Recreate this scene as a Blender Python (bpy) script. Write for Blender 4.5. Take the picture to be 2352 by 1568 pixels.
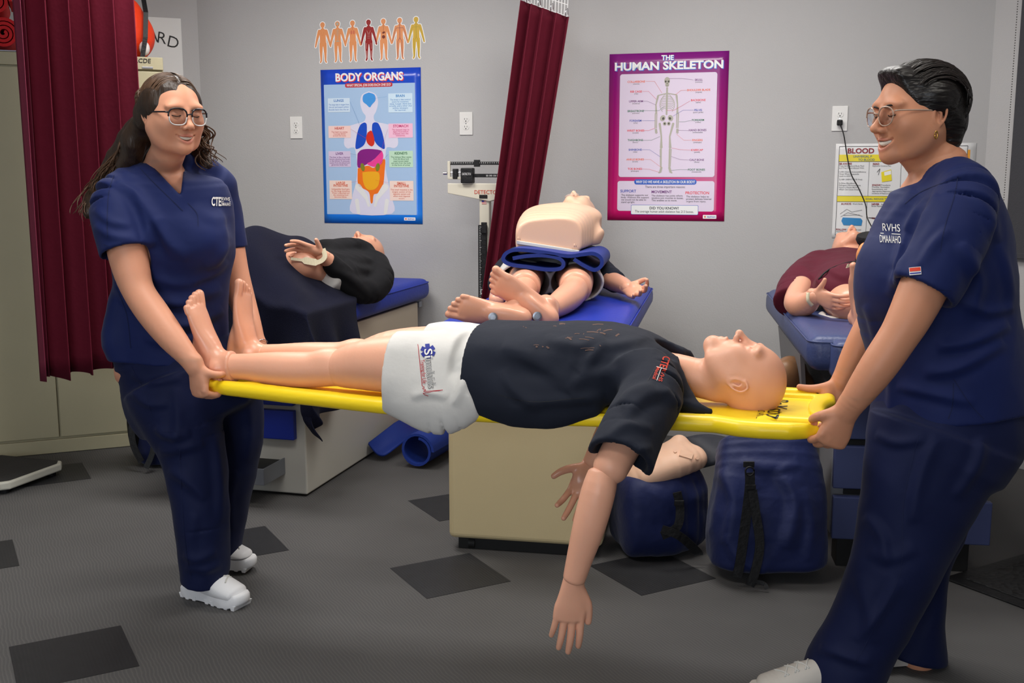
import bpy, bmesh, math, random
import numpy as np
from mathutils import Vector, Matrix
from mathutils.bvhtree import BVHTree

for _o in list(bpy.data.objects): bpy.data.objects.remove(_o, do_unlink=True)
SC = bpy.context.scene
COL = SC.collection
R = math.radians
# ------------------------------------------------------------------ camera
FPX, PITCH, CAMH = 2450.0, R(8.9), 1.35
_cd = bpy.data.cameras.new('camera')
_cd.sensor_width = 36.0; _cd.lens = 36.0 * FPX / 2352.0; _cd.clip_start = 0.05; _cd.clip_end = 60
CAM = bpy.data.objects.new('camera', _cd); COL.objects.link(CAM)
CAM.location = (0, 0, CAMH); CAM.rotation_euler = (R(90) - PITCH, 0, 0)
SC.camera = CAM
# ------------------------------------------------------------------ world, lights, exposure
SC.view_settings.view_transform = 'Standard'; SC.view_settings.look = 'None'
SC.view_settings.gamma = 1.0; SC.view_settings.use_curve_mapping = False
SC.view_settings.exposure = 0.0
_w = bpy.data.worlds.new('world'); SC.world = _w; _w.use_nodes = True
_w.node_tree.nodes['Background'].inputs[0].default_value = (0.9, 0.95, 1.0, 1)
_w.node_tree.nodes['Background'].inputs[1].default_value = 0.05
CEIL = 2.74
PANELS = [(-1.15, 4.4, 37), (0.75, 3.95, 31), (-0.75, 2.7, 22), (1.3, 2.0, 4), (-0.9, 0.6, 12)]   # ceiling troffers: x, y, watts
RTH = R(15.2)                                     # the room is turned 15.2 degrees to the camera
for (_x, _y, _p) in PANELS:
    _l = bpy.data.lights.new('troffer_light', 'AREA'); _l.shape = 'RECTANGLE'; _l.size = 1.15; _l.size_y = 0.55
    _l.energy = _p; _l.color = (1.0, 0.98, 0.955)
    _o = bpy.data.objects.new('troffer_light', _l); COL.objects.link(_o)
    _o.location = (_x, _y, CEIL - 0.035); _o.rotation_euler = (0, 0, -RTH)
_l = bpy.data.lights.new('window_daylight', 'AREA'); _l.shape = 'RECTANGLE'; _l.size = 1.7; _l.size_y = 1.15; _l.energy = 46; _l.color = (0.90, 0.95, 1.0)
_o = bpy.data.objects.new('window_daylight', _l); COL.objects.link(_o); _o.location = (-1.1, -1.93, 1.55); _o.rotation_euler = (R(90), 0, 0)   # daylight through the window behind the camera
# ------------------------------------------------------------------ helpers: geometry
_c, _s = math.cos(PITCH), math.sin(PITCH)
def V(*a): return np.array(a, float)
def ray(x, y):
    u = (x - 1176) / FPX; v = (y - 784) / FPX
    return V(u, _c - v * _s, -_s - v * _c)
def at(x, y, Y):                                  # a photo pixel at a real distance Y from the camera
    r = ray(x, y); return V(0, 0, CAMH) + r * (Y / r[1])
def atz(x, y, z):
    r = ray(x, y); return V(0, 0, CAMH) + r * ((z - CAMH) / r[2])
def mpp(Y, z=1.0):                                # metres per pixel at distance Y, height z
    return (Y * _c - (z - CAMH) * _s) / FPX
E1 = V(math.cos(RTH), -math.sin(RTH), 0); EN = V(math.sin(RTH), math.cos(RTH), 0); WD = 5.464
UP = V(0, 0, 1)
def W(s, z, off=0.0): return E1 * s + EN * (WD - off) + UP * z
def nrm(v): v = np.asarray(v, float); return v / (np.linalg.norm(v) + 1e-12)
def lin(c):
    c = np.asarray(c, float) / 255.0
    return tuple(np.where(c <= 0.04045, c / 12.92, ((c + 0.055) / 1.055) ** 2.4))

# ------------------------------------------------------------------ helpers: materials
MATS = {}
def mat(name, col, rough=0.6, spec=0.4, bump=0.0, bscale=80.0, var=0.0, vscale=6.0, metal=0.0, sss=0.0, sheen=0.0,
        emit=0.0, alpha=1.0, trans=0.0, ior=1.45, vcol=False, stretch=None, coat=0.0, kind='noise', detail=3.0):
    if name in MATS: return MATS[name]
    m = bpy.data.materials.new(name); m.use_nodes = True; nt = m.node_tree; n = nt.nodes; l = nt.links
    b = n['Principled BSDF']; c = (*lin(col), 1)
    b.inputs['Base Color'].default_value = c; b.inputs['Roughness'].default_value = rough
    b.inputs['Specular IOR Level'].default_value = spec; b.inputs['Metallic'].default_value = metal
    b.inputs['IOR'].default_value = ior
    if sss: b.inputs['Subsurface Weight'].default_value = sss; b.inputs['Subsurface Radius'].default_value = (.9, .35, .2); b.inputs['Subsurface Scale'].default_value = .008
    if sheen: b.inputs['Sheen Weight'].default_value = sheen; b.inputs['Sheen Roughness'].default_value = .5
    if coat: b.inputs['Coat Weight'].default_value = coat; b.inputs['Coat Roughness'].default_value = .12
    if emit: b.inputs['Emission Color'].default_value = c; b.inputs['Emission Strength'].default_value = emit
    if trans: b.inputs['Transmission Weight'].default_value = trans
    if alpha < 1: b.inputs['Alpha'].default_value = alpha
    co = n.new('ShaderNodeTexCoord'); mp = n.new('ShaderNodeMapping'); l.new(co.outputs['Object'], mp.inputs['Vector'])
    if stretch: mp.inputs['Scale'].default_value = stretch
    src = None
    if vcol:
        a = n.new('ShaderNodeVertexColor'); a.layer_name = 'Col'; src = a.outputs['Color']; l.new(src, b.inputs['Base Color'])
    if var:
        t = n.new('ShaderNodeTexNoise'); t.inputs['Scale'].default_value = vscale; t.inputs['Detail'].default_value = 4
        l.new(mp.outputs[0], t.inputs['Vector'])
        r = n.new('ShaderNodeMapRange'); r.inputs[1].default_value = .25; r.inputs[2].default_value = .75
        r.inputs[3].default_value = 1 - var; r.inputs[4].default_value = 1 + var
        l.new(t.outputs[0], r.inputs[0])
        x = n.new('ShaderNodeVectorMath'); x.operation = 'SCALE'; x.inputs[0].default_value = c[:3]
        if src: l.new(src, x.inputs[0])
        l.new(r.outputs[0], x.inputs['Scale']); l.new(x.outputs[0], b.inputs['Base Color'])
    if bump:
        if kind == 'wave':
            t = n.new('ShaderNodeTexWave'); t.inputs['Scale'].default_value = bscale; t.inputs['Distortion'].default_value = 1.5; t.inputs['Detail'].default_value = 2
        elif kind == 'voronoi':
            t = n.new('ShaderNodeTexVoronoi'); t.inputs['Scale'].default_value = bscale
        else:
            t = n.new('ShaderNodeTexNoise'); t.inputs['Scale'].default_value = bscale; t.inputs['Detail'].default_value = detail
        l.new(mp.outputs[0], t.inputs['Vector'])
        bp = n.new('ShaderNodeBump'); bp.inputs['Strength'].default_value = bump; bp.inputs['Distance'].default_value = .01
        l.new(t.outputs[0], bp.inputs['Height']); l.new(bp.outputs[0], b.inputs['Normal'])
    MATS[name] = m; return m

# ------------------------------------------------------------------ helpers: objects
MW = {}
def empty(name, loc=(0, 0, 0), rz=0.0, label=None, cat=None, group=None, rot=None):
    o = bpy.data.objects.new(name, None); COL.objects.link(o); o.empty_display_size = .1
    o.location = tuple(loc); o.rotation_euler = rot if rot else (0, 0, rz)
    MW[o] = Matrix.Translation(Vector(tuple(loc))) @ o.rotation_euler.to_matrix().to_4x4()
    return tag(o, label, cat, group)
def tag(o, label=None, cat=None, group=None, kind=None):
    if label: o['label'] = label
    if cat: o['category'] = cat
    if group: o['group'] = group
    if kind: o['kind'] = kind
    return o
class MB:
    def __init__(s): s.v = []; s.f = []
    def add(s, v, f):
        k = len(s.v); s.v += [tuple(map(float, p)) for p in v]; s.f += [tuple(i + k for i in q) for q in f]; return s
    def box(s, c, d, M=None):
        c = np.array(c, float); h = np.array(d, float) / 2
        v = [c + h * V(a, b, e) for a in (-1, 1) for b in (-1, 1) for e in (-1, 1)]
        if M is not None: v = [M(p) for p in v]
        return s.add(v, [(0, 1, 3, 2), (4, 6, 7, 5), (0, 4, 5, 1), (2, 3, 7, 6), (0, 2, 6, 4), (1, 5, 7, 3)])
    def tube(s, pts, r, n=8, caps=True, flat=1.0, up=None):
        pts = [np.array(p, float) for p in pts]; m = len(pts)
        rr = r if hasattr(r, '__len__') else [r] * m
        T = [nrm(pts[min(i + 1, m - 1)] - pts[max(i - 1, 0)]) for i in range(m)]
        a = np.array(up, float) if up is not None else (V(0, 0, 1) if abs(T[0][2]) < .9 else V(1, 0, 0))
        vs = []
        for i in range(m):
            u = nrm(np.cross(T[i], a)); w = np.cross(u, T[i]); a = w if up is None else a
            for j in range(n):
                t = 2 * math.pi * j / n; vs.append(pts[i] + rr[i] * (math.cos(t) * u + flat * math.sin(t) * w))
        fs = [(i * n + j, i * n + (j + 1) % n, (i + 1) * n + (j + 1) % n, (i + 1) * n + j) for i in range(m - 1) for j in range(n)]
        if caps: fs += [tuple(range(n))[::-1], tuple(range((m - 1) * n, m * n))]
        return s.add(vs, fs)
    def strip(s, pts, w, th, up):                  # flat strap along pts, width w across, thickness th along up
        pts = [np.array(p, float) for p in pts]; m = len(pts); up = nrm(up); vs = []
        for i in range(m):
            t = nrm(pts[min(i + 1, m - 1)] - pts[max(i - 1, 0)]); u = nrm(np.cross(t, up)); k = np.cross(u, t)
            ww = w[i] if hasattr(w, '__len__') else w
            vs += [pts[i] + u * ww / 2 - k * th / 2, pts[i] - u * ww / 2 - k * th / 2, pts[i] - u * ww / 2 + k * th / 2, pts[i] + u * ww / 2 + k * th / 2]
        fs = [(i * 4 + j, i * 4 + (j + 1) % 4, i * 4 + 4 + (j + 1) % 4, i * 4 + 4 + j) for i in range(m - 1) for j in range(4)]
        return s.add(vs, fs + [(3, 2, 1, 0), tuple(range(4 * m - 4, 4 * m))])
    def lathe(s, prof, n=24, c=(0, 0, 0), axis=None):
        c = np.array(c, float); ax = nrm(axis) if axis is not None else UP
        u = nrm(np.cross(ax, V(1, 0, 0) if abs(ax[0]) < .9 else V(0, 1, 0))); w = np.cross(ax, u); vs = []
        for (r, z) in prof:
            for j in range(n):
                t = 2 * math.pi * j / n; vs.append(c + ax * z + r * (math.cos(t) * u + math.sin(t) * w))
        m = len(prof)
        fs = [(i * n + j, i * n + (j + 1) % n, (i + 1) * n + (j + 1) % n, (i + 1) * n + j) for i in range(m - 1) for j in range(n)]
        return s.add(vs, fs + [tuple(range(n))[::-1], tuple(range((m - 1) * n, m * n))])
    def ell(s, c, r, n=16, m=10, Mx=None):
        vs = []
        for i in range(m + 1):
            p = math.pi * i / m
            for j in range(n):
                t = 2 * math.pi * j / n
                q = V(r[0] * math.sin(p) * math.cos(t), r[1] * math.sin(p) * math.sin(t), r[2] * math.cos(p))
                vs.append(np.array(c, float) + (Mx @ q if Mx is not None else q))
        return s.add(vs, [(i * n + j, (i + 1) * n + j, (i + 1) * n + (j + 1) % n, i * n + (j + 1) % n) for i in range(m) for j in range(n)])
    def prism(s, poly, d, fr=None):                # poly in local x,z; thickness d along +y ; fr maps (x,y,z)->point
        n = len(poly); vs = [V(p[0], 0, p[1]) for p in poly] + [V(p[0], d, p[1]) for p in poly]
        if fr: vs = [fr(p) for p in vs]
        return s.add(vs, [tuple(range(n)), tuple(range(2 * n - 1, n - 1, -1))] + [(i, i + n, (i + 1) % n + n, (i + 1) % n) for i in range(n)])
def fixn(me):
    bm = bmesh.new(); bm.from_mesh(me); bmesh.ops.recalc_face_normals(bm, faces=bm.faces); bm.to_mesh(me); bm.free()
def obj(name, mb, m, parent=None, smooth=False, bevel=0.0, world=False, fix=True, label=None, cat=None, group=None, kind=None, seg=2, sub=0, auto=None, solid=0.0):
    me = bpy.data.meshes.new(name)
    if isinstance(mb, MB): me.from_pydata(mb.v, [], mb.f)
    else: me.from_pydata(mb[0], [], mb[1])
    if fix: fixn(me)
    o = bpy.data.objects.new(name, me); COL.objects.link(o)
    if m is not None: me.materials.append(m)
    if smooth: me.polygons.foreach_set('use_smooth', [True] * len(me.polygons))
    if auto is not None: me.set_sharp_from_angle(angle=R(auto))
    if parent is not None:
        o.parent = parent
        if world: me.transform(MW[parent].inverted())
        MW[o] = MW[parent]
    if solid: md = o.modifiers.new('solid', 'SOLIDIFY'); md.thickness = solid; md.offset = 0
    if bevel: md = o.modifiers.new('bevel', 'BEVEL'); md.width = bevel; md.segments = seg; md.limit_method = 'ANGLE'; md.angle_limit = R(40)
    if sub: md = o.modifiers.new('sub', 'SUBSURF'); md.levels = sub; md.render_levels = sub
    me.update(); return tag(o, label, cat, group, kind)
def box(name, c, d, m, parent=None, bevel=.002, **k): return obj(name, MB().box(c, d), m, parent, bevel=bevel, **k)

# ------------------------------------------------------------------ helpers: signed-distance modelling (smoothly blended volumes -> one mesh)
def catmull(P, sub):
    P = np.array(P, float); n = len(P)
    if sub <= 1 or n < 3: return P
    out = []
    for i in range(n - 1):
        p0 = P[max(i - 1, 0)]; p1 = P[i]; p2 = P[i + 1]; p3 = P[min(i + 2, n - 1)]
        for k in range(sub):
            t = k / sub
            out.append(.5 * (2 * p1 + (p2 - p0) * t + (2 * p0 - 5 * p1 + 4 * p2 - p3) * t * t + (3 * p1 - p0 - 3 * p2 + p3) * t ** 3))
    out.append(P[-1]); return np.array(out)
class SDF:
    def __init__(s): s.pr = []
    def limb(s, nodes, side=(1, 0, 0), k=.01, cap=1.0, sub=3, op='u', sq=2.0):
        # nodes: (pos, ru, rv) ; ru along side
        A = np.array([[*n[0], n[1], n[2] if len(n) > 2 else n[1]] for n in nodes], float)
        s.pr.append(('limb', catmull(A, sub), np.array(side, float), k, cap, op, sq)); return s
    def ell(s, c, r, Mx=None, k=.01, op='u'):
        r = np.array(r if hasattr(r, '__len__') else [r] * 3, float)
        s.pr.append(('ell', np.array(c, float), r, np.eye(3) if Mx is None else np.array(Mx, float), k, 0, op)); return s
    def fn(s, f, k=.004, op='s'): s.pr.append(('fn', f, k, op)); return s
    def bounds(s):
        lo = np.full(3, 1e9); hi = -lo
        for p in s.pr:
            if p[0] == 'limb' and p[5] == 'u':
                r = p[1][:, 3:5].max(1)[:, None]; lo = np.minimum(lo, (p[1][:, :3] - r).min(0)); hi = np.maximum(hi, (p[1][:, :3] + r).max(0))
            if p[0] == 'ell' and p[6] == 'u': lo = np.minimum(lo, p[1] - p[2].max()); hi = np.maximum(hi, p[1] + p[2].max())
        return lo, hi
    def field(s, vox, lo, hi):
        n = np.ceil((hi - lo) / vox).astype(int) + 1
        D = np.full(n, 1.0, np.float32)
        X = [(lo[i] + vox * np.arange(n[i])).astype(np.float32) for i in range(3)]
        def sub(a, b):
            i0 = np.clip(np.floor((a - lo) / vox).astype(int), 0, n); i1 = np.clip(np.ceil((b - lo) / vox).astype(int) + 1, 0, n)
            if (i1 <= i0).any(): return None
            return tuple(slice(i0[j], i1[j]) for j in range(3))
        def comb(sl, d, k, op):
            cur = D[sl]
            if op == 'u': h = np.maximum(k - np.abs(cur - d), 0) / max(k, 1e-6); D[sl] = np.minimum(cur, d) - h * h * k * .25
            else:
                d = -d
                if op == 'i': d = -d
                h = np.maximum(k - np.abs(cur - d), 0) / max(k, 1e-6); D[sl] = np.maximum(cur, d) + h * h * k * .25
        for p in s.pr:
            if p[0] == 'limb':
                _, A, side, k, cap, op, sq = p; m = k + 3 * vox
                r = A[:, 3:5].max(1)[:, None]
                sl = sub((A[:, :3] - r).min(0) - m, (A[:, :3] + r).max(0) + m)
                if sl is None: continue
                acc = np.full([q.stop - q.start for q in sl], 1.0, np.float32)
                for i in range(len(A) - 1):
                    a, b = A[i], A[i + 1]; rm = max(a[3:5].max(), b[3:5].max()) + m
                    s2 = sub(np.minimum(a[:3], b[:3]) - rm, np.maximum(a[:3], b[:3]) + rm)
                    if s2 is None: continue
                    s2 = tuple(slice(max(s2[j].start, sl[j].start), min(s2[j].stop, sl[j].stop)) for j in range(3))
                    if any(q.stop <= q.start for q in s2): continue
                    ax = b[:3] - a[:3]; L = np.linalg.norm(ax)
                    if L < 1e-7: continue
                    ax = ax / L; sd = side - ax * (side @ ax)
                    if np.linalg.norm(sd) < 1e-3: sd = np.cross(ax, V(0, 0, 1) if abs(ax[2]) < .9 else V(0, 1, 0))
                    sd = nrm(sd); nd = np.cross(ax, sd)
                    x = X[0][s2[0]][:, None, None] - np.float32(a[0]); y = X[1][s2[1]][None, :, None] - np.float32(a[1]); z = X[2][s2[2]][None, None, :] - np.float32(a[2])
                    f32 = lambda v: [np.float32(q) for q in v]
                    e, u, w = f32(ax), f32(sd), f32(nd)
                    pa = x * e[0] + y * e[1] + z * e[2]; du = x * u[0] + y * u[1] + z * u[2]; dn = x * w[0] + y * w[1] + z * w[2]
                    t = np.clip(pa / np.float32(L), 0, 1); da = pa - t * np.float32(L)
                    ru = a[3] + (b[3] - a[3]) * t; rv = a[4] + (b[4] - a[4]) * t; ra = np.minimum(ru, rv) * np.float32(cap)
                    l = np.sqrt(du * du + dn * dn + da * da) + 1e-7
                    if sq == 2.0: q = np.sqrt((du / ru) ** 2 + (dn / rv) ** 2 + (da / ra) ** 2) + 1e-7
                    else: q = (np.abs(du / ru) ** sq + np.abs(dn / rv) ** sq + np.abs(da / ra) ** sq) ** (1 / sq) + 1e-7
                    dd = l - l / q
                    ls = tuple(slice(s2[j].start - sl[j].start, s2[j].stop - sl[j].start) for j in range(3))
                    acc[ls] = np.minimum(acc[ls], dd)
                comb(sl, acc, k, op)
            elif p[0] == 'ell':
                _, c, r, Mx, k, _x, op = p; m = k + 3 * vox
                sl = sub(c - r.max() - m, c + r.max() + m)
                if sl is None: continue
                x = X[0][sl[0]][:, None, None] - np.float32(c[0]); y = X[1][sl[1]][None, :, None] - np.float32(c[1]); z = X[2][sl[2]][None, None, :] - np.float32(c[2])
                l2 = 0; q2 = 0
                for j in range(3):
                    d = x * np.float32(Mx[0, j]) + y * np.float32(Mx[1, j]) + z * np.float32(Mx[2, j]); l2 = l2 + d * d; q2 = q2 + (d / np.float32(r[j])) ** 2
                l = np.sqrt(l2) + 1e-7; comb(sl, l - l / (np.sqrt(q2) + 1e-7), k, op)
            else:
                _, f, k, op = p
                full = tuple(slice(0, q) for q in n)
                x = X[0][:, None, None]; y = X[1][None, :, None]; z = X[2][None, None, :]
                if op == 'd': D += f(x, y, z).astype(np.float32) * np.ones_like(D)
                else: comb(full, (f(x, y, z) * np.ones(n, np.float32)).astype(np.float32), k, op)
        return D, n
    def mesh(s, vox, lo=None, hi=None, pad=None):
        l, h = s.bounds(); pad = 3 * vox if pad is None else pad
        lo = l - pad if lo is None else np.maximum(np.array(lo, float), l - pad); hi = h + pad if hi is None else np.minimum(np.array(hi, float), h + pad)
        D, n = s.field(vox, lo, hi)
        return surfnet(D, vox, lo)
def surfnet(D, vox, lo):
    n = D.shape; S = D < 0
    cs = np.zeros((n[0] - 1, n[1] - 1, n[2] - 1), np.int8)
    for a in (0, 1):
        for b in (0, 1):
            for c in (0, 1): cs += S[a:n[0] - 1 + a, b:n[1] - 1 + b, c:n[2] - 1 + c]
    cell = (cs > 0) & (cs < 8)
    idx = np.argwhere(cell); N = len(idx)
    if N == 0: return np.zeros((0, 3)), np.zeros((0, 4), int)
    gid = np.full(cell.shape, -1, np.int64); gid[cell] = np.arange(N)
    acc = np.zeros((N, 3)); cnt = np.zeros(N)
    for ax in range(3):
        o = [i for i in range(3) if i != ax]
        for a in (0, 1):
            for b in (0, 1):
                i0 = idx.copy(); i0[:, o[0]] += a; i0[:, o[1]] += b; i1 = i0.copy(); i1[:, ax] += 1
                d0 = D[tuple(i0.T)]; d1 = D[tuple(i1.T)]; c = (d0 < 0) != (d1 < 0)
                t = d0[c] / (d0[c] - d1[c]); p = i0[c].astype(float); p[:, ax] += t
                acc[c] += p; cnt[c] += 1
    G = acc / cnt[:, None]
    def smp(g):
        g = np.clip(g, 0, np.array(n) - 1.001); i = g.astype(int); f = g - i; r = 0
        for a in (0, 1):
            for b in (0, 1):
                for c in (0, 1):
                    w = (f[:, 0] if a else 1 - f[:, 0]) * (f[:, 1] if b else 1 - f[:, 1]) * (f[:, 2] if c else 1 - f[:, 2])
                    r = r + w * D[i[:, 0] + a, i[:, 1] + b, i[:, 2] + c]
        return r
    for _ in range(2):
        d = smp(G); g = np.stack([smp(G + e) - smp(G - e) for e in np.eye(3) * .7], 1) / 1.4
        stp = -(d / np.maximum((g * g).sum(1), 1e-8))[:, None] * g
        ln = np.linalg.norm(stp, axis=1, keepdims=True); G = G + stp * np.minimum(1, .6 / np.maximum(ln, 1e-9))
    F = []
    for ax in range(3):
        o1, o2 = (ax + 1) % 3, (ax + 2) % 3
        a0 = [slice(None)] * 3; a1 = [slice(None)] * 3; a0[ax] = slice(0, n[ax] - 1); a1[ax] = slice(1, n[ax])
        S0 = S[tuple(a0)]; S1 = S[tuple(a1)]; ch = S0 != S1
        e = np.argwhere(ch); e = e[(e[:, o1] > 0) & (e[:, o2] > 0) & (e[:, o1] < n[o1] - 1) & (e[:, o2] < n[o2] - 1)]
        def g(da, db):
            q = e.copy(); q[:, o1] -= da; q[:, o2] -= db; return gid[tuple(q.T)]
        q = np.stack([g(0, 0), g(1, 0), g(1, 1), g(0, 1)], 1)
        fl = S0[tuple(e.T)]; q[~fl] = q[~fl][:, ::-1]; F.append(q)
    F = np.concatenate(F); F = F[(F >= 0).all(1)]
    return G * vox + lo, F
def join(parts):
    v = []; f = []; k = 0
    for a, b in parts: v.append(a); f.append(np.asarray(b) + k); k += len(a)
    return np.concatenate(v), np.concatenate(f)
def sobj(name, vf, m, parent, colfn=None, label=None, **kw):
    v, f = vf
    me = bpy.data.meshes.new(name); v = np.asarray(v, float)
    Mi = MW[parent].inverted() if parent is not None else Matrix.Identity(4)
    A = np.array(Mi); lv = v @ A[:3, :3].T + A[:3, 3]
    f = np.asarray(f, np.int32); nf, nk = f.shape
    me.vertices.add(len(lv)); me.vertices.foreach_set('co', lv.astype(np.float32).ravel())
    me.loops.add(nf * nk); me.loops.foreach_set('vertex_index', f.ravel())
    me.polygons.add(nf); me.polygons.foreach_set('loop_start', np.arange(0, nf * nk, nk, dtype=np.int32)); me.polygons.foreach_set('loop_total', np.full(nf, nk, np.int32))
    me.polygons.foreach_set('use_smooth', np.ones(nf, bool)); me.update(calc_edges=True); me.validate()
    me.materials.append(m)
    if colfn is not None:
        c = np.ones((len(v), 4), np.float32); c[:, :3] = colfn(v)
        at_ = me.color_attributes.new('Col', 'FLOAT_COLOR', 'POINT'); at_.data.foreach_set('color', c.ravel())
    o = bpy.data.objects.new(name, me); COL.objects.link(o)
    if name in ('shirt', 'shorts', 'scrub_top', 'scrub_trousers', 'sweatshirt'): md = o.modifiers.new('relax', 'SMOOTH'); md.factor = .5; md.iterations = 4
    if parent is not None: o.parent = parent; MW[o] = MW[parent]
    return tag(o, label, **kw)
def bvh(vf): return BVHTree.FromPolygons([tuple(p) for p in vf[0]], [tuple(int(i) for i in q) for q in vf[1]])
def sst(x, a, b): t = np.clip((x - a) / (b - a), 0, 1); return t * t * (3 - 2 * t)
def wrinkle(amp, seeds, freq=9.0, aniso=(1, 1, 1)):
    rg = np.random.RandomState(seeds); K = []
    for i in range(9):
        d = nrm(rg.randn(3)) * np.array(aniso) * freq * (0.6 + 1.4 * rg.rand()); K.append((d, rg.rand() * 6.28, nrm(rg.randn(3)) * freq * .7, rg.rand() * 6.28, rg.rand() * .7 + .3))
    def f(x, y, z):
        r = 0
        for d, ph, w, p2, a in K:
            q = x * np.float32(d[0] * 6.28) + y * np.float32(d[1] * 6.28) + z * np.float32(d[2] * 6.28) + np.float32(ph)
            q = q + 1.3 * np.sin(x * np.float32(w[0] * 6.28) + y * np.float32(w[1] * 6.28) + z * np.float32(w[2] * 6.28) + np.float32(p2))
            r = r + a * (np.abs(np.sin(q * .5)) - .6)
        return r * np.float32(amp / 3)
    return f

def vnorm(v, f):
    n = np.cross(v[f[:, 2]] - v[f[:, 0]], v[f[:, 3]] - v[f[:, 1]]); N = np.zeros_like(v)
    for k in range(4): np.add.at(N, f[:, k], n)
    return N / (np.linalg.norm(N, axis=1, keepdims=True) + 1e-12)
def proj(v):
    z = v[:, 2] - CAMH; d = v[:, 1] * _c - z * _s
    return np.stack([1176 + FPX * v[:, 0] / d, 784 - FPX * (z * _c + v[:, 1] * _s) / d], 1)
def folds(vf, L, soft=1.0):
    '''press creases into a garment along traced lines: (points, half width in pixels, height in metres, asymmetry); only where the cloth faces the traced side'''
    v, f = vf; v = v.copy(); N = vnorm(v, f); q = proj(v); vd = v - V(0, 0, CAMH); vd /= np.linalg.norm(vd, axis=1, keepdims=True)
    fac = sst(-(N * vd).sum(1), .05, .45); D = np.zeros(len(v))
    for pts, w, h, asym in L:
        w = w * .95; h = h * .95; P = catmull([V(*p) for p in pts], 5); best = np.full(len(v), 1e9); sg = np.zeros(len(v)); tt = np.zeros(len(v)); n = len(P) - 1
        lo = P.min(0) - 4 * w; hi = P.max(0) + 4 * w; m = ((q > lo) & (q < hi)).all(1); Q = q[m]
        if not m.any(): continue
        b = np.full(len(Q), 1e9); s_ = np.zeros(len(Q)); t_ = np.zeros(len(Q))
        for i in range(n):
            a, e = P[i], P[i + 1] - P[i]; l2 = (e * e).sum() + 1e-9; t = np.clip(((Q - a) @ e) / l2, 0, 1); r = Q - a - t[:, None] * e; d = np.hypot(r[:, 0], r[:, 1]); k = d < b
            b[k] = d[k]; s_[k] = np.sign(e[0] * r[k, 1] - e[1] * r[k, 0]); t_[k] = (i + t[k]) / n
        x = b * s_ / w; prof = np.exp(-x * x) - asym * x * np.exp(-(x * x) * .6) * 1.1
        D[m] += h * prof * np.sin(np.clip(t_, .0, 1) * math.pi) ** .6
    return v + N * (D * fac * soft)[:, None], f
# ------------------------------------------------------------------ helpers: lettering and flat print
_tc = {}
def txt2d(s, bold=0.0, shear=0.0, space=1.0):
    key = (s, bold, shear, space)
    if key in _tc: return _tc[key]
    cu = bpy.data.curves.new('t', 'FONT'); cu.body = s; cu.size = 1.0; cu.offset = bold; cu.shear = shear; cu.space_character = space
    cu.resolution_u = 3; cu.fill_mode = 'FRONT'
    o = bpy.data.objects.new('t', cu); me = bpy.data.meshes.new_from_object(o)
    v = np.array([p.co[:2] for p in me.vertices]).reshape(-1, 2); f = [tuple(p.vertices) for p in me.polygons]
    bpy.data.objects.remove(o); bpy.data.curves.remove(cu); bpy.data.meshes.remove(me)
    _tc[key] = (v, f); return v, f
class Print:                                       # flat print on a local x-z sheet, front towards -y
    def __init__(s): s.mb = MB()
    def text(s, t, x, z, h, align='c', bold=.0, width=None, y=0.0, shear=0.0, arc=None, rot=0.0):
        v, f = txt2d(t, bold, shear)
        if not len(v): return s
        sc = h / .70; v = v * sc
        w = v[:, 0].max() - v[:, 0].min(); x0 = v[:, 0].min()
        if width: v[:, 0] = (v[:, 0] - x0) * (width / w) + x0; w = width; x0 = v[:, 0].min()
        v[:, 0] -= x0 + {'c': w / 2, 'l': 0, 'r': w}[align]
        if rot: c, q = math.cos(rot), math.sin(rot); v = v @ np.array([[c, q], [-q, c]])
        s.mb.add([(x + a, y, z + b) for a, b in v], f); return s
    def rect(s, x0, z0, x1, z1, y=0.0): s.mb.add([(x0, y, z0), (x1, y, z0), (x1, y, z1), (x0, y, z1)], [(0, 1, 2, 3)]); return s
    def poly(s, pts, y=0.0):
        y = y - len(s.mb.f) * 4e-6; s.mb.add([(p[0], y, p[1]) for p in pts], [tuple(range(len(pts)))]); return s
    def rrect(s, x0, z0, x1, z1, r, y=0.0, n=5):
        p = []
        for cx, cz, a in ((x1 - r, z1 - r, 0), (x0 + r, z1 - r, 90), (x0 + r, z0 + r, 180), (x1 - r, z0 + r, 270)):
            p += [(cx + r * math.cos(R(a + 90 * i / n)), cz + r * math.sin(R(a + 90 * i / n))) for i in range(n + 1)]
        return s.poly(p, y)
    def line(s, pts, w, y=0.0):
        for a, b in zip(pts[:-1], pts[1:]):
            a = V(*a); b = V(*b); t = nrm(b - a); q = V(-t[1], t[0]) * w / 2; s.poly([a + q, a - q, b - q, b + q], y)
        return s
    def cap(s, a, b, ra, rb, y=0.0, n=8):           # tapered 2-D capsule
        a = V(*a); b = V(*b); t = nrm(b - a); an = math.atan2(t[1], t[0])
        p = [b + rb * V(math.cos(an - math.pi / 2 + math.pi * i / n), math.sin(an - math.pi / 2 + math.pi * i / n)) for i in range(n + 1)]
        p += [a + ra * V(math.cos(an + math.pi / 2 + math.pi * i / n), math.sin(an + math.pi / 2 + math.pi * i / n)) for i in range(n + 1)]
        return s.poly(p, y)
    def ellipse(s, x, z, a, b, y=0.0, n=20, rot=0.0):
        c, q = math.cos(rot), math.sin(rot)
        return s.poly([(x + a * math.cos(t) * c - b * math.sin(t) * q, z + a * math.cos(t) * q + b * math.sin(t) * c) for t in np.linspace(0, 2 * math.pi, n, endpoint=False)], y)
    def out(s, name, m, parent, **k): return obj(name, s.mb, m, parent, fix=False, **k)
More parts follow.
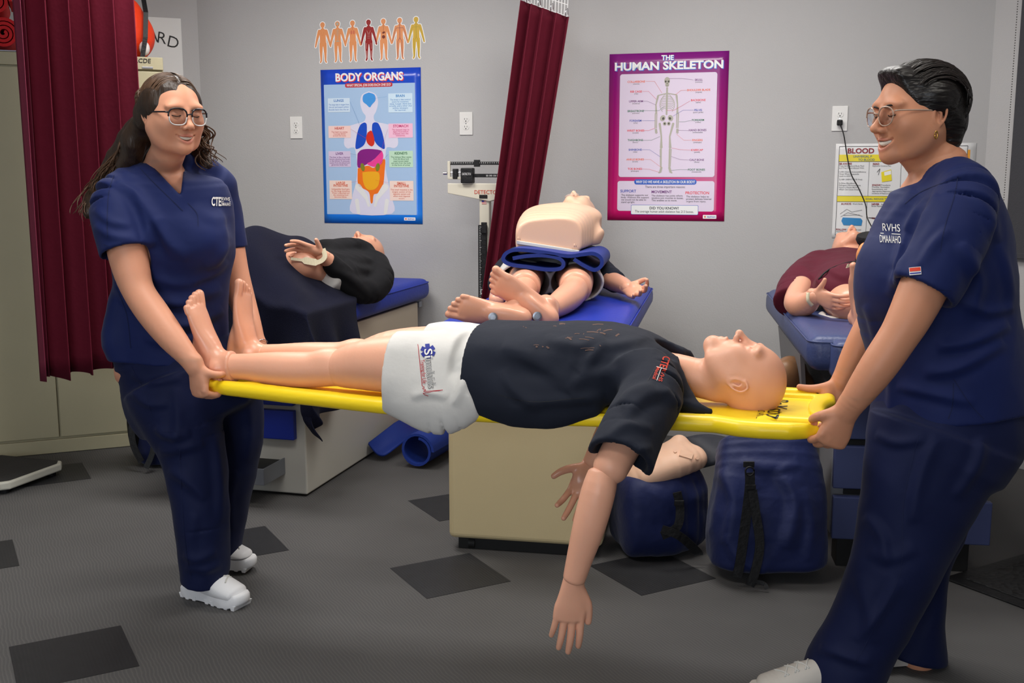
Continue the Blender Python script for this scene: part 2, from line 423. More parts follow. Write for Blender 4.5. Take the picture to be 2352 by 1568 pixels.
def wrap_print(pr, frame, tree, off=.0028, maxd=.9):
    """lay flat print on a surface: frame(x,z)->(origin, direction); every vertex is cast onto the mesh"""
    out = []; dep = []
    for (x, y, z) in pr.mb.v:
        o, d = frame(x, z); h = tree.ray_cast(Vector(o), Vector(d), maxd); dep.append(h[3] if h[0] is not None else None)
        out.append(tuple(np.array(h[0]) - np.array(d) * (off + max(0, -y)) if h[0] is not None else np.array(o) + np.array(d) * maxd * .5))
    ok = [q for q in pr.mb.f if all(dep[i] is not None for i in q) and max(dep[i] for i in q) - min(dep[i] for i in q) < .09]   # print stops where the cloth turns away
    m = MB(); m.v = out; m.f = ok or pr.mb.f; return m
# =================================================================== STRUCTURE
def wave_floor():
    m = bpy.data.materials.new('grey_carpet_tile'); m.use_nodes = True; nt = m.node_tree; n = nt.nodes; l = nt.links; b = n['Principled BSDF']
    co = n.new('ShaderNodeTexCoord'); mp = n.new('ShaderNodeMapping'); mp.inputs['Rotation'].default_value = (0, 0, R(62 - 90 + 0)); l.new(co.outputs['Object'], mp.inputs[0])
    w = n.new('ShaderNodeTexWave'); w.inputs['Scale'].default_value = 30; w.inputs['Distortion'].default_value = 7; w.inputs['Detail'].default_value = 2; w.inputs['Detail Scale'].default_value = .35
    l.new(mp.outputs[0], w.inputs[0])
    t = n.new('ShaderNodeTexNoise'); t.inputs['Scale'].default_value = 1.6; t.inputs['Detail'].default_value = 5; l.new(co.outputs['Object'], t.inputs[0])
    t2 = n.new('ShaderNodeTexNoise'); t2.inputs['Scale'].default_value = 420; l.new(co.outputs['Object'], t2.inputs[0])
    a = n.new('ShaderNodeMix'); a.data_type = 'RGBA'; a.inputs[6].default_value = (*lin((80, 79, 79)), 1); a.inputs[7].default_value = (*lin((94, 92, 91)), 1)
    r = n.new('ShaderNodeMapRange'); r.inputs[1].default_value = .45; r.inputs[2].default_value = 1.0; l.new(w.outputs[1], r.inputs[0]); 
    mu = n.new('ShaderNodeMath'); mu.operation = 'MULTIPLY'; l.new(r.outputs[0], mu.inputs[0]); l.new(t2.outputs[0], mu.inputs[1]); mu2 = n.new('ShaderNodeMath'); mu2.operation = 'MULTIPLY'; mu2.inputs[1].default_value = 1.5
    l.new(mu.outputs[0], mu2.inputs[0]); l.new(mu2.outputs[0], a.inputs[0])
    r2 = n.new('ShaderNodeMapRange'); r2.inputs[1].default_value = .3; r2.inputs[2].default_value = .7; r2.inputs[3].default_value = .86; r2.inputs[4].default_value = 1.1; l.new(t.outputs[0], r2.inputs[0])
    s = n.new('ShaderNodeVectorMath'); s.operation = 'SCALE'; l.new(a.outputs[2], s.inputs[0]); l.new(r2.outputs[0], s.inputs['Scale']); l.new(s.outputs[0], b.inputs['Base Color'])
    bp = n.new('ShaderNodeBump'); bp.inputs['Strength'].default_value = .10; bp.inputs['Distance'].default_value = .002; l.new(w.outputs[1], bp.inputs['Height']); l.new(bp.outputs[0], b.inputs['Normal'])
    b.inputs['Roughness'].default_value = .62; b.inputs['Specular IOR Level'].default_value = .3
    return m
M_floor = wave_floor()
M_wall = mat('painted_wall', (181, 180, 180), .75, .25, bump=.12, bscale=160, var=.012, vscale=3)
M_ceil = mat('ceiling_tile', (225, 223, 218), .9, .1, bump=.2, bscale=120)
M_black_tile = mat('black_tile', (42, 42, 44), .5, .3, bump=.08, bscale=30, kind='wave', var=.12, vscale=20)
floor = obj('floor', MB().add([(-5, -2.2, 0), (5, -2.2, 0), (5, 7.5, 0), (-5, 7.5, 0)], [(0, 1, 2, 3)]), M_floor, kind='structure'); MW[floor] = Matrix.Identity(4)
tag(floor, 'grey ribbed floor covering with scattered black square tiles')
TA = R(29)
_tm = None
for (x, y) in [(-.214, 3.475), (-1.245, 2.85), (.48, 3.5), (-1.02, 3.775), (-2.1, 4.7), (-1.93, 3.62), (-.226, 4.25)]:
    if _tm is None:
        o = obj('floor_tile', MB().box((0, 0, .0006), (.308, .308, .0012)), M_black_tile, floor); _tm = o
    else:
        o = _tm.copy(); COL.objects.link(o); o.parent = floor
    o.location = (x, y, 0); o.rotation_euler = (0, 0, TA)
BL = W(-3.297, 0); BR = W(.81, 0); DL = nrm(V(-.92, -.39, 0)); DR = nrm(V(.5, -.866, 0))
def wall(name, a, b, h=CEIL, th=.1, label=None):
    a = a[:2]; b = b[:2]; t = nrm(b - a); q = V(-t[1], t[0]) * th
    mb = MB().add([(*a, 0), (*b, 0), (*(b + q), 0), (*(a + q), 0), (*a, h), (*b, h), (*(b + q), h), (*(a + q), h)], [(0, 1, 5, 4), (2, 3, 7, 6), (0, 4, 7, 3), (1, 2, 6, 5), (4, 5, 6, 7), (0, 3, 2, 1)])
    o = obj(name, mb, M_wall, kind='structure'); tag(o, label); return o
LC = BL + DL * 2.0; RC = BR + DR * 2.3
wall('wall_back', BL, BR, label='pale grey painted wall behind the examination tables')
wall('wall_left', LC, BL, label='pale grey wall behind the metal cabinet')
wall('wall_right', BR, RC, label='pale grey wall with a window blind')
wall('wall_side_left', V(LC[0], -2, 0), LC, label='pale grey wall left of the cabinet'); wall('wall_side_right', RC, V(RC[0], -2, 0), label='pale grey wall right of the desk')
wall('wall_rear', V(RC[0], -2, 0), V(LC[0], -2, 0), label='pale grey wall behind the camera')
_wn = empty('window_1', (-1.1, -1.99, .95), 0); _wn['kind'] = 'structure'; _wn['label'] = 'daylit window in the wall behind the camera'
_wf = MB()
for c_, d_ in (((0, 0, .03), (1.86, .05, .06)), ((0, 0, 1.19), (1.86, .05, .06)), ((-.9, 0, .61), (.06, .05, 1.2)), ((.9, 0, .61), (.06, .05, 1.2)), ((0, 0, .61), (.04, .04, 1.14))): _wf.box(c_, d_)
obj('window_frame', _wf, mat('window_white', (225, 225, 222), .4), _wn)
for q_ in (-.44, .44): obj('pane', MB().box((q_, -.0, .61), (.84, .006, 1.1)), mat('sky_pane', (205, 222, 245), .1, .5, emit=2.5), _wn)
obj('ceiling', MB().box((0, 2.7, CEIL + .05), (10, 10, .1)), M_ceil, kind='structure')
M_troff = mat('troffer_frame', (235, 235, 230), .5); M_diff = mat('troffer_diffuser', (255, 248, 235), .6, emit=3.0)
for i, (x, y, p) in enumerate(PANELS):
    e = empty('ceiling_light', (x, y, CEIL), -RTH, 'recessed white fluorescent ceiling panel above %s' % ['the left examination table', 'the right examination table', 'the person with long curly hair', 'the person with short dark hair', 'the open floor in front'][i], 'ceiling light', 'ceiling panels')
    f = MB()
    for cx, cy, dx, dy in ((0, .3, 1.3, .04), (0, -.3, 1.3, .04), (.63, 0, .04, .56), (-.63, 0, .04, .56)): f.box((cx, cy, -.012), (dx, dy, .024))
    obj('frame', f, M_troff, e); box('diffuser', (0, 0, -.008), (1.2, .56, .012), M_diff, e, bevel=0)
# =================================================================== window blind on the right wall
def wframe(org, dx):                                # local x along dx, y into the wall, z up
    return math.atan2(dx[1], dx[0])
e = empty('roller_blind', BR + DR * .155 + V(0, 0, .98), wframe(None, DR), 'dark grey pulled-down roller blind beside the printer', 'window blind')
M_blind = mat('blind_fabric', (70, 70, 74), .8, .15, bump=.3, bscale=300); M_bead = mat('bead_chain', (90, 88, 86), .4, metal=.6)
box('fabric', (.55, -.03, .84), (1.1, .004, 1.66), M_blind, e, bevel=0); box('bottom_rail', (.55, -.03, .005), (1.1, .016, .025), M_blind, e); box('roller_case', (.55, -.05, 1.7), (1.14, .08, .09), mat('blind_case', (200, 198, 194), .5), e)
b = MB(); ch = MB()
for i in range(150): b.ell((-.012, -.045, .02 + i * .0112), (.0028, .0028, .0028), 6, 4)
obj('bead_chain', b, M_bead, e, smooth=True, kind='stuff')

# =================================================================== metal cabinet
CD = nrm(V(.92, .39, 0)); CN = V(-CD[1], CD[0], 0)  # front direction, into depth
CF = at(398, 600, 5.31); CF[2] = 0
M_cab = mat('cream_enamel', (176, 168, 138), .45, .4, bump=.05, bscale=300, var=.02)
M_dark = mat('dark_gap', (25, 23, 20), .8); M_ink = mat('black_ink', (22, 20, 22), .6)
cab = empty('storage_cabinet', CF - CD * .57, math.atan2(CD[1], CD[0]), 'tall cream metal two-door storage cabinet behind the maroon curtain', 'cabinet')
CH = 1.91
box('body', (0, .24, CH / 2), (1.14, .44, CH), M_cab, cab, bevel=.006)
for s in (-1, 1):
    d = box('door', (s * .284, .012, .08 + (CH - .15) / 2), (.56, .02, CH - .15), M_cab, cab, bevel=.003)
d = box('top_rail', (0, .012, CH - .032), (1.135, .02, .058), M_cab, cab); box('plinth', (0, .012, .035), (1.135, .022, .066), M_cab, cab)
Print().text('RCDE', .475, CH - .03, .02, bold=.006, y=-.0005, shear=.1, width=.075).out('marker_writing', M_ink, cab)
box('nameplate', (.495, -.0008, CH - .052), (.05, .002, .009), mat('nameplate_metal', (165, 165, 170), .3, metal=.7), cab, bevel=.0005)
box('door_handle', (-.03, -.01, 1.0), (.02, .03, .14), mat('chrome', (200, 200, 205), .2, metal=1.0), cab)
# things on the cabinet
cz = CH
def cabp(x, y, z): return CF - CD * .57 + CD * x + CN * y + UP * z
M_orange = mat('orange_nylon', (226, 60, 22), .5, .4, bump=.4, bscale=25); M_nblack = mat('black_nylon', (20, 20, 22), .55, .4, bump=.3, bscale=60)
e = empty('sports_bag', cabp(.375, .22, cz), math.atan2(CD[1], CD[0]), 'orange and black nylon bag standing on the cream cabinet', 'bag')
s = SDF(); s.limb([((-.16, 0, .1), .12, .1), ((0, 0, .12), .13, .12), ((.09, 0, .11), .09, .11)], side=(0, 1, 0), k=.02); s.ell((.06, 0, .2), (.07, .1, .1), k=.05); s.fn(lambda x, y, z: -z, op='i')
sobj('shell', (lambda vf: (vf[0] @ np.array(MW[e])[:3, :3].T + np.array(MW[e])[:3, 3], vf[1]))(s.mesh(.008)), M_orange, e)
for px, w in ((.045, .018), (.105, .022)): obj('strap', MB().strip([(px, -.13, .0), (px + .02, -.128, .1), (px + .03, -.1, .22), (px + .03, 0, .3)], w, .006, (0, -1, .3)), M_nblack, e)
obj('toe_patch', MB().ell((.12, -.1, .05), (.026, .03, .035), 12, 8), mat('white_nylon', (215, 210, 208), .6), e, smooth=True)
M_red = mat('red_foam', (196, 28, 34), .65, .25, bump=.1, bscale=200)
def spiral(name, loc, rz, r0, turns, th, length, m, label, cat, axis_y=True, group=None, flat=1.0):
    o = empty(name, loc, rz, label, cat, group); P = []
    for i in range(int(turns * 22) + 1):
        a = i / 22 * 2 * math.pi; r = r0 - (th * 1.35) * i / 22; P.append((r * math.cos(a), r * math.sin(a)))
    v = []; f = []; n = len(P)
    for k, (x, z) in enumerate(P):
        t = V(x, z) / (math.hypot(x, z) + 1e-9); z2 = (z + r0) * flat
        for rr in (0, -th):
            for y in (0, length): v.append((x + t[0] * rr, y, max(z2 + t[1] * rr, .0)))
    for k in range(n - 1):
        q = k * 4; f += [(q, q + 1, q + 5, q + 4), (q + 2, q + 6, q + 7, q + 3), (q, q + 4, q + 6, q + 2), (q + 1, q + 3, q + 7, q + 5)]
    f += [(0, 2, 3, 1), (n * 4 - 4, n * 4 - 3, n * 4 - 1, n * 4 - 2)]
    obj('roll', MB().add(v, f), m, o, smooth=True, auto=50); return o
spiral('rolled_mat', cabp(-.125, .02, cz + .006), math.atan2(CD[1], CD[0]), .075, 3.2, .014, .36, M_red, 'red foam mat rolled up, lower of two on the cabinet', 'mat')
spiral('rolled_mat', cabp(-.15, .03, cz + .155), math.atan2(CD[1], CD[0]), .07, 3, .014, .36, M_red, 'red foam mat rolled up, upper of two on the cabinet', 'mat')
e = empty('plastic_sheet', cabp(-.11, .02, cz), math.atan2(CD[1], CD[0]), 'flat clear plastic pack under the red rolled mats', 'packet')
box('pack', (0, .1, .003), (.22, .2, .005), mat('clear_plastic', (190, 195, 215), .15, .6), e)
e = empty('storage_box', cabp(-.19, .06, cz + .296), math.atan2(CD[1], CD[0]), 'blue box on top of the red rolled mats', 'box')
box('carton', (0, .14, .07), (.3, .28, .14), mat('blue_carton', (28, 60, 140), .6), e); box('lid', (0, .14, .145), (.31, .29, .02), MATS['blue_carton'], e)
# white wall poster by the cabinet
M_paper = mat('white_paper', (222, 222, 220), .5, .4)
_pr = (BL + DL * .09); pst = empty('wall_poster', V(_pr[0], _pr[1], 1.70) + V(-DL[1], DL[0], 0) * .004, wframe(None, -DL), 'white poster with black letters and star behind the orange bag', 'poster')
box('sheet', (-.3, 0, .17), (.6, .002, .66), M_paper, pst, bevel=0)
p = Print()
for ch_, x, z, r_ in (('A', -.155, .372, -.1), ('R', -.108, .362, -.16), ('D', -.052, .342, -.24), ('W', -.215, .385, -.05), ('O', -.29, .39, 0)): p.text(ch_, x, z, .062, y=-.003, rot=r_, bold=-.005)
p.text('S', -.11, .0, .07, y=-.003)
def star(cx, cz, r1, r2, n=5, a0=90): return [(cx + (r1 if i % 2 == 0 else r2) * math.cos(R(a0 + 180 / n * i)), cz + (r1 if i % 2 == 0 else r2) * math.sin(R(a0 + 180 / n * i))) for i in range(2 * n)]
S0 = star(-.2, .19, .12, .075, 8)
p.line(S0 + S0[:1], .004, y=-.003); p.poly(star(-.2, .19, .1, .06, 8), y=-.003); p.out('print', M_ink, pst)

# =================================================================== curtains
M_curt = mat('maroon_curtain', (98, 28, 44), .7, .1, bump=.06, bscale=55, kind='voronoi', var=.05, vscale=30)
M_hem = mat('maroon_hem', (112, 36, 58), .55, .35, bump=.08, bscale=90)
def curtain(root, a_top, b_top, a_bot, b_bot, folds, amp, nz=26, nu=160, ph=0.0, m=None, name='drape', wob=.0, u0=0., u1=1., hem=None):
    v = []; f = []
    for i in range(nz + 1):
        t = i / nz; a = a_top * (1 - t) + a_bot * t; b = b_top * (1 - t) + b_bot * t; d = b - a; d0 = d.copy(); d0[2] = 0; q = nrm(V(-d0[1], d0[0], 0))
        for j in range(nu + 1):
            u = u0 + (u1 - u0) * j / nu; w = u * folds * 2 * math.pi + ph + .3 * math.sin(3 * u + 2 * t)
            dep = amp * (math.sin(w) + .28 * math.sin(2 * w + 1.0) * .5) * (1 + .15 * t) + .25 * amp * math.sin(w * .37 + 1.5)
            sx = .12 * amp * math.sin(2 * w) ; p_ = a + d * u + q * dep + nrm(d0) * sx
            if i == nz: p_ = p_ + UP * (hem(u) if hem else 0)
            v.append(p_)
    for i in range(nz):
        for j in range(nu): k = i * (nu + 1) + j; f.append((k, k + 1, k + nu + 2, k + nu + 1))
    return obj(name, MB().add(v, f), m or M_curt, root, smooth=True, world=True, solid=.003, fix=False)
cl_a = at(100, 872, 4.42); cl_b = at(372, 830, 4.78)
zt = 2.66
e = empty('privacy_curtain', V(cl_a[0], cl_a[1], 0), 0, 'maroon privacy curtain bunched in front of the cream cabinet', 'curtain')
curtain(e, V(cl_a[0], cl_a[1], zt), V(cl_b[0] - .03, cl_b[1], zt), cl_a, V(cl_b[0] - .03, cl_b[1], cl_b[2]), 5.4, .05, ph=-1.2, u0=.1, u1=1.0, hem=lambda u: .01 * math.sin(26 * u))
curtain(e, V(cl_a[0], cl_a[1], zt), V(cl_b[0] - .03, cl_b[1], zt), cl_a, V(cl_b[0] - .03, cl_b[1], cl_b[2]), 5.4, .05, ph=-1.2, u0=-.05, u1=.1, m=M_hem, name='leading_hem', nu=24)
box('curtain_rail', (.2, .12, 2.68), (1.5, .02, .02), mat('rail', (200, 200, 200), .4, metal=.5), e)
# centre curtain
e = empty('privacy_curtain', V(-.02, 5.35, 0), 0, 'maroon privacy curtain pulled aside next to the weighing scale', 'curtain')
ct = at(1207, 4, 5.28), at(1303, 38, 5.2); cb = at(1108, 715, 5.28), at(1190, 715, 5.3)
curtain(e, ct[0], ct[1], cb[0], cb[1], 3.4, .03, ph=.2, u0=-.06, u1=1.05)
M_mesh = mat('white_mesh', (225, 225, 225), .7)
mb = MB()
for i in range(15):
    u = i / 14; a = ct[0] * (1 - u) + ct[1] * u; q = a + V(.02, 0, 2.66 - a[2]); mb.tube([a, q], .0022, 4)
for i in range(12):
    t = i / 11; mb.tube([ct[0] + V(.02 * t, 0, (2.66 - ct[0][2]) * t), ct[1] + V(.02 * t, 0, (2.66 - ct[1][2]) * t)], .0022, 4)
obj('mesh_top', mb, M_mesh, e, world=True)
for u in (.02, .3, .6, .95):
    a = ct[0] * (1 - u) + ct[1] * u
    obj('hook', MB().tube([a + V(0, -.03, -.01), a + V(0, -.035, .02), a + V(.01, -.03, .03), a + V(.012, -.03, .0)], .002, 6), MATS['chrome'], e, world=True, smooth=True)
_o = obj('curtain_rail', MB().tube([ct[0] + V(-.6, .1, 2.67 - ct[0][2]), ct[1] + V(.05, -.1, 2.67 - ct[1][2])], .012, 8), MATS['rail'], e, world=True)

# =================================================================== examination tables
M_tcream = mat('table_cream', (206, 188, 146), .4, .45, bump=.03, bscale=200, var=.02); M_twhite = mat('table_white', (186, 184, 176), .4, .45, bump=.03, bscale=300)
M_vblue = mat('blue_vinyl', (22, 48, 156), .42, .3, bump=.12, bscale=90, var=.05); M_vslate = mat('slate_vinyl', (62, 74, 118), .4, .45, bump=.12, bscale=90, var=.04)
M_dblue = mat('blue_drawer', (22, 44, 146), .4, .45); M_dslate = mat('slate_drawer', (58, 66, 104), .45, .4); M_plinth = mat('black_plinth', (22, 22, 22), .6)
M_steel = mat('brushed_steel', (150, 155, 165), .32, metal=.85)
def cushion(name, c, d, m, parent, r=.045, seam=True):
    o = obj(name, MB().box(c, d), m, parent, bevel=r, seg=5, smooth=True)
    if seam:
        x, y, z = np.array(d) / 2; p = []
        for a, b in ((1, 1), (-1, 1), (-1, -1), (1, -1)):
            for k in range(5):
                an = R({(1, 1): 0, (-1, 1): 90, (-1, -1): 180, (1, -1): 270}[(a, b)] + 22.5 * k); p.append(V(c[0] + a * (x - r) + (r - .002) * math.cos(an), c[1] + b * (y - r) + (r - .002) * math.sin(an), c[2] + z - r * .45))
        obj('piping', MB().tube(p + p[:1], .003, 6, caps=False), m, o, smooth=True)
    return o
# table 1 (left)
t1 = empty('examination_table', V(-.868, 4.358, 0) - E1 * .28, -RTH, 'cream examination table with blue cushion under the blanket', 'examination table')
box('plinth', (0, .65, .006), (.52, 1.22, .012), M_plinth, t1); box('body', (0, .64, .275), (.56, 1.27, .53), M_twhite, t1, bevel=.006)
box('upper_box', (0, .66, .61), (.6, 1.34, .14), mat('upper_cream', (190, 176, 156), .4, .4), t1, bevel=.008)
for z in (.312, .458): 
    d = box('drawer', (-.01, -.008, z), (.5, .03, .125), M_dblue, t1, bevel=.004)
d = empty('step_drawer'); bpy.data.objects.remove(d)
d = obj('step_drawer', MB().box((-.03, -.08, .1), (.42, .2, .008)).box((-.03, -.178, .13), (.42, .006, .07)).box((.178, -.08, .13), (.006, .2, .07)).box((-.238, -.08, .13), (.006, .2, .07)), M_steel, t1, bevel=.002)
box('drawer_liner', (-.03, -.08, .152), (.4, .18, .006), M_plinth, t1)
cushion('cushion', (0, .68, .745), (.68, 1.5, .11), M_vblue, t1)
box('hinge', (.29, 1.36, .665), (.03, .04, .03), M_steel, t1)
# table 2 (centre)
t2r = -R(11)
t2 = empty('examination_table', V(.04, 3.645, 0), t2r, 'cream examination table with blue cushion behind the yellow stretcher', 'examination table')
box('plinth', (0, .7, .025), (.5, 1.3, .05), M_plinth, t2); box('body', (0, .72, .36), (.56, 1.4, .63), M_tcream, t2, bevel=.02, seg=4)
box('upper_box', (0, .78, .7), (.6, 1.5, .06), M_tcream, t2, bevel=.008)
cushion('cushion', (.005, .755, .775), (.69, 1.62, .11), M_vblue, t2)
for sx in (-.2, .2): obj('caster', MB().lathe([(.0, -.012), (.02, -.012), (.02, .012), (0, .012)], 14, (sx, .06, .02), (1, 0, 0)), M_plinth, t2, smooth=True, auto=40)
# table 3 (right)
t3 = empty('examination_table', atz(1900, 1290, 0) + E1 * .26, -R(8), 'slate-blue examination table with drawers behind the right-hand person', 'examination table')
box('body', (0, .62, .36), (.52, 1.2, .5), mat('slate_side', (120, 120, 124), .45), t3, bevel=.006)
for i, z in enumerate((.185, .36, .535)):
    d = box('drawer', (0, -.01 - (.015 if i == 0 else 0), z), (.52, .03, .15), M_dslate, t3, bevel=.004)
    box('finger_slot', (0, .006, z + .083), (.44, .01, .018), M_plinth, d, bevel=0)
box('control_panel', (0, 0, .65), (.5, .03, .07), MATS['slate_side'], t3); box('rating_plate', (-.19, -.017, .65), (.05, .002, .035), M_plinth, t3, bevel=0)
for sx in (-.2, .17):
    for sy in (.05, 1.1): box('foot', (sx, sy, .055), (.07, .1, .11), M_plinth, t3)
cushion('cushion', (-.03, .6, .77), (.7, 1.5, .12), M_vslate, t3)
cushion('foot_cushion', (.0, -.155, .755), (.62, .1, .13), M_vslate, t3, r=.03)
obj('side_panel', MB().add([(-.36, .2, .71), (-.36, .95, .71), (-.27, 1.1, .1), (-.27, .5, .1), (-.345, .2, .71), (-.345, .95, .71), (-.255, 1.1, .1), (-.255, .5, .1)], [(0, 1, 2, 3), (4, 5, 6, 7), (0, 1, 5, 4), (1, 2, 6, 5), (2, 3, 7, 6), (3, 0, 4, 7)]), MATS['slate_side'], t3)

# =================================================================== outlets, cord
M_plate = mat('outlet_plastic', (226, 225, 222), .35, .5)
def outlet(s, z, label, plug=False):
    o = empty('wall_outlet', W(s, z), -RTH, label, 'outlet')
    box('plate', (0, -.003, 0), (.072, .006, .118), M_plate, o, bevel=.002)
    for dz in (-.0195, .0195):
        f = obj('socket', MB().prism([(.017 * math.cos(t), .0145 * math.sin(t) + dz) for t in np.linspace(0, 2 * math.pi, 20, endpoint=False)], -.008), M_plate, o, bevel=.0008)
        g = MB().box((-.0065, -.0083, dz + .004), (.002, .001, .008)).box((.0065, -.0083, dz + .004), (.002, .001, .007)).box((0, -.0083, dz - .007), (.005, .001, .005))
        obj('slots', g, M_dark, f)
    obj('screw', MB().lathe([(0, 0), (.003, 0), (.003, .001), (0, .001)], 10, (0, -.0065, 0), (0, -1, 0)), MATS['chrome'], o)
    return o
outlet(-2.714, 1.604, 'white wall outlet left of the organ poster'); outlet(-1.734, 1.614, 'white wall outlet between organ poster and curtain'); outlet(.149, 1.615, 'white wall outlet with a black plug in it')
e = empty('power_cord', W(.149, 1.595, .008), -RTH, 'thin black power cord hanging from the right wall outlet', 'cord')
box('plug', (0, -.012, 0), (.026, .028, .026), M_nblack, e, bevel=.004)
P = [W(.149, 1.59, .03)] + [at(x, y, Y) for x, y, Y in ((1938, 310, 5.17), (1946, 360, 5.15), (1955, 400, 5.13), (1972, 432, 5.1), (1988, 470, 5.0), (1992, 500, 4.9), (2006, 528, 4.7), (2012, 545, 4.6))]
obj('cable', MB().tube(catmull(P, 6), .0028, 8), M_nblack, e, world=True, smooth=True)

# =================================================================== beam scale
sc_o = at(1115, 500, 5.4); e = empty('physician_scale', (sc_o[0], sc_o[1], 0), -RTH, 'white upright beam weighing scale beside the maroon curtain', 'scale')
M_scw = mat('scale_white', (205, 200, 184), .4, .45); q = mpp(5.3, 1.3)
zz = lambda y: at(1115, y, 5.4)[2]
box('platform', (0, -.02, .06), (.3, .34, .05), M_nblack, e, bevel=.01); box('base', (0, -.02, .02), (.32, .38, .035), M_scw, e, bevel=.01)
box('column', (.0, .0, (zz(690) - .5 + zz(455)) / 2), (.052, .04, zz(455) - zz(690) + .5), M_scw, e, bevel=.004)
hd = obj('beam_housing', MB().prism([(-.19, zz(421)), (.21, zz(421)), (.21, zz(440)), (.03, zz(462)), (-.02, zz(458)), (-.19, zz(444))], .05, lambda p: p - V(0, .03, 0)), M_scw, e, bevel=.003)
Print().text('DETECTO', .01, zz(445), .019, y=-.0315, bold=.004, width=.115).out('lettering', mat('red_print', (190, 70, 50), .6), hd)
Print().rect(-.022, zz(455), .02, zz(447), y=-.033).out('nameplate', M_ink, hd)
fl = box('flag_sticker', (0, -.0208, zz(464)), (.025, .001, .018), mat('white_print', (225, 225, 225), .5), e, bevel=0)
pp = Print()
for k in range(3): pp.rect(-.0125, zz(464) - .009 + k * .0065, .0125, zz(464) - .006 + k * .0065, y=-.0218)
pp.out('stripes', MATS['red_print'], fl); Print().rect(-.0125, zz(464) + .001, 0, zz(464) + .009, y=-.022).out('canton', mat('blue_print', (40, 60, 150), .6), fl)
box('height_rod', (-.006, -.03, (zz(516) + .45) / 2), (.042, .022, zz(516) - .45), M_nblack, e, bevel=.002)
box('rod_slider', (.006, -.045, zz(522)), (.028, .012, .055), M_nblack, e); 
pp = Print()
for k in range(46): pp.rect(-.02, zz(520) - k * .0085, -.014 + (.004 if k % 4 == 0 else 0), zz(520) - k * .0085 - .0018, y=-.0415)
for k, c_ in enumerate('DETECTO'): pp.text(c_, -.004, zz(673) - k * .042, .024, y=-.0415, bold=.004)
pp.out('rod_markings', MATS['white_print'], e)
b = box('upper_beam', (.02, -.03, zz(375)), (.4, .006, .016), M_nblack, e, bevel=.001)
pp = Print()
for k in range(40): pp.rect(-.17 + k * .0095, zz(375) - .001, -.1685 + k * .0095, zz(375) + .006, y=-.0335)
pp.out('graduations', MATS['white_print'], b)
box('beam_bracket', (-.18, -.03, zz(390)), (.014, .014, zz(371) - zz(411)), M_scw, e); box('lower_bracket', (-.15, -.03, zz(409)), (.07, .012, .012), M_scw, e)
box('lower_beam', (.05, -.03, zz(403)), (.32, .008, .018), M_nblack, e); box('poise_rod', (-.13, -.03, zz(396)), (.12, .005, .005), MATS['chrome'], e)
box('large_poise', (-.082, -.032, zz(403)), (.064, .04, .075), M_nblack, e, bevel=.005); box('small_weight', (-.146, -.03, zz(399)), (.024, .03, .05), M_nblack, e, bevel=.003); box('small_poise', (-.033, -.032, zz(375)), (.028, .022, .034), M_nblack, e, bevel=.002)
Print().text('DETECTO', -.082, zz(402), .011, y=-.0525, width=.045).text('50 100 150 200', .05, zz(405), .008, y=-.0525 + .018).out('lettering', MATS['white_print'], e)
obj('balance_knob', MB().lathe([(0, 0), (.007, 0), (.007, .02), (0, .02)], 12, (-.19, -.03, zz(398)), (-1, 0, 0)), MATS['chrome'], e, smooth=True, auto=40)

# =================================================================== floor scale, mat, desk and printer
e = empty('floor_scale', (-2.28, 4.61, 0), R(-18), 'low white floor scale with black rubber top by the cabinet', 'scale')
obj('platform', MB().prism([(x, y) for x, y in ((-.2, -.15), (-.17, -.19), (.17, -.19), (.2, -.16), (.2, .15), (.17, .19), (-.17, .19), (-.2, .16))], .035, lambda p: V(p[0], p[2], .022 + p[1])), mat('scale_grey', (190, 188, 176), .45, .4), e, bevel=.008, seg=3)
obj('rubber_top', MB().prism([(-.185, -.145), (-.16, -.175), (.16, -.175), (.185, -.145), (.185, .14), (.16, .175), (-.16, .175), (-.185, .14)], .003, lambda p: V(p[0], p[2], .0565 + p[1])), mat('ribbed_rubber', (48, 47, 48), .7, bump=.5, bscale=30, kind='wave'), e)
for sx in (-.15, .15):
    for sy in (-.14, .14): obj('foot', MB().lathe([(0, 0), (.02, 0), (.02, .024), (0, .024)], 12, (sx, sy, 0)), M_nblack, e)
e = empty('rubber_mat', (1.47, 3.43, 0), R(31), 'black textured rubber mat on the floor at the right', 'mat')
box('mat_base', (.42, -.29, .004), (.86, .6, .008), M_nblack, e, bevel=.003); box('textured_centre', (.42, -.29, .009), (.76, .5, .004), mat('rubber_relief', (34, 34, 35), .6, bump=1.0, bscale=45, kind='voronoi'), e)
e = empty('black_desk', (2.02, 4.0, 0), R(-60), 'black desk under the cream printer at the right', 'desk')
box('desk_top', (.45, .28, .9), (.9, .56, .04), M_nblack, e); box('lower_shelf', (.45, .28, .3), (.86, .5, .03), M_nblack, e)
for x in (.03, .87):
    for y in (.03, .53): box('leg', (x, y, .45), (.05, .05, .88), M_nblack, e)
box('back_panel', (.45, .53, .55), (.8, .02, .7), M_plinth, e); box('base_panel', (.45, .1, .15), (.8, .02, .26), M_plinth, e)
M_prn = mat('printer_cream', (196, 188, 168), .45, .4)
_pM = lambda x, y, z: np.array(MW[e] @ Vector((x, y, z)))
pe = empty('printer', _pM(.28, .24, .921), R(-60), 'cream desktop printer on the black desk', 'printer')
box('case', (0, 0, .07), (.46, .4, .14), M_prn, pe, bevel=.015); box('top_cover', (0, .03, .165), (.44, .32, .05), M_prn, pe, bevel=.015); box('paper_slot', (0, -.201, .05), (.34, .004, .02), M_dark, pe, bevel=0); box('button_panel', (.15, -.2, .11), (.08, .006, .03), mat('grey_plastic', (120, 118, 112), .5), pe)
we = empty('wooden_box', _pM(.42, .25, .316), R(-60), 'brown wooden box on the desk lower shelf', 'box')
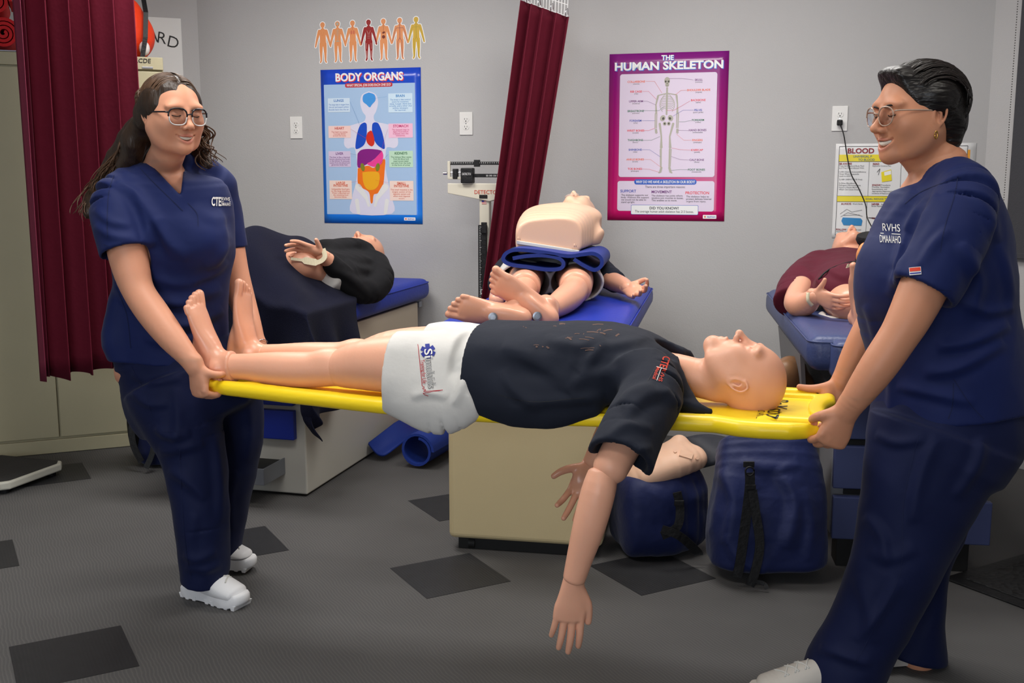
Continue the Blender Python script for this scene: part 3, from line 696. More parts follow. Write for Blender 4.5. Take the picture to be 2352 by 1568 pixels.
M_wood = mat('brown_wood', (110, 70, 40), .5, bump=.15, bscale=12, kind='wave', var=.15, vscale=5)
box('crate', (0, 0, .1), (.6, .3, .2), M_wood, we); box('lid', (0, 0, .21), (.62, .32, .02), M_wood, we)
# =================================================================== anatomy helpers
def basis(y, z):                                    # columns x,y,z from forward y and rough up z
    y = nrm(y); x = nrm(np.cross(y, z)); z = np.cross(x, y); return np.stack([x, y, z], 1)
def head_sdf(s, o, Rm, sc=1.0, k=.02, jaw=1.0, smile=0.0, ears=True, eyes='closed', fem=0.0, mouth_open=0.0):
    T = lambda *p: o + Rm @ (V(*p) * sc); L = lambda nodes, kk, side=Rm[:, 0], **q: s.limb([(T(*n[0]), *(np.array(n[1:]) * sc)) for n in nodes], side=side, k=kk * sc, **q)
    E = lambda c, r, kk, op='u', M=None: s.ell(T(*c), np.array(r) * sc, Rm if M is None else Rm @ M, k=kk * sc, op=op)
    E((0, -.016, .034), (.076, .096, .086), .01)
    E((0, .012, .01), (.07, .078, .09), .03); E((0, .016, -.034), (.062 * jaw, .062, .066), .03)
    for q in (-1, 1):
        L([((q * .06 * jaw, -.004, -.045), .016), ((q * .045 * jaw, .035, -.088), .016), ((0, .066, -.098), .015)], .03, sub=4)
        E((q * .043 * jaw, .016, -.03), (.027, .055, .055), .04)
        E((q * .037, .055, -.028 + .006 * smile), (.024 + .003 * smile, .024 + .003 * smile, .024), .03)
        E((q * .034, .078, .026), (.026, .013, .011), .022)
    E((0, .072, -.094), (.019, .016, .016), .022)
    E((0, .068, -.058), (.03, .019, .026), .022)
    # eye sockets
    for q in (-1, 1): E((q * .033, .104, .004), (.021, .018, .014), .018, 's')
    L([((0, .088, .012), .0075), ((0, .099, -.010), .0078), ((0, .112, -.029), .009)], .013, sub=3)
    E((0, .112, -.033), (.0105, .0105, .009), .008)
    for q in (-1, 1):
        E((q * .0125, .099, -.037), (.0075, .011, .0075), .008); E((q * .0065, .107, -.0425), (.003, .0035, .0022), .003, 's')
        # closed / squinting lids
        E((q * .033, .074, .003), (.0165, .0145, .0115), .006)
    # lips
    w = .022 + .011 * smile; u = .012 * smile
    if mouth_open > 0:
        L([((-w, .070, -.068 + u), .008, .002), ((-w * .5, .086, -.0695 + u * .2), .012, .003 + mouth_open * .8), ((0, .092, -.0715), .013, .004 + mouth_open), ((w * .5, .086, -.0695 + u * .2), .012, .003 + mouth_open * .8), ((w, .070, -.068 + u), .008, .002)], .003, side=Rm[:, 1], op='s')
    mo = mouth_open
    L([((-w, .070, -.067 + u), .0022), ((-w * .5, .0885, -.0655 + mo * .3 + u * .25), .0033), ((-.004, .0935, -.063 + mo * .5), .0038), ((.004, .0935, -.063 + mo * .5), .0038), ((w * .5, .0885, -.0655 + mo * .3 + u * .25), .0033), ((w, .070, -.067 + u), .0022)], .006, sub=3)
    L([((-w, .070, -.0685 + u), .0022), ((-w * .5, .0865, -.073 - mo + u * .2), .0038), ((0, .0905, -.0765 - mo * 1.15), .0047), ((w * .5, .0865, -.073 - mo + u * .2), .0038), ((w, .070, -.0685 + u), .0022)], .006, sub=3)
    if ears:
        for q in (-1, 1):
            a = R(20); M = np.array([[math.cos(a), -math.sin(a) * q, 0], [q * math.sin(a), math.cos(a), 0], [0, 0, 1]]).T
            E((q * .077, -.012, -.008), (.008, .018, .031), .006, M=M); E((q * .085, -.009, -.006), (.006, .010, .018), .005, 's', M=M); E((q * .075, -.002, -.034), (.006, .008, .009), .006)
            L([((q * .083, .002, .012), .003), ((q * .087, -.014, .022), .0035), ((q * .088, -.028, .008), .0035), ((q * .085, -.024, -.018), .003), ((q * .079, -.008, -.036), .0035)], .004)
            L([((q * .081, -.006, .006), .0025), ((q * .084, -.016, .0), .003), ((q * .082, -.014, -.018), .003)], .004)
    return T
def hand_sdf(s, o, y, z, side=1, sc=1.0, curl=((20, 25, 15),) * 4, spread=4.0, thumb=None, k=.006, skip=False):
    Rm = basis(y, z); T = lambda p: o + Rm @ (np.array(p, float) * sc)
    L = lambda nodes, kk=k, side_=Rm[:, 0], sub=2: s.limb([(T(n[0]), *(np.array(n[1:]) * sc)) for n in nodes], side=side_, k=kk, sub=sub)
    L([((0, -.02, 0), .027, .021), ((0, .02, -.001), .033, .018), ((0, .06, -.002), .041, .016), ((0, .086, -.003), .041, .0135)], .012, sub=3)
    s.ell(T((side * .022, .035, -.011)), np.array((.018, .03, .014)) * sc, Rm, k=.012)
    xs = (.031, .0105, -.0105, -.030); y0 = (.088, .094, .090, .080); ln = ((.043, .026, .021), (.048, .030, .022), (.044, .028, .022), (.034, .021, .019)); rr = (.0095, .0097, .0093, .0082)
    tips = []
    for i in range(4):
        p = V(side * xs[i], y0[i] - .006, -.003); ang = 0; nd = [(p - V(0, .02, 0), rr[i] * 1.05), (p, rr[i] * 1.08)]; sp = math.tan(R(spread)) * (1.5 - i)
        for j in range(3):
            ang += R(curl[i][j]); p = p + ln[i][j] * nrm(V(side * sp * math.cos(ang), math.cos(ang), -math.sin(ang))); nd.append((p, rr[i] * (1.0, .93, .80)[j]))
        L(nd, .004, sub=3); tips.append((T(nd[-1][0]), Rm))
    th = thumb or ((.02, .012, -.006), (.042, .04, -.014), (.056, .068, -.018), (.064, .094, -.020))
    L([((side * th[0][0], *th[0][1:]), .014), ((side * th[1][0], *th[1][1:]), .0125), ((side * th[2][0], *th[2][1:]), .011), ((side * th[3][0], *th[3][1:]), .009)], .008, sub=3)
    return tips
def foot_sdf(s, o, y, z, side=1, sc=1.0, k=.015):
    """o ankle centre, y towards the toes, z up the shin; side=+1 big toe on +x"""
    Rm = basis(y, z); T = lambda p: o + Rm @ (np.array(p, float) * sc)
    L = lambda nodes, kk=k, sub=3: s.limb([(T(n[0]), *(np.array(n[1:]) * sc)) for n in nodes], side=Rm[:, 0], k=kk, sub=sub)
    s.limb([(T((0, -.005, .034)), .040 * sc, .0445 * sc), (T((0, -.008, -.01)), .037 * sc, .045 * sc)], side=Rm[:, 0], k=k, cap=.22); s.ell(T((0, -.032, -.045)), np.array((.034, .036, .036)) * sc, Rm, k=.03)
    L([((0, 0, -.02), .034, .035), ((side * .004, .05, -.036), .037, .032), ((side * .004, .10, -.052), .043, .024), ((side * .002, .145, -.062), .047, .018), ((side * .0, .165, -.066), .044, .0145)], .025)
    s.ell(T((0, .02, -.07)), np.array((.03, .06, .014)) * sc, Rm, k=.03)
    for i, (x, l, r) in enumerate(((.031, .205, .0135), (.0105, .203, .0105), (-.008, .195, .0098), (-.025, .184, .0092), (-.039, .170, .009))):
        L([((side * x, .155, -.066), r * .9), ((side * x, l - .012, -.067), r * .95), ((side * x, l, -.069), r)], .004, sub=2)
    for q in (-1, 1): s.ell(T((q * .036, -.004, -.003)), np.array((.01, .013, .013)) * sc, Rm, k=.02)
    return T
def loc2w(vf, e):
    A = np.array(MW[e]); return vf[0] @ A[:3, :3].T + A[:3, 3], vf[1]
def pxf(p0, du, dv, Y):                             # print frame: local x,z (metres) -> photo-plane point at distance Y, cast away from the viewer
    def f(x, z):
        q = V(*p0) + V(*du) * x + V(*dv) * z; o = at(q[0], q[1], Y); return tuple(o), tuple(nrm(o - V(0, 0, CAMH)))
    return f
M_plas = mat('manikin_skin', (232, 172, 143), .42, .4, sss=.12, bump=.03, bscale=150, var=.03, vscale=9)
M_plas2 = mat('manikin_skin_glossy', (222, 162, 134), .3, .45, sss=.1, var=.04, vscale=9); M_cpr = mat('manikin_pale', (232, 190, 162), .45, .35, sss=.1)
# =================================================================== spine board
BO = V(.83, 2.74, .73); BA = V(-.961, .276, 0); BN = V(.276, .961, 0)
def BP(t, w, z): return BO + BA * t + BN * w + UP * z
bd = empty('spine_board', BO, math.atan2(BA[1], BA[0]), 'yellow plastic spine board carried between the two people', 'stretcher')
# board local frame: x = towards the feet, y = -far side
_hwx = np.array([-.05, -.01, .02, .05, .09, .16, .215, .275, .4, .8, 1.2, 1.5, 1.7, 1.77, 1.80]); _hwy = np.array([.15, .185, .205, .228, .248, .252, .244, .214, .208, .21, .20, .178, .15, .125, .10])
def board_d(x, y, z):
    zz_ = z + .018 * np.exp(-((x - .95) / .55) ** 2); h = np.interp(x, _hwx, _hwy).astype(np.float32); d2 = np.maximum(np.abs(y) - h, np.maximum(-.022 - x + 0 * y, x - 1.8))
    nt = np.sqrt(((x + .055) / .06) ** 2 + (y / .13) ** 2); d2 = np.maximum(d2, (1 - nt) * .06)        # concave head end
    for sy in (-1, 1):
        for x0, x1, yy, r in ((.03, .115, .186, .0145), (1.66, 1.74, .09, .014), (.55, .66, .17, .014), (1.0, 1.11, .165, .014)):
            t = np.clip((x - x0) / (x1 - x0), 0, 1); d2 = np.maximum(d2, r - np.sqrt((x - x0 - t * (x1 - x0)) ** 2 + (y - sy * yy) ** 2))
    r = .021; a = np.maximum(d2 + r, 0); b = np.maximum(np.abs(zz_) - .0215 + r, 0)
    d = np.sqrt(a * a + b * b) - r + np.minimum(np.maximum(d2 + r, np.abs(zz_) - .0215 + r), 0)
    rec = np.maximum(-(zz_ - .011), d2 + .045 - .0); return np.maximum(d, -rec * .8)
s = SDF(); s.limb([((-.05, -.26, -.03), .01), ((1.85, .26, .05), .01)], sub=1); s.pr = [('limb', np.array([[-.06, -.27, -.045, .01, .01], [1.83, .27, .03, .01, .01]]), V(1, 0, 0), .0, 1, 'u', 2.0)]
class _S(SDF):
    def field(s, vox, lo, hi):
        n = np.ceil((hi - lo) / vox).astype(int) + 1; X = [(lo[i] + vox * np.arange(n[i])).astype(np.float32) for i in range(3)]
        return (board_d(X[0][:, None, None], X[1][None, :, None], X[2][None, None, :]) * np.ones(n, np.float32)).astype(np.float32), n
s2 = _S(); s2.pr = s.pr
M_yel = mat('yellow_plastic', (255, 220, 34), .35, .45, sss=.05, bump=.02, bscale=120)
_bvf = loc2w(s2.mesh(.006), bd); sobj('deck', _bvf, M_yel, bd); _bt = bvh(_bvf)
p = Print().text('BaXstrap', 0, 0, .05, y=0, bold=-.004, shear=.25, width=.27)
def bfr(x, z): return tuple(BP(.215 + z, -x * 1.0 + 0.03, .2)), (0, 0, -1)
obj('lettering', wrap_print(p, lambda x, z: (tuple(BP(.152 - z, -.035 - x, .2)), (0, 0, -1)), _bt, .0015), M_ink, bd, world=True, fix=False, label='black lettering across the head end')
p = Print().text('S P I N E  B O A R D', 0, 0, .018, width=.26); obj('small_lettering', wrap_print(p, lambda x, z: (tuple(BP(.176 - z, -.035 - x, .2)), (0, 0, -1)), _bt, .0015), M_ink, bd, world=True, fix=False)
p = Print().text('MADE IN U.S.A.', 0, 0, .014, width=.1); obj('small_lettering', wrap_print(p, lambda x, z: (tuple(BP(1.5 + z, -.05 + x, .2)), (0, 0, -1)), _bt, .0015), M_ink, bd, world=True, fix=False)

# =================================================================== manikin lying on the board
mk = empty('training_manikin', BP(.95, 0, .012), 0, 'bald patient manikin in dark shirt and grey shorts lying on the yellow board', 'manikin')
# head: ear-level centre
HO = at(1706, 862, 2.80)
up_h = nrm(-BA * .985 - UP * .16); fw_h = nrm(UP * .985 - BA * .16)
Rh = basis(fw_h, up_h); Rh = np.stack([nrm(np.cross(fw_h, up_h)), fw_h, up_h], 1)
s = SDF(); head_sdf(s, HO, Rh, .97, jaw=.96, smile=.1)
NK0 = HO + Rh @ V(0, -.03, -.06); NK1 = BP(.40, 0, .085); NKM = NK0 * .45 + NK1 * .55
s.limb([(NK0, .052, .056), (NKM, .05, .052)], side=Rh[:, 0], k=.02)
Th = lambda *q: HO + Rh @ (V(*q) * .97)
for q in (-1, 1): s.limb([(Th(q * .018, .0885, .0005), .0014), (Th(q * .033, .0905, -.003), .0014), (Th(q * .047, .083, -.0005), .0014)], k=.001, op='s')
sobj('head', s.mesh(.003), M_plas, mk)
s = SDF(); s.limb([(NKM + (NK1 - NKM) * .0, .0495, .0515), (NK1, .055, .055), (BP(.47, 0, .08), .1, .07), (BP(.55, 0, .085), .13, .08)], side=BN, k=.01, cap=.3)
sobj('neck', s.mesh(.005), M_plas, mk)
def leg(w0, wk, wa, side):
    th = SDF().limb([(BP(1.02, w0, .085), .082, .085), (BP(1.16, w0, .088), .08, .083), (BP(1.27, w0 * .97, .082), .07, .073), (BP(1.34, wk, .07), .060, .059), (BP(1.365, wk, .066), .052, .05)], side=BN, k=.0, cap=.5)
    sobj('thigh', th.mesh(.005), M_plas, mk)
    sh = SDF().limb([(BP(1.335, wk, .066), .05, .050), (BP(1.375, wk, .066), .0535, .0515), (BP(1.46, wk, .058), .054, .052), (BP(1.56, (wk + wa) / 2, .055), .05, .05), (BP(1.66, wa, .055), .0375, .040), (BP(1.72, wa, .053), .0355, .0385)], side=BN, k=0)
    sh.ell(BP(1.39, wk, .088), (.04, .03, .03), k=.03)
    sobj('shin', sh.mesh(.005), M_plas, mk)
    f = SDF(); up_ = nrm(UP * .97 + BA * (.10 if side < 0 else -.16)); foot_sdf(f, BP(1.742, wa, .056), up_ + BN * (.05 if side < 0 else .1), -BA, side=1 if side < 0 else -1, sc=1.06)
    sobj('foot', f.mesh(.0032), M_plas2, mk)
leg(-.095, -.088, -.082, -1); leg(.10, .10, .105, 1)
# torso under clothes is closed off by the garments; near arm
nA = [at(1497, 912, 2.66), at(1440, 1005, 2.53), at(1398, 1082, 2.47)]
s = SDF().limb([(nA[0], .05), (nA[1], .046), (nA[2] + V(.006, 0, .012), .043)], k=0); sobj('upper_arm', s.mesh(.005), M_plas, mk)
s = SDF().limb([(at(1384, 1092, 2.465), .037), (at(1374, 1130, 2.455), .041), (at(1354, 1205, 2.45), .0395), (at(1332, 1280, 2.45), .032), (at(1319, 1328, 2.45), .0275)], k=0, cap=.5); sobj('forearm', s.mesh(.004), M_plas, mk)
s = SDF(); hand_sdf(s, at(1316, 1346, 2.45), at(1300, 1480, 2.45) - at(1318, 1340, 2.45), V(.1, -1, .1), side=-1, sc=.95, curl=((5, 10, 8), (4, 8, 8), (4, 8, 8), (6, 12, 8)), spread=3.2, thumb=((.02, .012, -.006), (.043, .045, -.008), (.051, .074, -.012), (.054, .098, -.015)))
sobj('hand', s.mesh(.0028), M_plas, mk)
# far arm
fA = [BP(.5, .2, .08), at(1410, 960, 3.1), at(1362, 1062, 3.08)]
s = SDF().limb([(fA[0], .05), (BP(.56, .262, .03), .044), (at(1415, 955, 3.06), .04)], k=0); sobj('upper_arm', s.mesh(.006), M_plas, mk)
s = SDF().limb([(at(1415, 957, 3.06), .04), (at(1388, 1010, 3.06), .036), (at(1360, 1062, 3.06), .028)], k=0, cap=.5); sobj('forearm', s.mesh(.005), M_plas, mk)
s = SDF(); hand_sdf(s, at(1356, 1070, 3.06), at(1322, 1165, 3.0) - at(1356, 1070, 3.06), V(.35, .9, .0), side=-1, sc=.98, curl=((24, 14, 8), (10, 10, 8), (5, 10, 8), (0, 12, 8)), spread=6, thumb=((.02, .012, -.006), (.05, .03, -.02), (.072, .05, -.03), (.088, .07, -.03)))
sobj('hand', s.mesh(.003), M_plas2, mk)
# shirt
def cloth_mat(name, col, rough=.75, fold=.5, fscale=9.0, sheen=.1, var=.06):
    return mat(name, col, rough, .25, bump=fold, bscale=fscale, sheen=sheen, var=var, vscale=12, detail=4)
M_shirt = cloth_mat('dark_shirt', (25, 30, 43), .8, .35, 11, .03)
M_shorts = cloth_mat('grey_shorts', (206, 204, 200), .85, .3, 14, .05, .05)
s = SDF()
s.limb([(BP(.40, 0, .085), .115, .06), (BP(.455, 0, .092), .185, .082), (BP(.53, 0, .102), .205, .1), (BP(.64, 0, .108), .205, .108), (BP(.77, 0, .105), .195, .106), (BP(.88, 0, .1), .198, .108), (BP(.95, 0, .098), .205, .112)], side=BN, k=.02, cap=.25, sq=2.4)
s.limb([(BP(.47, -.14, .10), .08), (at(1500, 905, 2.65), .082, .078), (at(1455, 985, 2.53), .079, .075), (at(1425, 1056, 2.46), .084, .08)], side=V(.8, 0, -.6), k=.06, cap=.12)
s.limb([(BP(.48, .15, .09), .07), (BP(.54, .22, .05), .07), (BP(.6, .26, -.02), .065)], k=.05, cap=.2)
s.limb([(BP(.37, -.1, .035), .035, .03), (BP(.33, -.125, .02), .02, .016), (BP(.295, -.13, .014), .012, .01)], k=.04)      # loose cloth under the neck
s.limb([(BP(.95, -.185, .06), .03, .06), (BP(.84, -.203, .025), .026, .06), (BP(.72, -.208, .018), .026, .062), (BP(.6, -.195, .05), .03, .06)], side=BN, k=.05)
s.limb([(BP(.43, -.05, .13), .016), (BP(.385, -.088, .1), .016), (BP(.375, -.105, .05), .018)], k=.035); s.limb([(BP(.43, .05, .14), .014), (BP(.38, .085, .125), .014), (BP(.37, .1, .07), .016)], k=.03)
s.fn(wrinkle(.006, 7, 5.5), op='d')
s.limb([(HO, .05), (NKM, .054), (NK1 + UP * .01, .06), (BP(.43, 0, .125), .05)], k=.012, op='s'); s.ell(BP(.40, -.0, .16), (.05, .035, .05), k=.02, op='s')
s.limb([(at(1438, 1015, 2.5), .05), (at(1424, 1056, 2.458), .066), (at(1412, 1092, 2.43), .07)], k=.006, op='s')
hN = nrm(V(-.35, 0, -1)); hC = at(1418, 1068, 2.46)
s.fn(lambda x, y, z: np.where((y < 2.62) & (z < .75), (x - hC[0]) * hN[0] + (z - hC[2]) * hN[2], -1), k=.003, op='i')
s.fn(lambda x, y, z: ((x - BO[0]) * BA[0] + (y - BO[1]) * BA[1]) - .945, k=.003, op='i')
s.fn(lambda x, y, z: (BO[2] + .0) - z - 10 * np.clip(np.abs((x - BO[0]) * BN[0] + (y - BO[1]) * BN[1]) - .15, 0, .03), k=.004, op='i')
vf = folds(s.mesh(.005), [(((1330, 860), (1360, 830), (1395, 780)), 14, .010, .8), (((1300, 900), (1340, 860), (1420, 850)), 16, .011, -.8), (((1150, 800), (1220, 830), (1300, 880)), 18, .008, .6), (((1250, 780), (1330, 800), (1400, 760)), 14, .008, .6), (((1200, 930), (1300, 925), (1390, 915)), 14, .009, .8), (((1380, 800), (1440, 790), (1500, 770)), 12, .007, .5), (((1420, 930), (1450, 900), (1500, 880)), 14, .012, -.8), (((1440, 960), (1480, 920), (1540, 900)), 14, .010, .8), (((1395, 1010), (1440, 980), (1500, 990)), 12, .007, .6), (((1420, 1060), (1460, 1040), (1500, 1030)), 10, .006, .6), (((1150, 850), (1180, 900), (1240, 945)), 14, .007, .6), (((1300, 770), (1320, 830), (1290, 900)), 15, .007, -.6), (((1520, 900), (1560, 930), (1620, 940)), 12, .008, .6)]); sh_o = sobj('shirt', vf, M_shirt, mk); _t = bvh(vf)
M_redt = mat('red_thread', (206, 58, 34), .7); M_wht = mat('white_thread', (228, 226, 222), .7)
fr = pxf((1530, 812), (-130, 360), (330, 90), 2.35)
obj('lettering', wrap_print(Print().text('CTE', .05, -.012, .05, bold=.02, width=.07), fr, _t), M_redt, sh_o, world=True, fix=False, label='red embroidered letters')
obj('lettering', wrap_print(Print().text('RVHS', .13, .012, .026, bold=.01, width=.08).text('Medical', .128, -.03, .026, bold=.008, width=.075), fr, _t), M_redt, sh_o, world=True, fix=False, label='red embroidered letters')
obj('logo_bar', wrap_print(Print().rect(.088, -.032, .091, .04).rect(.09, .0, .17, .004), fr, _t), M_wht, sh_o, world=True, fix=False)
obj('pocket_seam', wrap_print(Print().line([(0, 0), (.13, -.02), (.15, .02), (.14, .1)], .0009), pxf((1385, 855), (800, 20), (60, -800), 2.35), _t, .0016), MATS['black_nylon'], sh_o, world=True, fix=False)
obj('side_seam', wrap_print(Print().line([(x * .03, -.012 * math.sin(x * .55)) for x in range(9)], .0012), pxf((1140, 905), (850, 80), (0, -850), 2.35), _t, .0016), MATS['black_nylon'], sh_o, world=True, fix=False)
p = Print(); rg = random.Random(4)
for (cx, cy, n_, sz) in ((.1, .0, 7, .03), (.0, -.05, 4, .02), (.17, .02, 6, .03), (.05, .05, 3, .015), (.13, -.06, 4, .02), (-.05, .04, 2, .012)):
    for i in range(n_):
        a = rg.uniform(0, 6.28); x, z = cx + rg.gauss(0, sz * .7), cy + rg.gauss(0, sz * .4); l = rg.uniform(.2, .6) * sz
        p.line([(x - l * math.cos(a), z - l * .4 * math.sin(a)), (x, z + .002), (x + l * math.cos(a), z + l * .4 * math.sin(a))], rg.uniform(.002, .006))
obj('paint_stain', wrap_print(p, pxf((1245, 770), (820, 0), (0, -500), 2.45), _t, .0018), mat('tan_stain', (96, 74, 66), .9), sh_o, world=True, fix=False, label='tan paint smudges')
# shorts
s = SDF()
s.limb([(BP(.86, 0, .095), .16, .075), (BP(.945, 0, .092), .176, .082), (BP(1.02, 0, .09), .192, .098)], side=BN, k=.02)
s.limb([(BP(.99, -.1, .088), .098, .092), (BP(1.08, -.1, .09), .1, .098), (BP(1.175, -.1, .09), .098, .094)], side=BN, k=.04, cap=.15); s.limb([(BP(.99, .1, .088), .098, .092), (BP(1.08, .105, .09), .1, .098), (BP(1.15, .105, .088), .098, .092)], side=BN, k=.04, cap=.15)
s.limb([(BP(1.19, -.178, .035), .032, .058), (BP(1.08, -.194, .012), .036, .075), (BP(1.0, -.202, .0), .036, .08), (BP(.92, -.195, .03), .032, .06)], side=BN, k=.045, cap=.3)
s.fn(wrinkle(.002, 11, 6), op='d')
for w_ in (-.097, .103): s.limb([(BP(1.1, w_, .086), .084, .086), (BP(1.25, w_, .088), .089, .088)], side=BN, k=.004, op='s')
s.fn(lambda x, y, z: ((x - BO[0]) * BA[0] + (y - BO[1]) * BA[1]) - 1.175 + .3 * np.minimum(0, z - BO[2]), k=.003, op='i')
s.fn(lambda x, y, z: (BO[2] - .002) - z - 10 * np.clip(np.abs((x - BO[0]) * BN[0] + (y - BO[1]) * BN[1]) - .16, 0, .03), k=.004, op='i')
vf = folds(s.mesh(.005), [(((1075, 790), (1068, 850), (1040, 930)), 10, .010, .9), (((1060, 830), (1095, 880), (1130, 935)), 12, .012, -.7), (((1090, 770), (1110, 790), (1125, 830)), 10, .008, .6), (((945, 915), (985, 905), (1030, 915)), 10, .005, .8), (((1085, 800), (1100, 830), (1112, 860)), 9, .008, -.7)]); so = sobj('shorts', vf, M_shorts, mk); _t = bvh(vf)
M_blue2 = mat('blue_ink', (38, 48, 140), .7); M_red2 = mat('red_ink', (176, 40, 52), .7); M_gray2 = mat('grey_ink', (110, 110, 112), .7)
Mp = 850.0; fr = pxf((983, 806), (.10 * Mp, .97 * Mp), (.97 * Mp, -.10 * Mp), 2.4)
p = Print()
for a in (0, 60, 120): c_, q_ = math.cos(R(a)) * .0205, math.sin(R(a)) * .0205; p.line([(c_ * k_, q_ * k_) for k_ in (1, .75, .5, .25, 0, -.25, -.5, -.75, -1)], .0125)
obj('star_emblem', wrap_print(p, fr, _t, .0024), M_blue2, so, world=True, fix=False, label='blue six-pointed star')
obj('lettering', wrap_print(Print().text('Si', .006, -.010, .022, 'c', bold=.014, width=.025), fr, _t, .0048), M_wht, so, world=True, fix=False)
obj('lettering', wrap_print(Print().text('mulaids', .062, -.010, .022, 'c', bold=.014, width=.082), fr, _t, .0028), M_gray2, so, world=True, fix=False)
obj('lettering', wrap_print(Print().text('mulaids', .062, -.0095, .021, 'c', bold=-.012, width=.080), fr, _t, .0036), M_shorts, so, world=True, fix=False)
obj('lettering', wrap_print(Print().text('Training for Life', .055, -.0235, .011, 'c', bold=.008, width=.066), fr, _t, .003), M_red2, so, world=True, fix=False)
obj('pulse_line', wrap_print(Print().line([(-.022 + .0116 * k_, -.026) for k_ in range(10)] + [(.094, -.0265), (.098, -.02), (.102, -.026), (.106, -.017), (.11, -.024), (.1115, .03), (.115, -.026), (.119, -.022), (.124, -.012)], .0016), fr, _t, .0028), M_red2, so, world=True, fix=False)
# =================================================================== people: shared pieces
def lens_mat():
    m = bpy.data.materials.new('spectacle_lens'); m.use_nodes = True; nt = m.node_tree; n = nt.nodes; l = nt.links
    t = n.new('ShaderNodeBsdfTransparent'); g = n.new('ShaderNodeBsdfGlossy'); g.inputs['Roughness'].default_value = .03; mx = n.new('ShaderNodeMixShader'); fr = n.new('ShaderNodeFresnel'); fr.inputs[0].default_value = 1.5
    t.inputs[0].default_value = (.93, .94, .95, 1)
    l.new(fr.outputs[0], mx.inputs[0]); l.new(t.outputs[0], mx.inputs[1]); l.new(g.outputs[0], mx.inputs[2]); l.new(mx.outputs[0], n['Material Output'].inputs[0]); return m
M_lens = lens_mat()
M_teeth = mat('teeth', (226, 216, 200), .3, .5); M_lash = mat('lashes', (26, 18, 16), .7); M_gold = mat('gold', (212, 170, 90), .25, metal=1.0)
def body_mesh(s, vox, fine):
    v, f = s.mesh(vox); c = v[f].mean(1); keep = np.ones(len(f), bool); parts = []
    for lo, hi, fv in fine:
        lo = np.array(lo, float); hi = np.array(hi, float)
        keep &= ~((c > lo + 1.2 * vox) & (c < hi - 1.2 * vox)).all(1); parts.append(s.mesh(fv, lo, hi))
    return join([(v, f[keep])] + parts)
def skin_cols(HO, Rm, sc, base, lip, smile, mo, blush=.0):
    w = .022 + .011 * smile; u = .012 * smile
    N = [(-w, .070, -.067 + u, .0022), (-w * .5, .0885, -.0655 + mo * .3 + u * .25, .0034), (0, .0935, -.063 + mo * .5, .004), (w * .5, .0885, -.0655 + mo * .3 + u * .25, .0034), (w, .070, -.067 + u, .0022)]
    N2 = [(-w, .070, -.0685 + u, .0022), (-w * .5, .0865, -.073 - mo + u * .2, .004), (0, .0905, -.0765 - mo * 1.15, .005), (w * .5, .0865, -.073 - mo + u * .2, .004), (w, .070, -.0685 + u, .0022)]
    A = np.concatenate([catmull(N, 5), catmull(N2, 5)])
    b = np.array(lin(base)); lc = np.array(lin(lip))
    def f(v):
        p = (v - HO) @ Rm / sc; c = np.tile(b, (len(v), 1)); near = (np.abs(p) < .13).all(1)
        q = p[near]; d = np.full(len(q), 1.0)
        for a in A: d = np.minimum(d, np.linalg.norm(q - a[:3], axis=1) - a[3])
        k = (1 - sst(d, -.001, .0022))[:, None]; cc = c[near] * (1 - k) + lc * k
        g = np.maximum(0, 1 - np.minimum(np.linalg.norm(q - V(.045, .06, -.035), axis=1), np.linalg.norm(q - V(-.045, .06, -.035), axis=1)) / .035)[:, None] * blush
        cc = cc * (1 - g) + cc * np.array([1.05, .8, .78]) * g
        c[near] = cc; return c
    return f
def face_bits(root, T, Rm, sc, smile, mo, brow, lash=True, brow_m=None, eye_open=0.0):
    w = .022 + .011 * smile; u = .012 * smile
    t = MB(); P = catmull([(-w * .85, .070, -.066 + u * .7), (-w * .42, .0825, -.0675 + u * .15), (0, .086, -.069), (w * .42, .0825, -.0675 + u * .15), (w * .85, .070, -.066 + u * .7)], 4)
    if mo > 0: t.tube([T(*q) for q in P], [.003 * sc] * 3 + [(.0045 + mo * .25) * sc] * (len(P) - 6) + [.003 * sc] * 3, 8, flat=1.0); obj('teeth', t, M_teeth, root, world=True, smooth=True)
    for q in (-1, 1):
        P = catmull([(q * .0175, .0868, .0005), (q * .026, .0905, -.0025), (q * .034, .0905, -.0035), (q * .043, .086, -.0015), (q * .05, .078, .002)], 4)
        obj('eyelashes', MB().tube([T(*p_) for p_ in P], [.0006] + [.0013] * (len(P) - 2) + [.0005], 6), M_lash, root, world=True, smooth=True)
        P = catmull([(q * .013, .0945, .0195 + brow), (q * .028, .0955, .0238 + brow), (q * .043, .0868, .0235 + brow), (q * .056, .073, .0175 + brow)], 5); n = len(P)
        obj('eyebrow', MB().tube([T(*p_) for p_ in P], [.0009 + .0015 * math.sin(math.pi * (i + 1.5) / (n + 1)) for i in range(n)], 6), brow_m or M_lash, root, world=True, smooth=True)
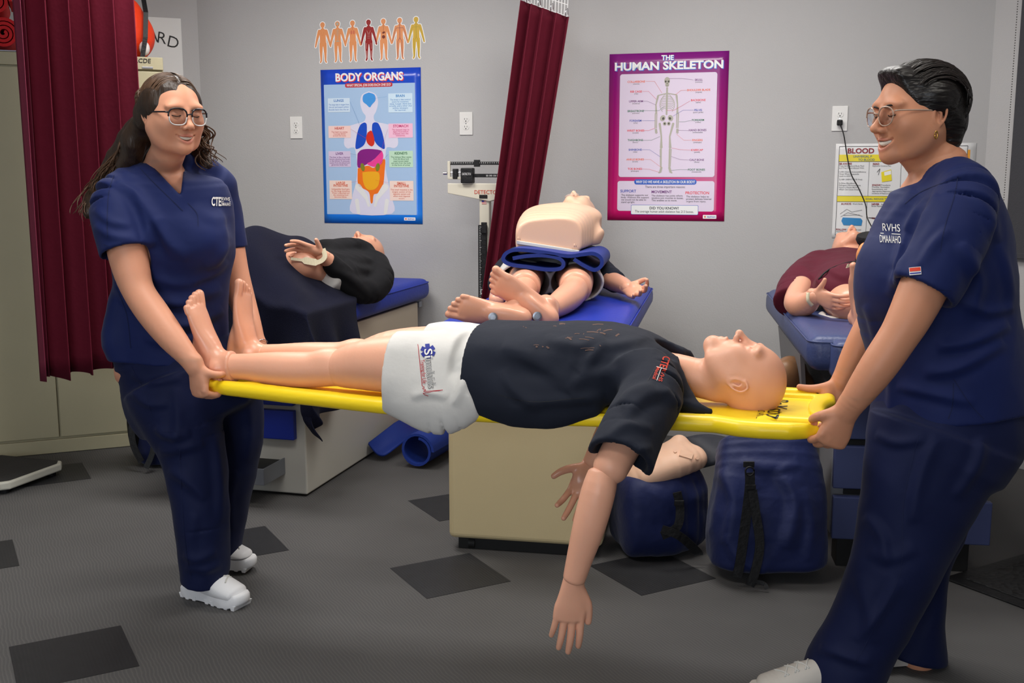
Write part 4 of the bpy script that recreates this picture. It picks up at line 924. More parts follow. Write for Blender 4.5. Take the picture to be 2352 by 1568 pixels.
def glasses(root, T, sc, top_m, bot_m, wd=.052, ht=.044, y0=.108, z0=-.002, r=.0022, arm_m=None, sqr=2.8):
    g = obj('glasses', MB().tube([T(-.009, y0 + .002, z0 + .006), T(0, y0 + .006, z0 + .009), T(.009, y0 + .002, z0 + .006)], r * sc, 8), top_m, root, world=True, smooth=True)
    for q in (-1, 1):
        cx = q * (.008 + wd / 2); P = []
        for i in range(41):
            t = 2 * math.pi * i / 40; c, s_ = math.cos(t), math.sin(t); x = abs(c) ** (2 / sqr) * np.sign(c) * wd / 2; z = abs(s_) ** (2 / sqr) * np.sign(s_) * ht / 2; P.append(T(cx + x * (1 - .08 * (s_ < 0)), y0 - .010 * ((abs(cx + x)) / .06) ** 2, z0 + z))
        obj('rim', MB().tube(P[:21][::1] if True else P, r * sc * 1.15, 8), top_m, g, world=True, smooth=True); obj('rim', MB().tube(P[20:], r * sc * .9, 8), bot_m, g, world=True, smooth=True)
        obj('lens', MB().add(P[:-1], [tuple(range(40))]), M_lens, g, world=True)
        e = q * (.008 + wd); obj('temple', MB().tube([T(e, y0 - .012, z0 + .012), T(e + q * .007, y0 - .022, z0 + .013), T(q * .0795, .04, z0 + .012), T(q * .082, -.005, z0 + .01), T(q * .08, -.03, z0 - .01)], r * sc * 1.1, 8, flat=1.0), arm_m or top_m, g, world=True, smooth=True)
    return g
def sneaker(root, heel, toe, sole_chunk=True, mU=None, h=1.0, sc=1.0, pitch=0.0):
    """heel/toe: floor points; chunky white trainer with separate sole and laces"""
    d = toe - heel; L = np.linalg.norm(d); y = d / L; Rm = basis(y, UP); k = L / .27
    T = lambda *p: heel + Rm @ (V(*p) * k)
    s = SDF(); s.limb([(T(0, .035, .062), .033, .045), (T(0, .08, .066), .036, .05), (T(.002, .13, .062), .043, .045), (T(.004, .185, .053), .048, .034), (T(.004, .225, .046), .045, .028)], side=Rm[:, 0], k=.02, cap=.9)
    s.limb([(T(0, .03, .09), .035, .035), (T(0, .055, .115), .037, .045)], side=Rm[:, 0], k=.03, cap=.3)
    s.limb([(T(.004, .165, .068), .042, .010), (T(.004, .225, .052), .040, .010)], side=Rm[:, 0], k=.01)
    s.limb([(T(0, .05, .12), .028, .036), (T(0, .06, .18), .032, .04)], side=Rm[:, 0], k=.01, op='s')
    s.fn(lambda x, y_, z: heel[2] + .026 - z, k=.002, op='i')
    sh = sobj('shoe', s.mesh(.004), mU, root)
    O = [(0, -.006), (.028, .004), (.037, .04), (.034, .1), (.042, .16), (.049, .205), (.042, .25), (.02, .272), (-.012, .272), (-.036, .25), (-.043, .2), (-.036, .15), (-.034, .1), (-.036, .04), (-.028, .004)]
    O = catmull(O + O[:1], 4)[:-1]
    v = []; n = len(O)
    for z, e in ((.004, .95), (.014, .99), (.034, .985), (.042, .94)):
        for x, yy in O: 
            lift = (.012 * max(0, (yy - .2) / .07) ** 2); v.append(T(x * e, (yy - .13) * e + .13, z + lift))
    f = [(i * n + j, i * n + (j + 1) % n, (i + 1) * n + (j + 1) % n, (i + 1) * n + j) for i in range(3) for j in range(n)] + [tuple(range(n))[::-1], tuple(range(3 * n, 4 * n))]
    so_ = obj('sole', MB().add(v, f), mU, sh, world=True, smooth=True, auto=65)
    if sole_chunk:
        for i in range(9):
            yy = .012 + i * .029
            if abs(yy - .1) < .02: continue
            x = np.interp(yy, [0, .04, .1, .16, .2, .25, .27], [.028, .037, .034, .042, .046, .042, .03])
            obj('tread', MB().add([T(-x, yy - .011, .016), T(x, yy - .011, .016), T(x, yy + .011, .016), T(-x, yy + .011, .016), T(-x * .95, yy - .006, 0), T(x * .95, yy - .006, 0), T(x * .95, yy + .006, 0), T(-x * .95, yy + .006, 0)], [(0, 1, 2, 3), (4, 5, 6, 7), (0, 1, 5, 4), (1, 2, 6, 5), (2, 3, 7, 6), (3, 0, 4, 7)]), mU, so_, world=True)
    tr = bvh(s.mesh(.006))
    for i in range(6):
        yy = .122 + i * .0135; P = []
        for a in np.linspace(-1, 1, 9):
            o_ = T(a * .022, yy + (.012 * a if i % 2 else -.012 * a), .2); h_ = tr.ray_cast(Vector(o_), Vector((0, 0, -1)), .5)
            if h_[0] is not None: P.append(np.array(h_[0]) + UP * .001)
        if len(P) > 3: obj('lace', MB().tube(P, .0026 * k, 6), mat('lace_white', (214, 212, 206), .8), sh, world=True, smooth=True)
    return sh
def sec(L, Rr, y, Y, rv):
    p = at((L + Rr) / 2, y, Y); return (p, (Rr - L) / 2 * mpp(Y, p[2]), rv)
M_shoe = mat('white_leather', (236, 236, 238), .45, .4, bump=.1, bscale=60)
M_scrub = mat('navy_scrubs', (17, 31, 82), .68, .28, bump=.4, bscale=7.5, sheen=.05, var=.08, vscale=5, detail=3)
M_trous = mat('navy_trousers', (12, 22, 60), .7, .25, bump=.4, bscale=7, sheen=.04, var=.08, vscale=5, detail=3)
def vcut(poly, yl):                                 # neckline cut: convex outline traced on the photo, cut straight into the cloth
    P = [V(*q) for q in poly]; c0 = np.mean(P, 0); E_ = []
    for a, b in zip(P, P[1:] + P[:1]):
        t = nrm(b - a); n = V(-t[1], t[0]); n = -n if (c0 - a) @ n > 0 else n; E_.append((a, n))
    def f(x, y, z):
        d = y * np.float32(_c) - (z - np.float32(CAMH)) * np.float32(_s); u = 1176 + FPX * x / d; w = 784 - FPX * ((z - np.float32(CAMH)) * np.float32(_c) + y * np.float32(_s)) / d; r = None
        for a, n in E_: q = (u - a[0]) * n[0] + (w - a[1]) * n[1]; r = q if r is None else np.maximum(r, q)
        return np.maximum(r * np.float32(.0012), yl(y))
    return f
def locks(name, mb_paths, m, root): 
    mb = MB()
    for P, r in mb_paths: mb.tube(P, r, 6)
    return obj(name, mb, m, root, world=True, smooth=True, fix=False)

# =================================================================== person on the left (long hair, dark spectacles)
pl = empty('person', V(-1.02, 3.36, 0), 0, 'person with long curly hair and dark glasses in navy scrubs holding the foot end', 'person')
sc = .95; HO = at(396, 264, 3.24); fw = nrm(V(.70, -.70, -.06)); Rh = np.stack([nrm(np.cross(fw, UP)), fw, nrm(np.cross(np.cross(fw, UP), fw))], 1)
s = SDF(); T = head_sdf(s, HO, Rh, sc, jaw=1.06, smile=.8, mouth_open=.005)
nb = at(372, 402, 3.38)
s.limb([(T(0, -.02, -.06), .05, .055), (T(0, -.03, -.11), .05, .053), (nb + V(0, 0, .02), .055, .056), (nb + V(0, .03, -.04), .065, .055)], side=Rh[:, 0], k=.03)
TL = [sec(318, 470, 398, 3.36, .10), sec(268, 512, 425, 3.36, .14), sec(258, 534, 480, 3.36, .155), sec(256, 538, 540, 3.36, .16), sec(258, 532, 600, 3.37, .15), sec(266, 524, 660, 3.38, .14), sec(264, 523, 720, 3.38, .145), sec(256, 523, 780, 3.38, .15), sec(260, 522, 826, 3.38, .15)]
s.limb([(p_ + V(0, .02 if i_ < 3 else 0, 0), a * (.8 if i_ < 2 else .88), b * .84) for i_, (p_, a, b) in enumerate(TL[:-1])], k=.03, cap=.3)
for nd in ([(at(385, 830, 3.38), .17, .13), (at(440, 1000, 3.3), .07), (at(455, 1150, 3.26), .055), (at(470, 1330, 3.25), .04)], [(at(440, 830, 3.42), .13, .1), (at(530, 1000, 3.5), .06), (at(530, 1150, 3.52), .05), (at(525, 1280, 3.52), .035)]): s.limb(nd, k=.04)
# near arm and hand
s.limb([(at(276, 452, 3.28), .045), (at(285, 540, 3.22), .057), (at(300, 612, 3.2), .055), (at(318, 668, 3.18), .047), (at(352, 720, 3.15), .047), (at(394, 775, 3.11), .041), (at(430, 818, 3.085), .031), (at(447, 842, 3.075), .0275, .024)], k=.02, sub=4)
gh = BP(1.765, -.12, 0.0)
wr = at(449, 842, 3.075)
hand_sdf(s, wr, V(.10, -.0, -1), V(-.62, -.78, 0), side=-1, sc=.95, curl=((70, 75, 30), (74, 78, 32), (76, 80, 32), (78, 80, 35)), spread=0, thumb=((.02, .012, -.008), (.040, .026, -.022), (.046, .034, -.05), (.042, .034, -.078)))
# far arm and hand
s.limb([(at(500, 440, 3.56), .055), (at(520, 540, 3.56), .054), (at(538, 622, 3.54), .047), (at(556, 690, 3.52), .044), (at(575, 745, 3.48), .036), (at(590, 790, 3.45), .028)], k=.02, sub=4)
hand_sdf(s, at(594, 800, 3.45), V(.05, -.15, -1), V(-.5, .86, 0), side=1, sc=.92, curl=((60, 75, 30),) * 4, spread=0, thumb=((.02, .012, -.008), (.036, .03, -.022), (.04, .04, -.05), (.04, .04, -.078)))
hb = lambda c, r: (np.array(c) - r, np.array(c) + r)
vf = body_mesh(s, .007, [(np.array([HO[0] - .16, HO[1] - .16, HO[2] - .14]), HO + .2, .0024), (*hb(at(458, 885, 3.08), .085), .003), (*hb(at(597, 850, 3.43), .09), .0045)])
M_skinL = mat('skin_warm', (205, 140, 110), .48, .35, sss=.15, vcol=True, bump=.02, bscale=300); 
sobj('body', vf, M_skinL, pl, skin_cols(HO, Rh, sc, (216, 154, 124), (190, 112, 98), .8, .005, .08))
face_bits(pl, T, Rh, sc, .8, .005, -.004)
M_gdark = mat('dark_acetate', (24, 24, 32), .2, .6); M_gclear = mat('clear_acetate', (190, 188, 186), .15, .6)
glasses(pl, T, sc, M_gdark, M_gclear, wd=.056, ht=.050, z0=-.004)
obj('earring', MB().tube([T(-.083 + .006 * math.cos(t) * 0, -.002 + .006 * math.cos(t), -.046 + .007 * math.sin(t)) for t in np.linspace(0, 6.28, 14)], .0011, 6), mat('silver', (200, 200, 205), .2, metal=1.0), pl, world=True, smooth=True)
# scrub top
s = SDF(); s.limb(TL, k=.03, cap=.25)
s.limb([(at(305, 428, 3.3), .055), (at(266, 458, 3.26), .07), (at(272, 510, 3.23), .078), (at(288, 578, 3.2), .077)], k=.045, cap=.1)
s.limb([(at(480, 412, 3.5), .05), (at(502, 460, 3.55), .068), (at(515, 520, 3.56), .066), (at(525, 572, 3.56), .062)], k=.045, cap=.1)
s.limb([(at(330, 390, 3.37), .03), (at(290, 418, 3.33), .036), (at(264, 448, 3.28), .04)], k=.04); s.limb([(at(430, 372, 3.4), .03), (at(475, 388, 3.5), .04), (at(505, 420, 3.54), .045)], k=.04)
s.limb([(at(285, 700, 3.35), .035, .07), (at(272, 765, 3.33), .045, .08), (at(284, 815, 3.33), .04, .07)], k=.05)          # flare over the hip
s.ell(at(455, 555, 3.27), (.09, .07, .07), k=.06)                                                                   # bust
s.fn(wrinkle(.007, 21, 4.5), op='d')
s.limb([(nb + V(0, 0, .12), .064, .066), (nb + V(0, 0, .03), .066, .068), (nb + V(.01, -.03, -.02), .062, .065)], side=Rh[:, 0], k=.01, op='s')
s.fn(vcut([(322, 330), (338, 368), (431, 466), (424, 366), (428, 330)], lambda y: y - 3.36), k=.003, op='s')
s.limb([(at(284, 560, 3.205), .05), (at(288, 580, 3.2), .0655), (at(291, 600, 3.2), .069)], k=.005, op='s'); s.limb([(at(522, 545, 3.56), .05), (at(527, 575, 3.56), .053), (at(530, 600, 3.56), .055)], k=.005, op='s')
hz = at(385, 822, 3.38)[2]
s.fn(lambda x, y, z: hz - z + .006 * np.sin(x * 14), k=.004, op='i')
vf = folds(s.mesh(.005), [(((262, 420), (300, 445), (330, 500), (345, 570)), 13, .012, .9), (((300, 425), (335, 470), (370, 540), (400, 600)), 12, .009, .7), (((440, 480), (480, 500), (520, 510)), 14, .006, .5), (((355, 500), (390, 560), (430, 600)), 14, .009, .7), (((470, 615), (500, 600), (530, 560)), 10, .010, .9), (((440, 650), (490, 630), (525, 600)), 10, .009, .8), (((350, 640), (400, 655), (460, 650)), 12, .007, .7), (((345, 690), (420, 700), (510, 665)), 12, .009, .8), (((380, 745), (440, 750), (515, 715)), 12, .009, .8), (((330, 780), (400, 790), (480, 775)), 12, .008, .7), (((255, 640), (285, 690), (330, 720)), 12, .009, .8), (((215, 480), (250, 510), (300, 520)), 10, .006, .6), (((215, 520), (260, 545), (320, 550)), 10, .006, .6), (((505, 480), (515, 520), (525, 560)), 8, .006, -.6)]); tp = sobj('scrub_top', vf, M_scrub, pl); _t = bvh(vf)
fr = pxf((486, 462), (810, 20), (20, -810), 2.9)
obj('lettering', wrap_print(Print().text('CTE', .0, -.012, .024, 'l', bold=.03, width=.027), fr, _t, .0032), M_wht, tp, world=True, fix=False)
obj('lettering', wrap_print(Print().text('RVHS', .028, .003, .0095, 'l', bold=.01, width=.024).text('DMAA/AHO', .028, -.012, .0095, 'l', bold=.01, width=.026).rect(.028, -.0008, .054, .0006), fr, _t, .0032), M_wht, tp, world=True, fix=False)
M_seam = mat('navy_seam', (14, 24, 62), .8)
fr = pxf((0, 0), (1000, 0), (0, 1000), 2.9); qq = lambda *P: [(a / 1000, b / 1000) for a, b in P]
for nm, P, wd_ in (('neck_seam', ((322, 386), (346, 412), (420, 484)), .0016), ('sleeve_seam', ((262, 402), (250, 440), (246, 500), (247, 545)), .0016), ('sleeve_hem', ((238, 562), (290, 575), (340, 573)), .0014), ('side_seam', ((258, 640), (290, 720), (300, 800)), .0016), ('pocket_seam', ((345, 704), (395, 707), (440, 700)), .0016), ('front_seam', ((431, 466), (452, 490), (455, 520)), .0014)):
    P = catmull(qq(*P), 6); pr = Print().line([tuple(q) for q in P], wd_); obj(nm, wrap_print(pr, fr, _t, .0012 if nm == 'neckband' else .0015), M_scrub if nm == 'neckband' else M_seam, tp, world=True, fix=False)
# trousers
s = SDF()
s.limb([sec(268, 512, 730, 3.38, .125), sec(256, 518, 790, 3.38, .14), sec(272, 560, 850, 3.38, .15), sec(282, 590, 905, 3.38, .15), sec(310, 600, 950, 3.38, .14)], k=.03, cap=.3)
s.limb([sec(285, 480, 880, 3.3, .12), sec(320, 500, 950, 3.28, .115), sec(357, 515, 1010, 3.27, .105), sec(384, 525, 1100, 3.26, .095), sec(400, 527, 1200, 3.25, .09), sec(411, 526, 1285, 3.26, .088), sec(416, 518, 1330, 3.265, .086)], k=.04, cap=.12)
s.limb([sec(430, 596, 880, 3.46, .11), sec(455, 606, 950, 3.5, .1), sec(468, 604, 1010, 3.51, .1), sec(478, 584, 1100, 3.52, .09), sec(485, 566, 1190, 3.53, .08), sec(488, 552, 1262, 3.53, .075)], k=.04, cap=.12)
s.fn(wrinkle(.007, 33, 4.2), op='d')
s.limb([(at(468, 1305, 3.262), .05), (at(470, 1355, 3.265), .06)], k=.005, op='s'); s.limb([(at(520, 1240, 3.53), .04), (at(522, 1280, 3.53), .045)], k=.005, op='s')
vf = folds(s.mesh(.0055), [(((355, 985), (390, 1005), (440, 1000)), 12, .012, .9), (((365, 1040), (410, 1035), (470, 1020)), 13, .010, .8), (((385, 1080), (430, 1110), (470, 1150)), 13, .010, .8), (((400, 890), (405, 960), (400, 1030)), 12, .009, .7), (((300, 860), (350, 880), (420, 870)), 10, .008, .7), (((420, 1275), (455, 1288), (500, 1268)), 11, .007, .9), (((425, 1305), (470, 1312), (510, 1298)), 10, .006, .9), (((450, 1180), (440, 1250), (455, 1310)), 14, .007, -.7), (((490, 1000), (500, 1100), (505, 1200)), 12, .010, .7), (((560, 900), (570, 980), (560, 1060)), 12, .008, .6), (((300, 900), (340, 930), (390, 930)), 10, .008, .7), (((540, 1080), (525, 1150), (530, 1220)), 10, .008, .6)]); tr_ = sobj('scrub_trousers', vf, M_trous, pl); _t = bvh(vf)
for P in (((412, 990), (415, 1100), (425, 1250), (440, 1330)), ((350, 990), (400, 990), (412, 990)), ((300, 840), (330, 900), (350, 960))):
    obj('seam', wrap_print(Print().line([tuple(q) for q in catmull(qq(*P), 6)], .0016), fr, _t, .0015), M_seam, tr_, world=True, fix=False)
sneaker(pl, V(-1.065, 3.31, 0), V(-.835, 3.19, 0), True, M_shoe)
sneaker(pl, V(-1.13, 3.56, .03), V(-.885, 3.505, 0.005), True, M_shoe)
# bracelet
bw = at(580, 762, 3.47); bx = basis(at(594, 800, 3.45) - bw, UP)
obj('bracelet', MB().tube([at(591, 791, 3.452) + bx @ V(.034 * math.cos(t), .003 * math.sin(3 * t), .034 * math.sin(t)) for t in np.linspace(0, 6.28, 24)], .0012, 6), MATS['silver'], pl, world=True, smooth=True)
# hair
M_hairL = mat('dark_brown_hair', (48, 34, 24), .42, .5, bump=.6, bscale=60, stretch=(1, 1, .15), var=.25, vscale=25)
s = SDF(); s.ell(T(0, -.02, .035), np.array((.086, .104, .094)) * sc, Rh, k=.01)
ck = HO; s.fn(lambda x, y, z: (.0165 * sc) - ((x - ck[0]) * (.70 * Rh[0, 1] - .71 * Rh[0, 2]) + (y - ck[1]) * (.70 * Rh[1, 1] - .71 * Rh[1, 2]) + (z - ck[2]) * (.70 * Rh[2, 1] - .71 * Rh[2, 2])), k=.006, op='s')
s.pr[-1] = ('fn', lambda x, y, z: ((x - ck[0]) * (.70 * Rh[0, 1] - .71 * Rh[0, 2]) + (y - ck[1]) * (.70 * Rh[1, 1] - .71 * Rh[1, 2]) + (z - ck[2]) * (.70 * Rh[2, 1] - .71 * Rh[2, 2])) - .017 * sc, .006, 'i')
s.limb([(T(-.02, -.085, .0), .05, .04), (at(322, 310, 3.36), .055, .045), (at(292, 360, 3.4), .055, .04), (at(258, 405, 3.42), .048, .035), (at(222, 450, 3.42), .034, .028), (at(203, 490, 3.40), .016)], k=.04)
s.limb([(T(.05, -.07, -.01), .04, .04), (at(440, 320, 3.42), .035, .03), (at(462, 350, 3.42), .03, .025), (at(478, 378, 3.4), .014)], k=.04)
s.ell(T(-.072, -.008, .03), (.02, .045, .045), Rh, k=.02); s.ell(T(.072, -.008, .03), (.02, .045, .045), Rh, k=.02); s.limb([(T(-.078, -.03, .03), .028), (at(318, 300, 3.3), .034), (at(306, 345, 3.32), .036), (at(290, 380, 3.34), .03)], k=.03)
s.fn(wrinkle(.008, 5, 9), op='d')
hr = sobj('hair', s.mesh(.0045), M_hairL, pl)
rg = random.Random(8); PA = []
G1 = [(322, 262, 3.30), (306, 310, 3.32), (286, 355, 3.34), (256, 398, 3.37), (224, 438, 3.39), (202, 486, 3.38)]
G2 = [(468, 300, 3.36), (466, 330, 3.36), (474, 352, 3.36), (484, 378, 3.36)]
for i in range(170):
    far = i % 8 == 7; q = 1 if far else -1
    st = [T(q * .03, -.05 - .03 * rg.random(), .105 - .02 * rg.random()), T(q * (.07 + .01 * rg.random()), -.05 - .03 * rg.random(), .05 - .03 * rg.random())]
    G = G2 if far else G1; off = V(rg.gauss(0, 13), rg.gauss(0, 9)); n0 = rg.choice([4, 5, 6, 6]) if not far else 4
    gp = [at(x + off[0] * (.35 + .18 * j) + rg.gauss(0, 2), y + off[1], Y + rg.gauss(0, .012) + .02) for j, (x, y, Y) in enumerate(G[:n0])]
    P = catmull(st[:] + gp[(1 if not far else 0):], 9); ph = rg.uniform(0, 6.28); n = len(P); wl = rg.uniform(13, 20)
    for j in range(n):
        t = j / n; am = .011 * sst(np.array(t), .35, .8); P[j] = P[j] + am * V(math.cos(ph + j / wl * 6.28), math.sin(ph + j / wl * 6.28), .4 * math.sin(ph + j / wl * 6.28))
    r = rg.uniform(.002, .0046); PA.append((P, [r * (.5 + .5 * min(1, j / 5)) * (1 - .75 * (j / n) ** 2) for j in range(n)]))
M_lockL = mat('brown_curls', (80, 56, 38), .4, .5, var=.3, vscale=30)
for i in range(150):
    q = rg.choice((-1, 1)); y0 = rg.uniform(-.95, .8); P = []
    for j in range(10):
        a = R(86) - j * R(9.5); yy = y0 - .045 * j * (.6 + .3 * rg.random()); cy = math.sqrt(max(.02, 1 - min(.98, (yy * .98) ** 2))); k_ = 1.012
        P.append(T(q * .086 * math.cos(a) * max(cy, .55) * k_, -.02 + .104 * yy, .035 + .094 * math.sin(a) * cy * k_))
    ok = [(p_ - HO) @ (.70 * Rh[:, 1] - .71 * Rh[:, 2]) < .015 for p_ in P]
    P = [p_ for p_, o_ in zip(P, ok) if o_]
    if len(P) > 4: P = catmull(P, 2); r = rg.uniform(.0012, .0024); PA.append((P, [r * (1 - .6 * abs(2 * w_ / (len(P) - 1) - 1) ** 2) for w_ in range(len(P))]))
locks('curls', PA, M_lockL, hr)['kind'] = 'stuff'

# =================================================================== person on the right (short hair, clear spectacles)
pr_ = empty('person', V(1.12, 2.68, 0), 0, 'person with short dark hair and clear glasses in navy scrubs holding the head end', 'person')
sc = 1.0; HO = at(2101, 264, 2.74); fw = nrm(V(-.965, -.24, -.03)); Rh = np.stack([nrm(np.cross(fw, UP)), fw, nrm(np.cross(np.cross(fw, UP), fw))], 1)
s = SDF(); T = head_sdf(s, HO, Rh, sc, jaw=1.0, smile=1.0, mouth_open=.008)
nb = at(2160, 405, 2.74)
s.limb([(T(0, -.025, -.05), .05, .058), (T(0, -.035, -.10), .05, .06), (nb + V(0, 0, .02), .058, .07), (nb + V(0, 0, -.05), .1, .09)], side=V(0, 1, 0), k=.03)
TR = [sec(2092, 2232, 398, 2.74, .085), sec(2062, 2272, 430, 2.74, .15), sec(2028, 2300, 490, 2.74, .18), sec(1998, 2318, 555, 2.74, .18), sec(1972, 2328, 630, 2.74, .175), sec(1970, 2331, 700, 2.74, .165), sec(1990, 2336, 765, 2.74, .17), sec(2004, 2352, 850, 2.74, .18), sec(2006, 2358, 925, 2.74, .185), sec(2004, 2362, 985, 2.74, .185)]
s.limb([(p_, a * (.82 if i_ < 2 else .88), b * .84) for i_, (p_, a, b) in enumerate(TR[:-2])], k=.03, cap=.3)
s.limb([(at(2180, 960, 2.68), .12), (at(2075, 1290, 2.62), .065), (at(1945, 1560, 2.62), .042)], k=.04); s.limb([(at(2190, 960, 2.78), .12), (at(2130, 1290, 2.8), .06), (at(2110, 1520, 2.8), .04)], k=.04)
s.limb([(at(2195, 480, 2.58), .05), (at(2160, 580, 2.52), .058), (at(2122, 660, 2.5), .056), (at(2088, 730, 2.485), .05), (at(2062, 775, 2.48), .0455), (at(2015, 845, 2.48), .043), (at(1972, 905, 2.49), .035), (at(1946, 942, 2.50), .028, .025)], k=.02, sub=4)
hand_sdf(s, at(1944, 944, 2.50), V(-.38, .05, -.92), V(.15, -.97, .12), side=1, sc=.98, curl=((58, 78, 35), (62, 80, 35), (64, 82, 35), (66, 84, 35)), spread=0, thumb=((.022, .014, -.006), (.046, .034, -.012), (.050, .05, -.035), (.044, .06, -.058)))
s.limb([(at(2110, 560, 2.95), .05), (at(2040, 680, 2.95), .048), (at(1990, 765, 2.94), .042), (at(1958, 825, 2.94), .036), (at(1934, 876, 2.94), .028)], k=.02, sub=4)
hand_sdf(s, at(1930, 884, 2.94), V(-.42, -.1, -.86), V(.38, .9, -.1), side=-1, sc=.98, curl=((42, 70, 40), (48, 72, 40), (52, 74, 40), (56, 76, 40)), spread=1, thumb=((.02, .012, -.006), (.050, .036, -.012), (.074, .048, -.012), (.098, .055, -.012)))
vf = body_mesh(s, .007, [(np.array([HO[0] - .17, HO[1] - .14, HO[2] - .145]), HO + .2, .0024), (*hb(at(1925, 985, 2.5), .085), .003), (*hb(at(1894, 916, 2.92), .09), .003)])
M_skinR = mat('skin_tan', (200, 136, 104), .45, .35, sss=.15, vcol=True, bump=.02, bscale=300)
sobj('body', vf, M_skinR, pr_, skin_cols(HO, Rh, sc, (206, 144, 112), (184, 112, 96), 1.0, .008, .0))
face_bits(pr_, T, Rh, sc, 1.0, .008, -.001)
M_gclr2 = mat('clear_spectacle_frame', (176, 150, 132), .15, .6)
glasses(pr_, T, sc, M_gclr2, M_gclr2, wd=.05, ht=.046, z0=-.003, r=.0016, sqr=2.3)
obj('earring', MB().tube([T(-.084, -.004 + .004 * math.cos(t), -.052 + .009 * math.sin(t)) for t in np.linspace(0, 6.28, 16)], .0018, 6), M_gold, pr_, world=True, smooth=True)
# top
s = SDF(); s.limb(TR, k=.03, cap=.2)
s.limb([(at(2190, 425, 2.66), .05), (at(2212, 460, 2.57), .075), (at(2190, 540, 2.53), .084), (at(2150, 620, 2.51), .082), (at(2122, 668, 2.5), .078)], k=.05, cap=.1)
s.limb([(at(2120, 440, 2.85), .06), (at(2085, 540, 2.93), .075), (at(2050, 640, 2.95), .07)], k=.05, cap=.1)
s.limb([(at(2150, 402, 2.69), .03), (at(2200, 405, 2.64), .045), (at(2235, 440, 2.58), .05)], k=.04)
s.ell(at(2040, 645, 2.68), (.06, .1, .09), k=.06)
s.fn(wrinkle(.007, 41, 4.5), op='d')
s.limb([(nb + V(0, 0, .14), .068, .07), (nb + V(-.01, 0, .03), .066, .075), (nb + V(-.02, 0, -.01), .062, .07)], side=V(0, 1, 0), k=.01, op='s')
s.fn(vcut([(2020, 340), (2030, 420), (2070, 474), (2104, 424), (2152, 402), (2214, 380), (2204, 340)], lambda y: y - 3.5), k=.003, op='s')
s.limb([(at(2130, 650, 2.505), .052), (at(2120, 672, 2.5), .066), (at(2108, 695, 2.5), .07)], k=.005, op='s')
hz2 = at(2150, 968, 2.6)[2]
s.fn(lambda x, y, z: hz2 - z + .012 * np.sin(x * 11), k=.004, op='i')
vf = folds(s.mesh(.005), [(((2150, 440), (2110, 480), (2080, 530)), 12, .010, .8), (((2130, 480), (2090, 540), (2060, 620)), 13, .010, -.8), (((2180, 520), (2140, 560), (2110, 610)), 12, .009, .8), (((2100, 430), (2060, 480), (2030, 520)), 12, .007, .6), (((2070, 560), (2060, 620), (2040, 680)), 14, .009, .7), (((2200, 560), (2240, 640), (2220, 720)), 16, .012, .8), (((2290, 560), (2315, 640), (2320, 720)), 12, .008, .6), (((2150, 800), (2230, 790), (2320, 750)), 14, .012, .9), (((2120, 860), (2200, 850), (2310, 790)), 15, .011, .8), (((2060, 890), (2130, 905), (2240, 930)), 13, .009, .7), (((2200, 690), (2260, 720), (2325, 710)), 12, .010, .8), (((2030, 840), (2045, 890), (2040, 950)), 12, .009, .6), (((1985, 700), (2000, 740), (2010, 790)), 10, .008, .6), (((2230, 450), (2270, 500), (2290, 560)), 12, .008, .6)]); tp = sobj('scrub_top', vf, M_scrub, pr_); _t = bvh(vf)
fr = pxf((2024, 535), (960, 60), (-60, -960), 2.3)
obj('lettering', wrap_print(Print().text('RVHS', .004, .006, .018, 'l', bold=.0, width=.042).text('DMAA/AHO', -.004, -.022, .018, 'l', bold=.0, width=.05).rect(-.002, -.001, .046, .0005), fr, _t, .0035), M_wht, tp, world=True, fix=False)
fr2 = pxf((2102, 622), (980, -90), (90, 980), 2.3)
obj('sleeve_label', wrap_print(Print().rect(-.014, -.009, -.005, .009).rect(-.005, -.009, .005, .009).rect(.005, -.009, .014, .009), fr2, _t, .0024), M_wht, tp, world=True, fix=False, label='small woven label on the sleeve')
obj('label_print', wrap_print(Print().rect(-.013, -.008, -.004, .0005).rect(-.004, -.008, .005, .0005).rect(.005, -.008, .013, .0005), fr2, _t, .0032), M_redt, tp, world=True, fix=False); obj('label_print', wrap_print(Print().rect(-.013, .0035, -.004, .0065).rect(-.004, .0035, .005, .0065).rect(.005, .0035, .013, .0065), fr2, _t, .0032), M_blue2, tp, world=True, fix=False)
fr = pxf((0, 0), (1000, 0), (0, 1000), 2.3)
for nm, P, wd_ in (('neck_seam', ((2078, 468), (2112, 442), (2160, 422), (2208, 408)), .0016), ('sleeve_seam', ((2200, 405), (2192, 450), (2170, 520), (2160, 580)), .0016), ('sleeve_hem', ((2066, 632), (2120, 660), (2186, 668)), .0014), ('side_slit', ((2190, 880), (2188, 930), (2178, 962)), .002), ('pocket_seam', ((2190, 870), (2230, 930), (2260, 962)), .0016)):
    P = catmull(qq(*P), 6); obj(nm, wrap_print(Print().line([tuple(q) for q in P], wd_), fr, _t, .0012 if nm == 'neckband' else .0015), M_scrub if nm == 'neckband' else M_seam, tp, world=True, fix=False)
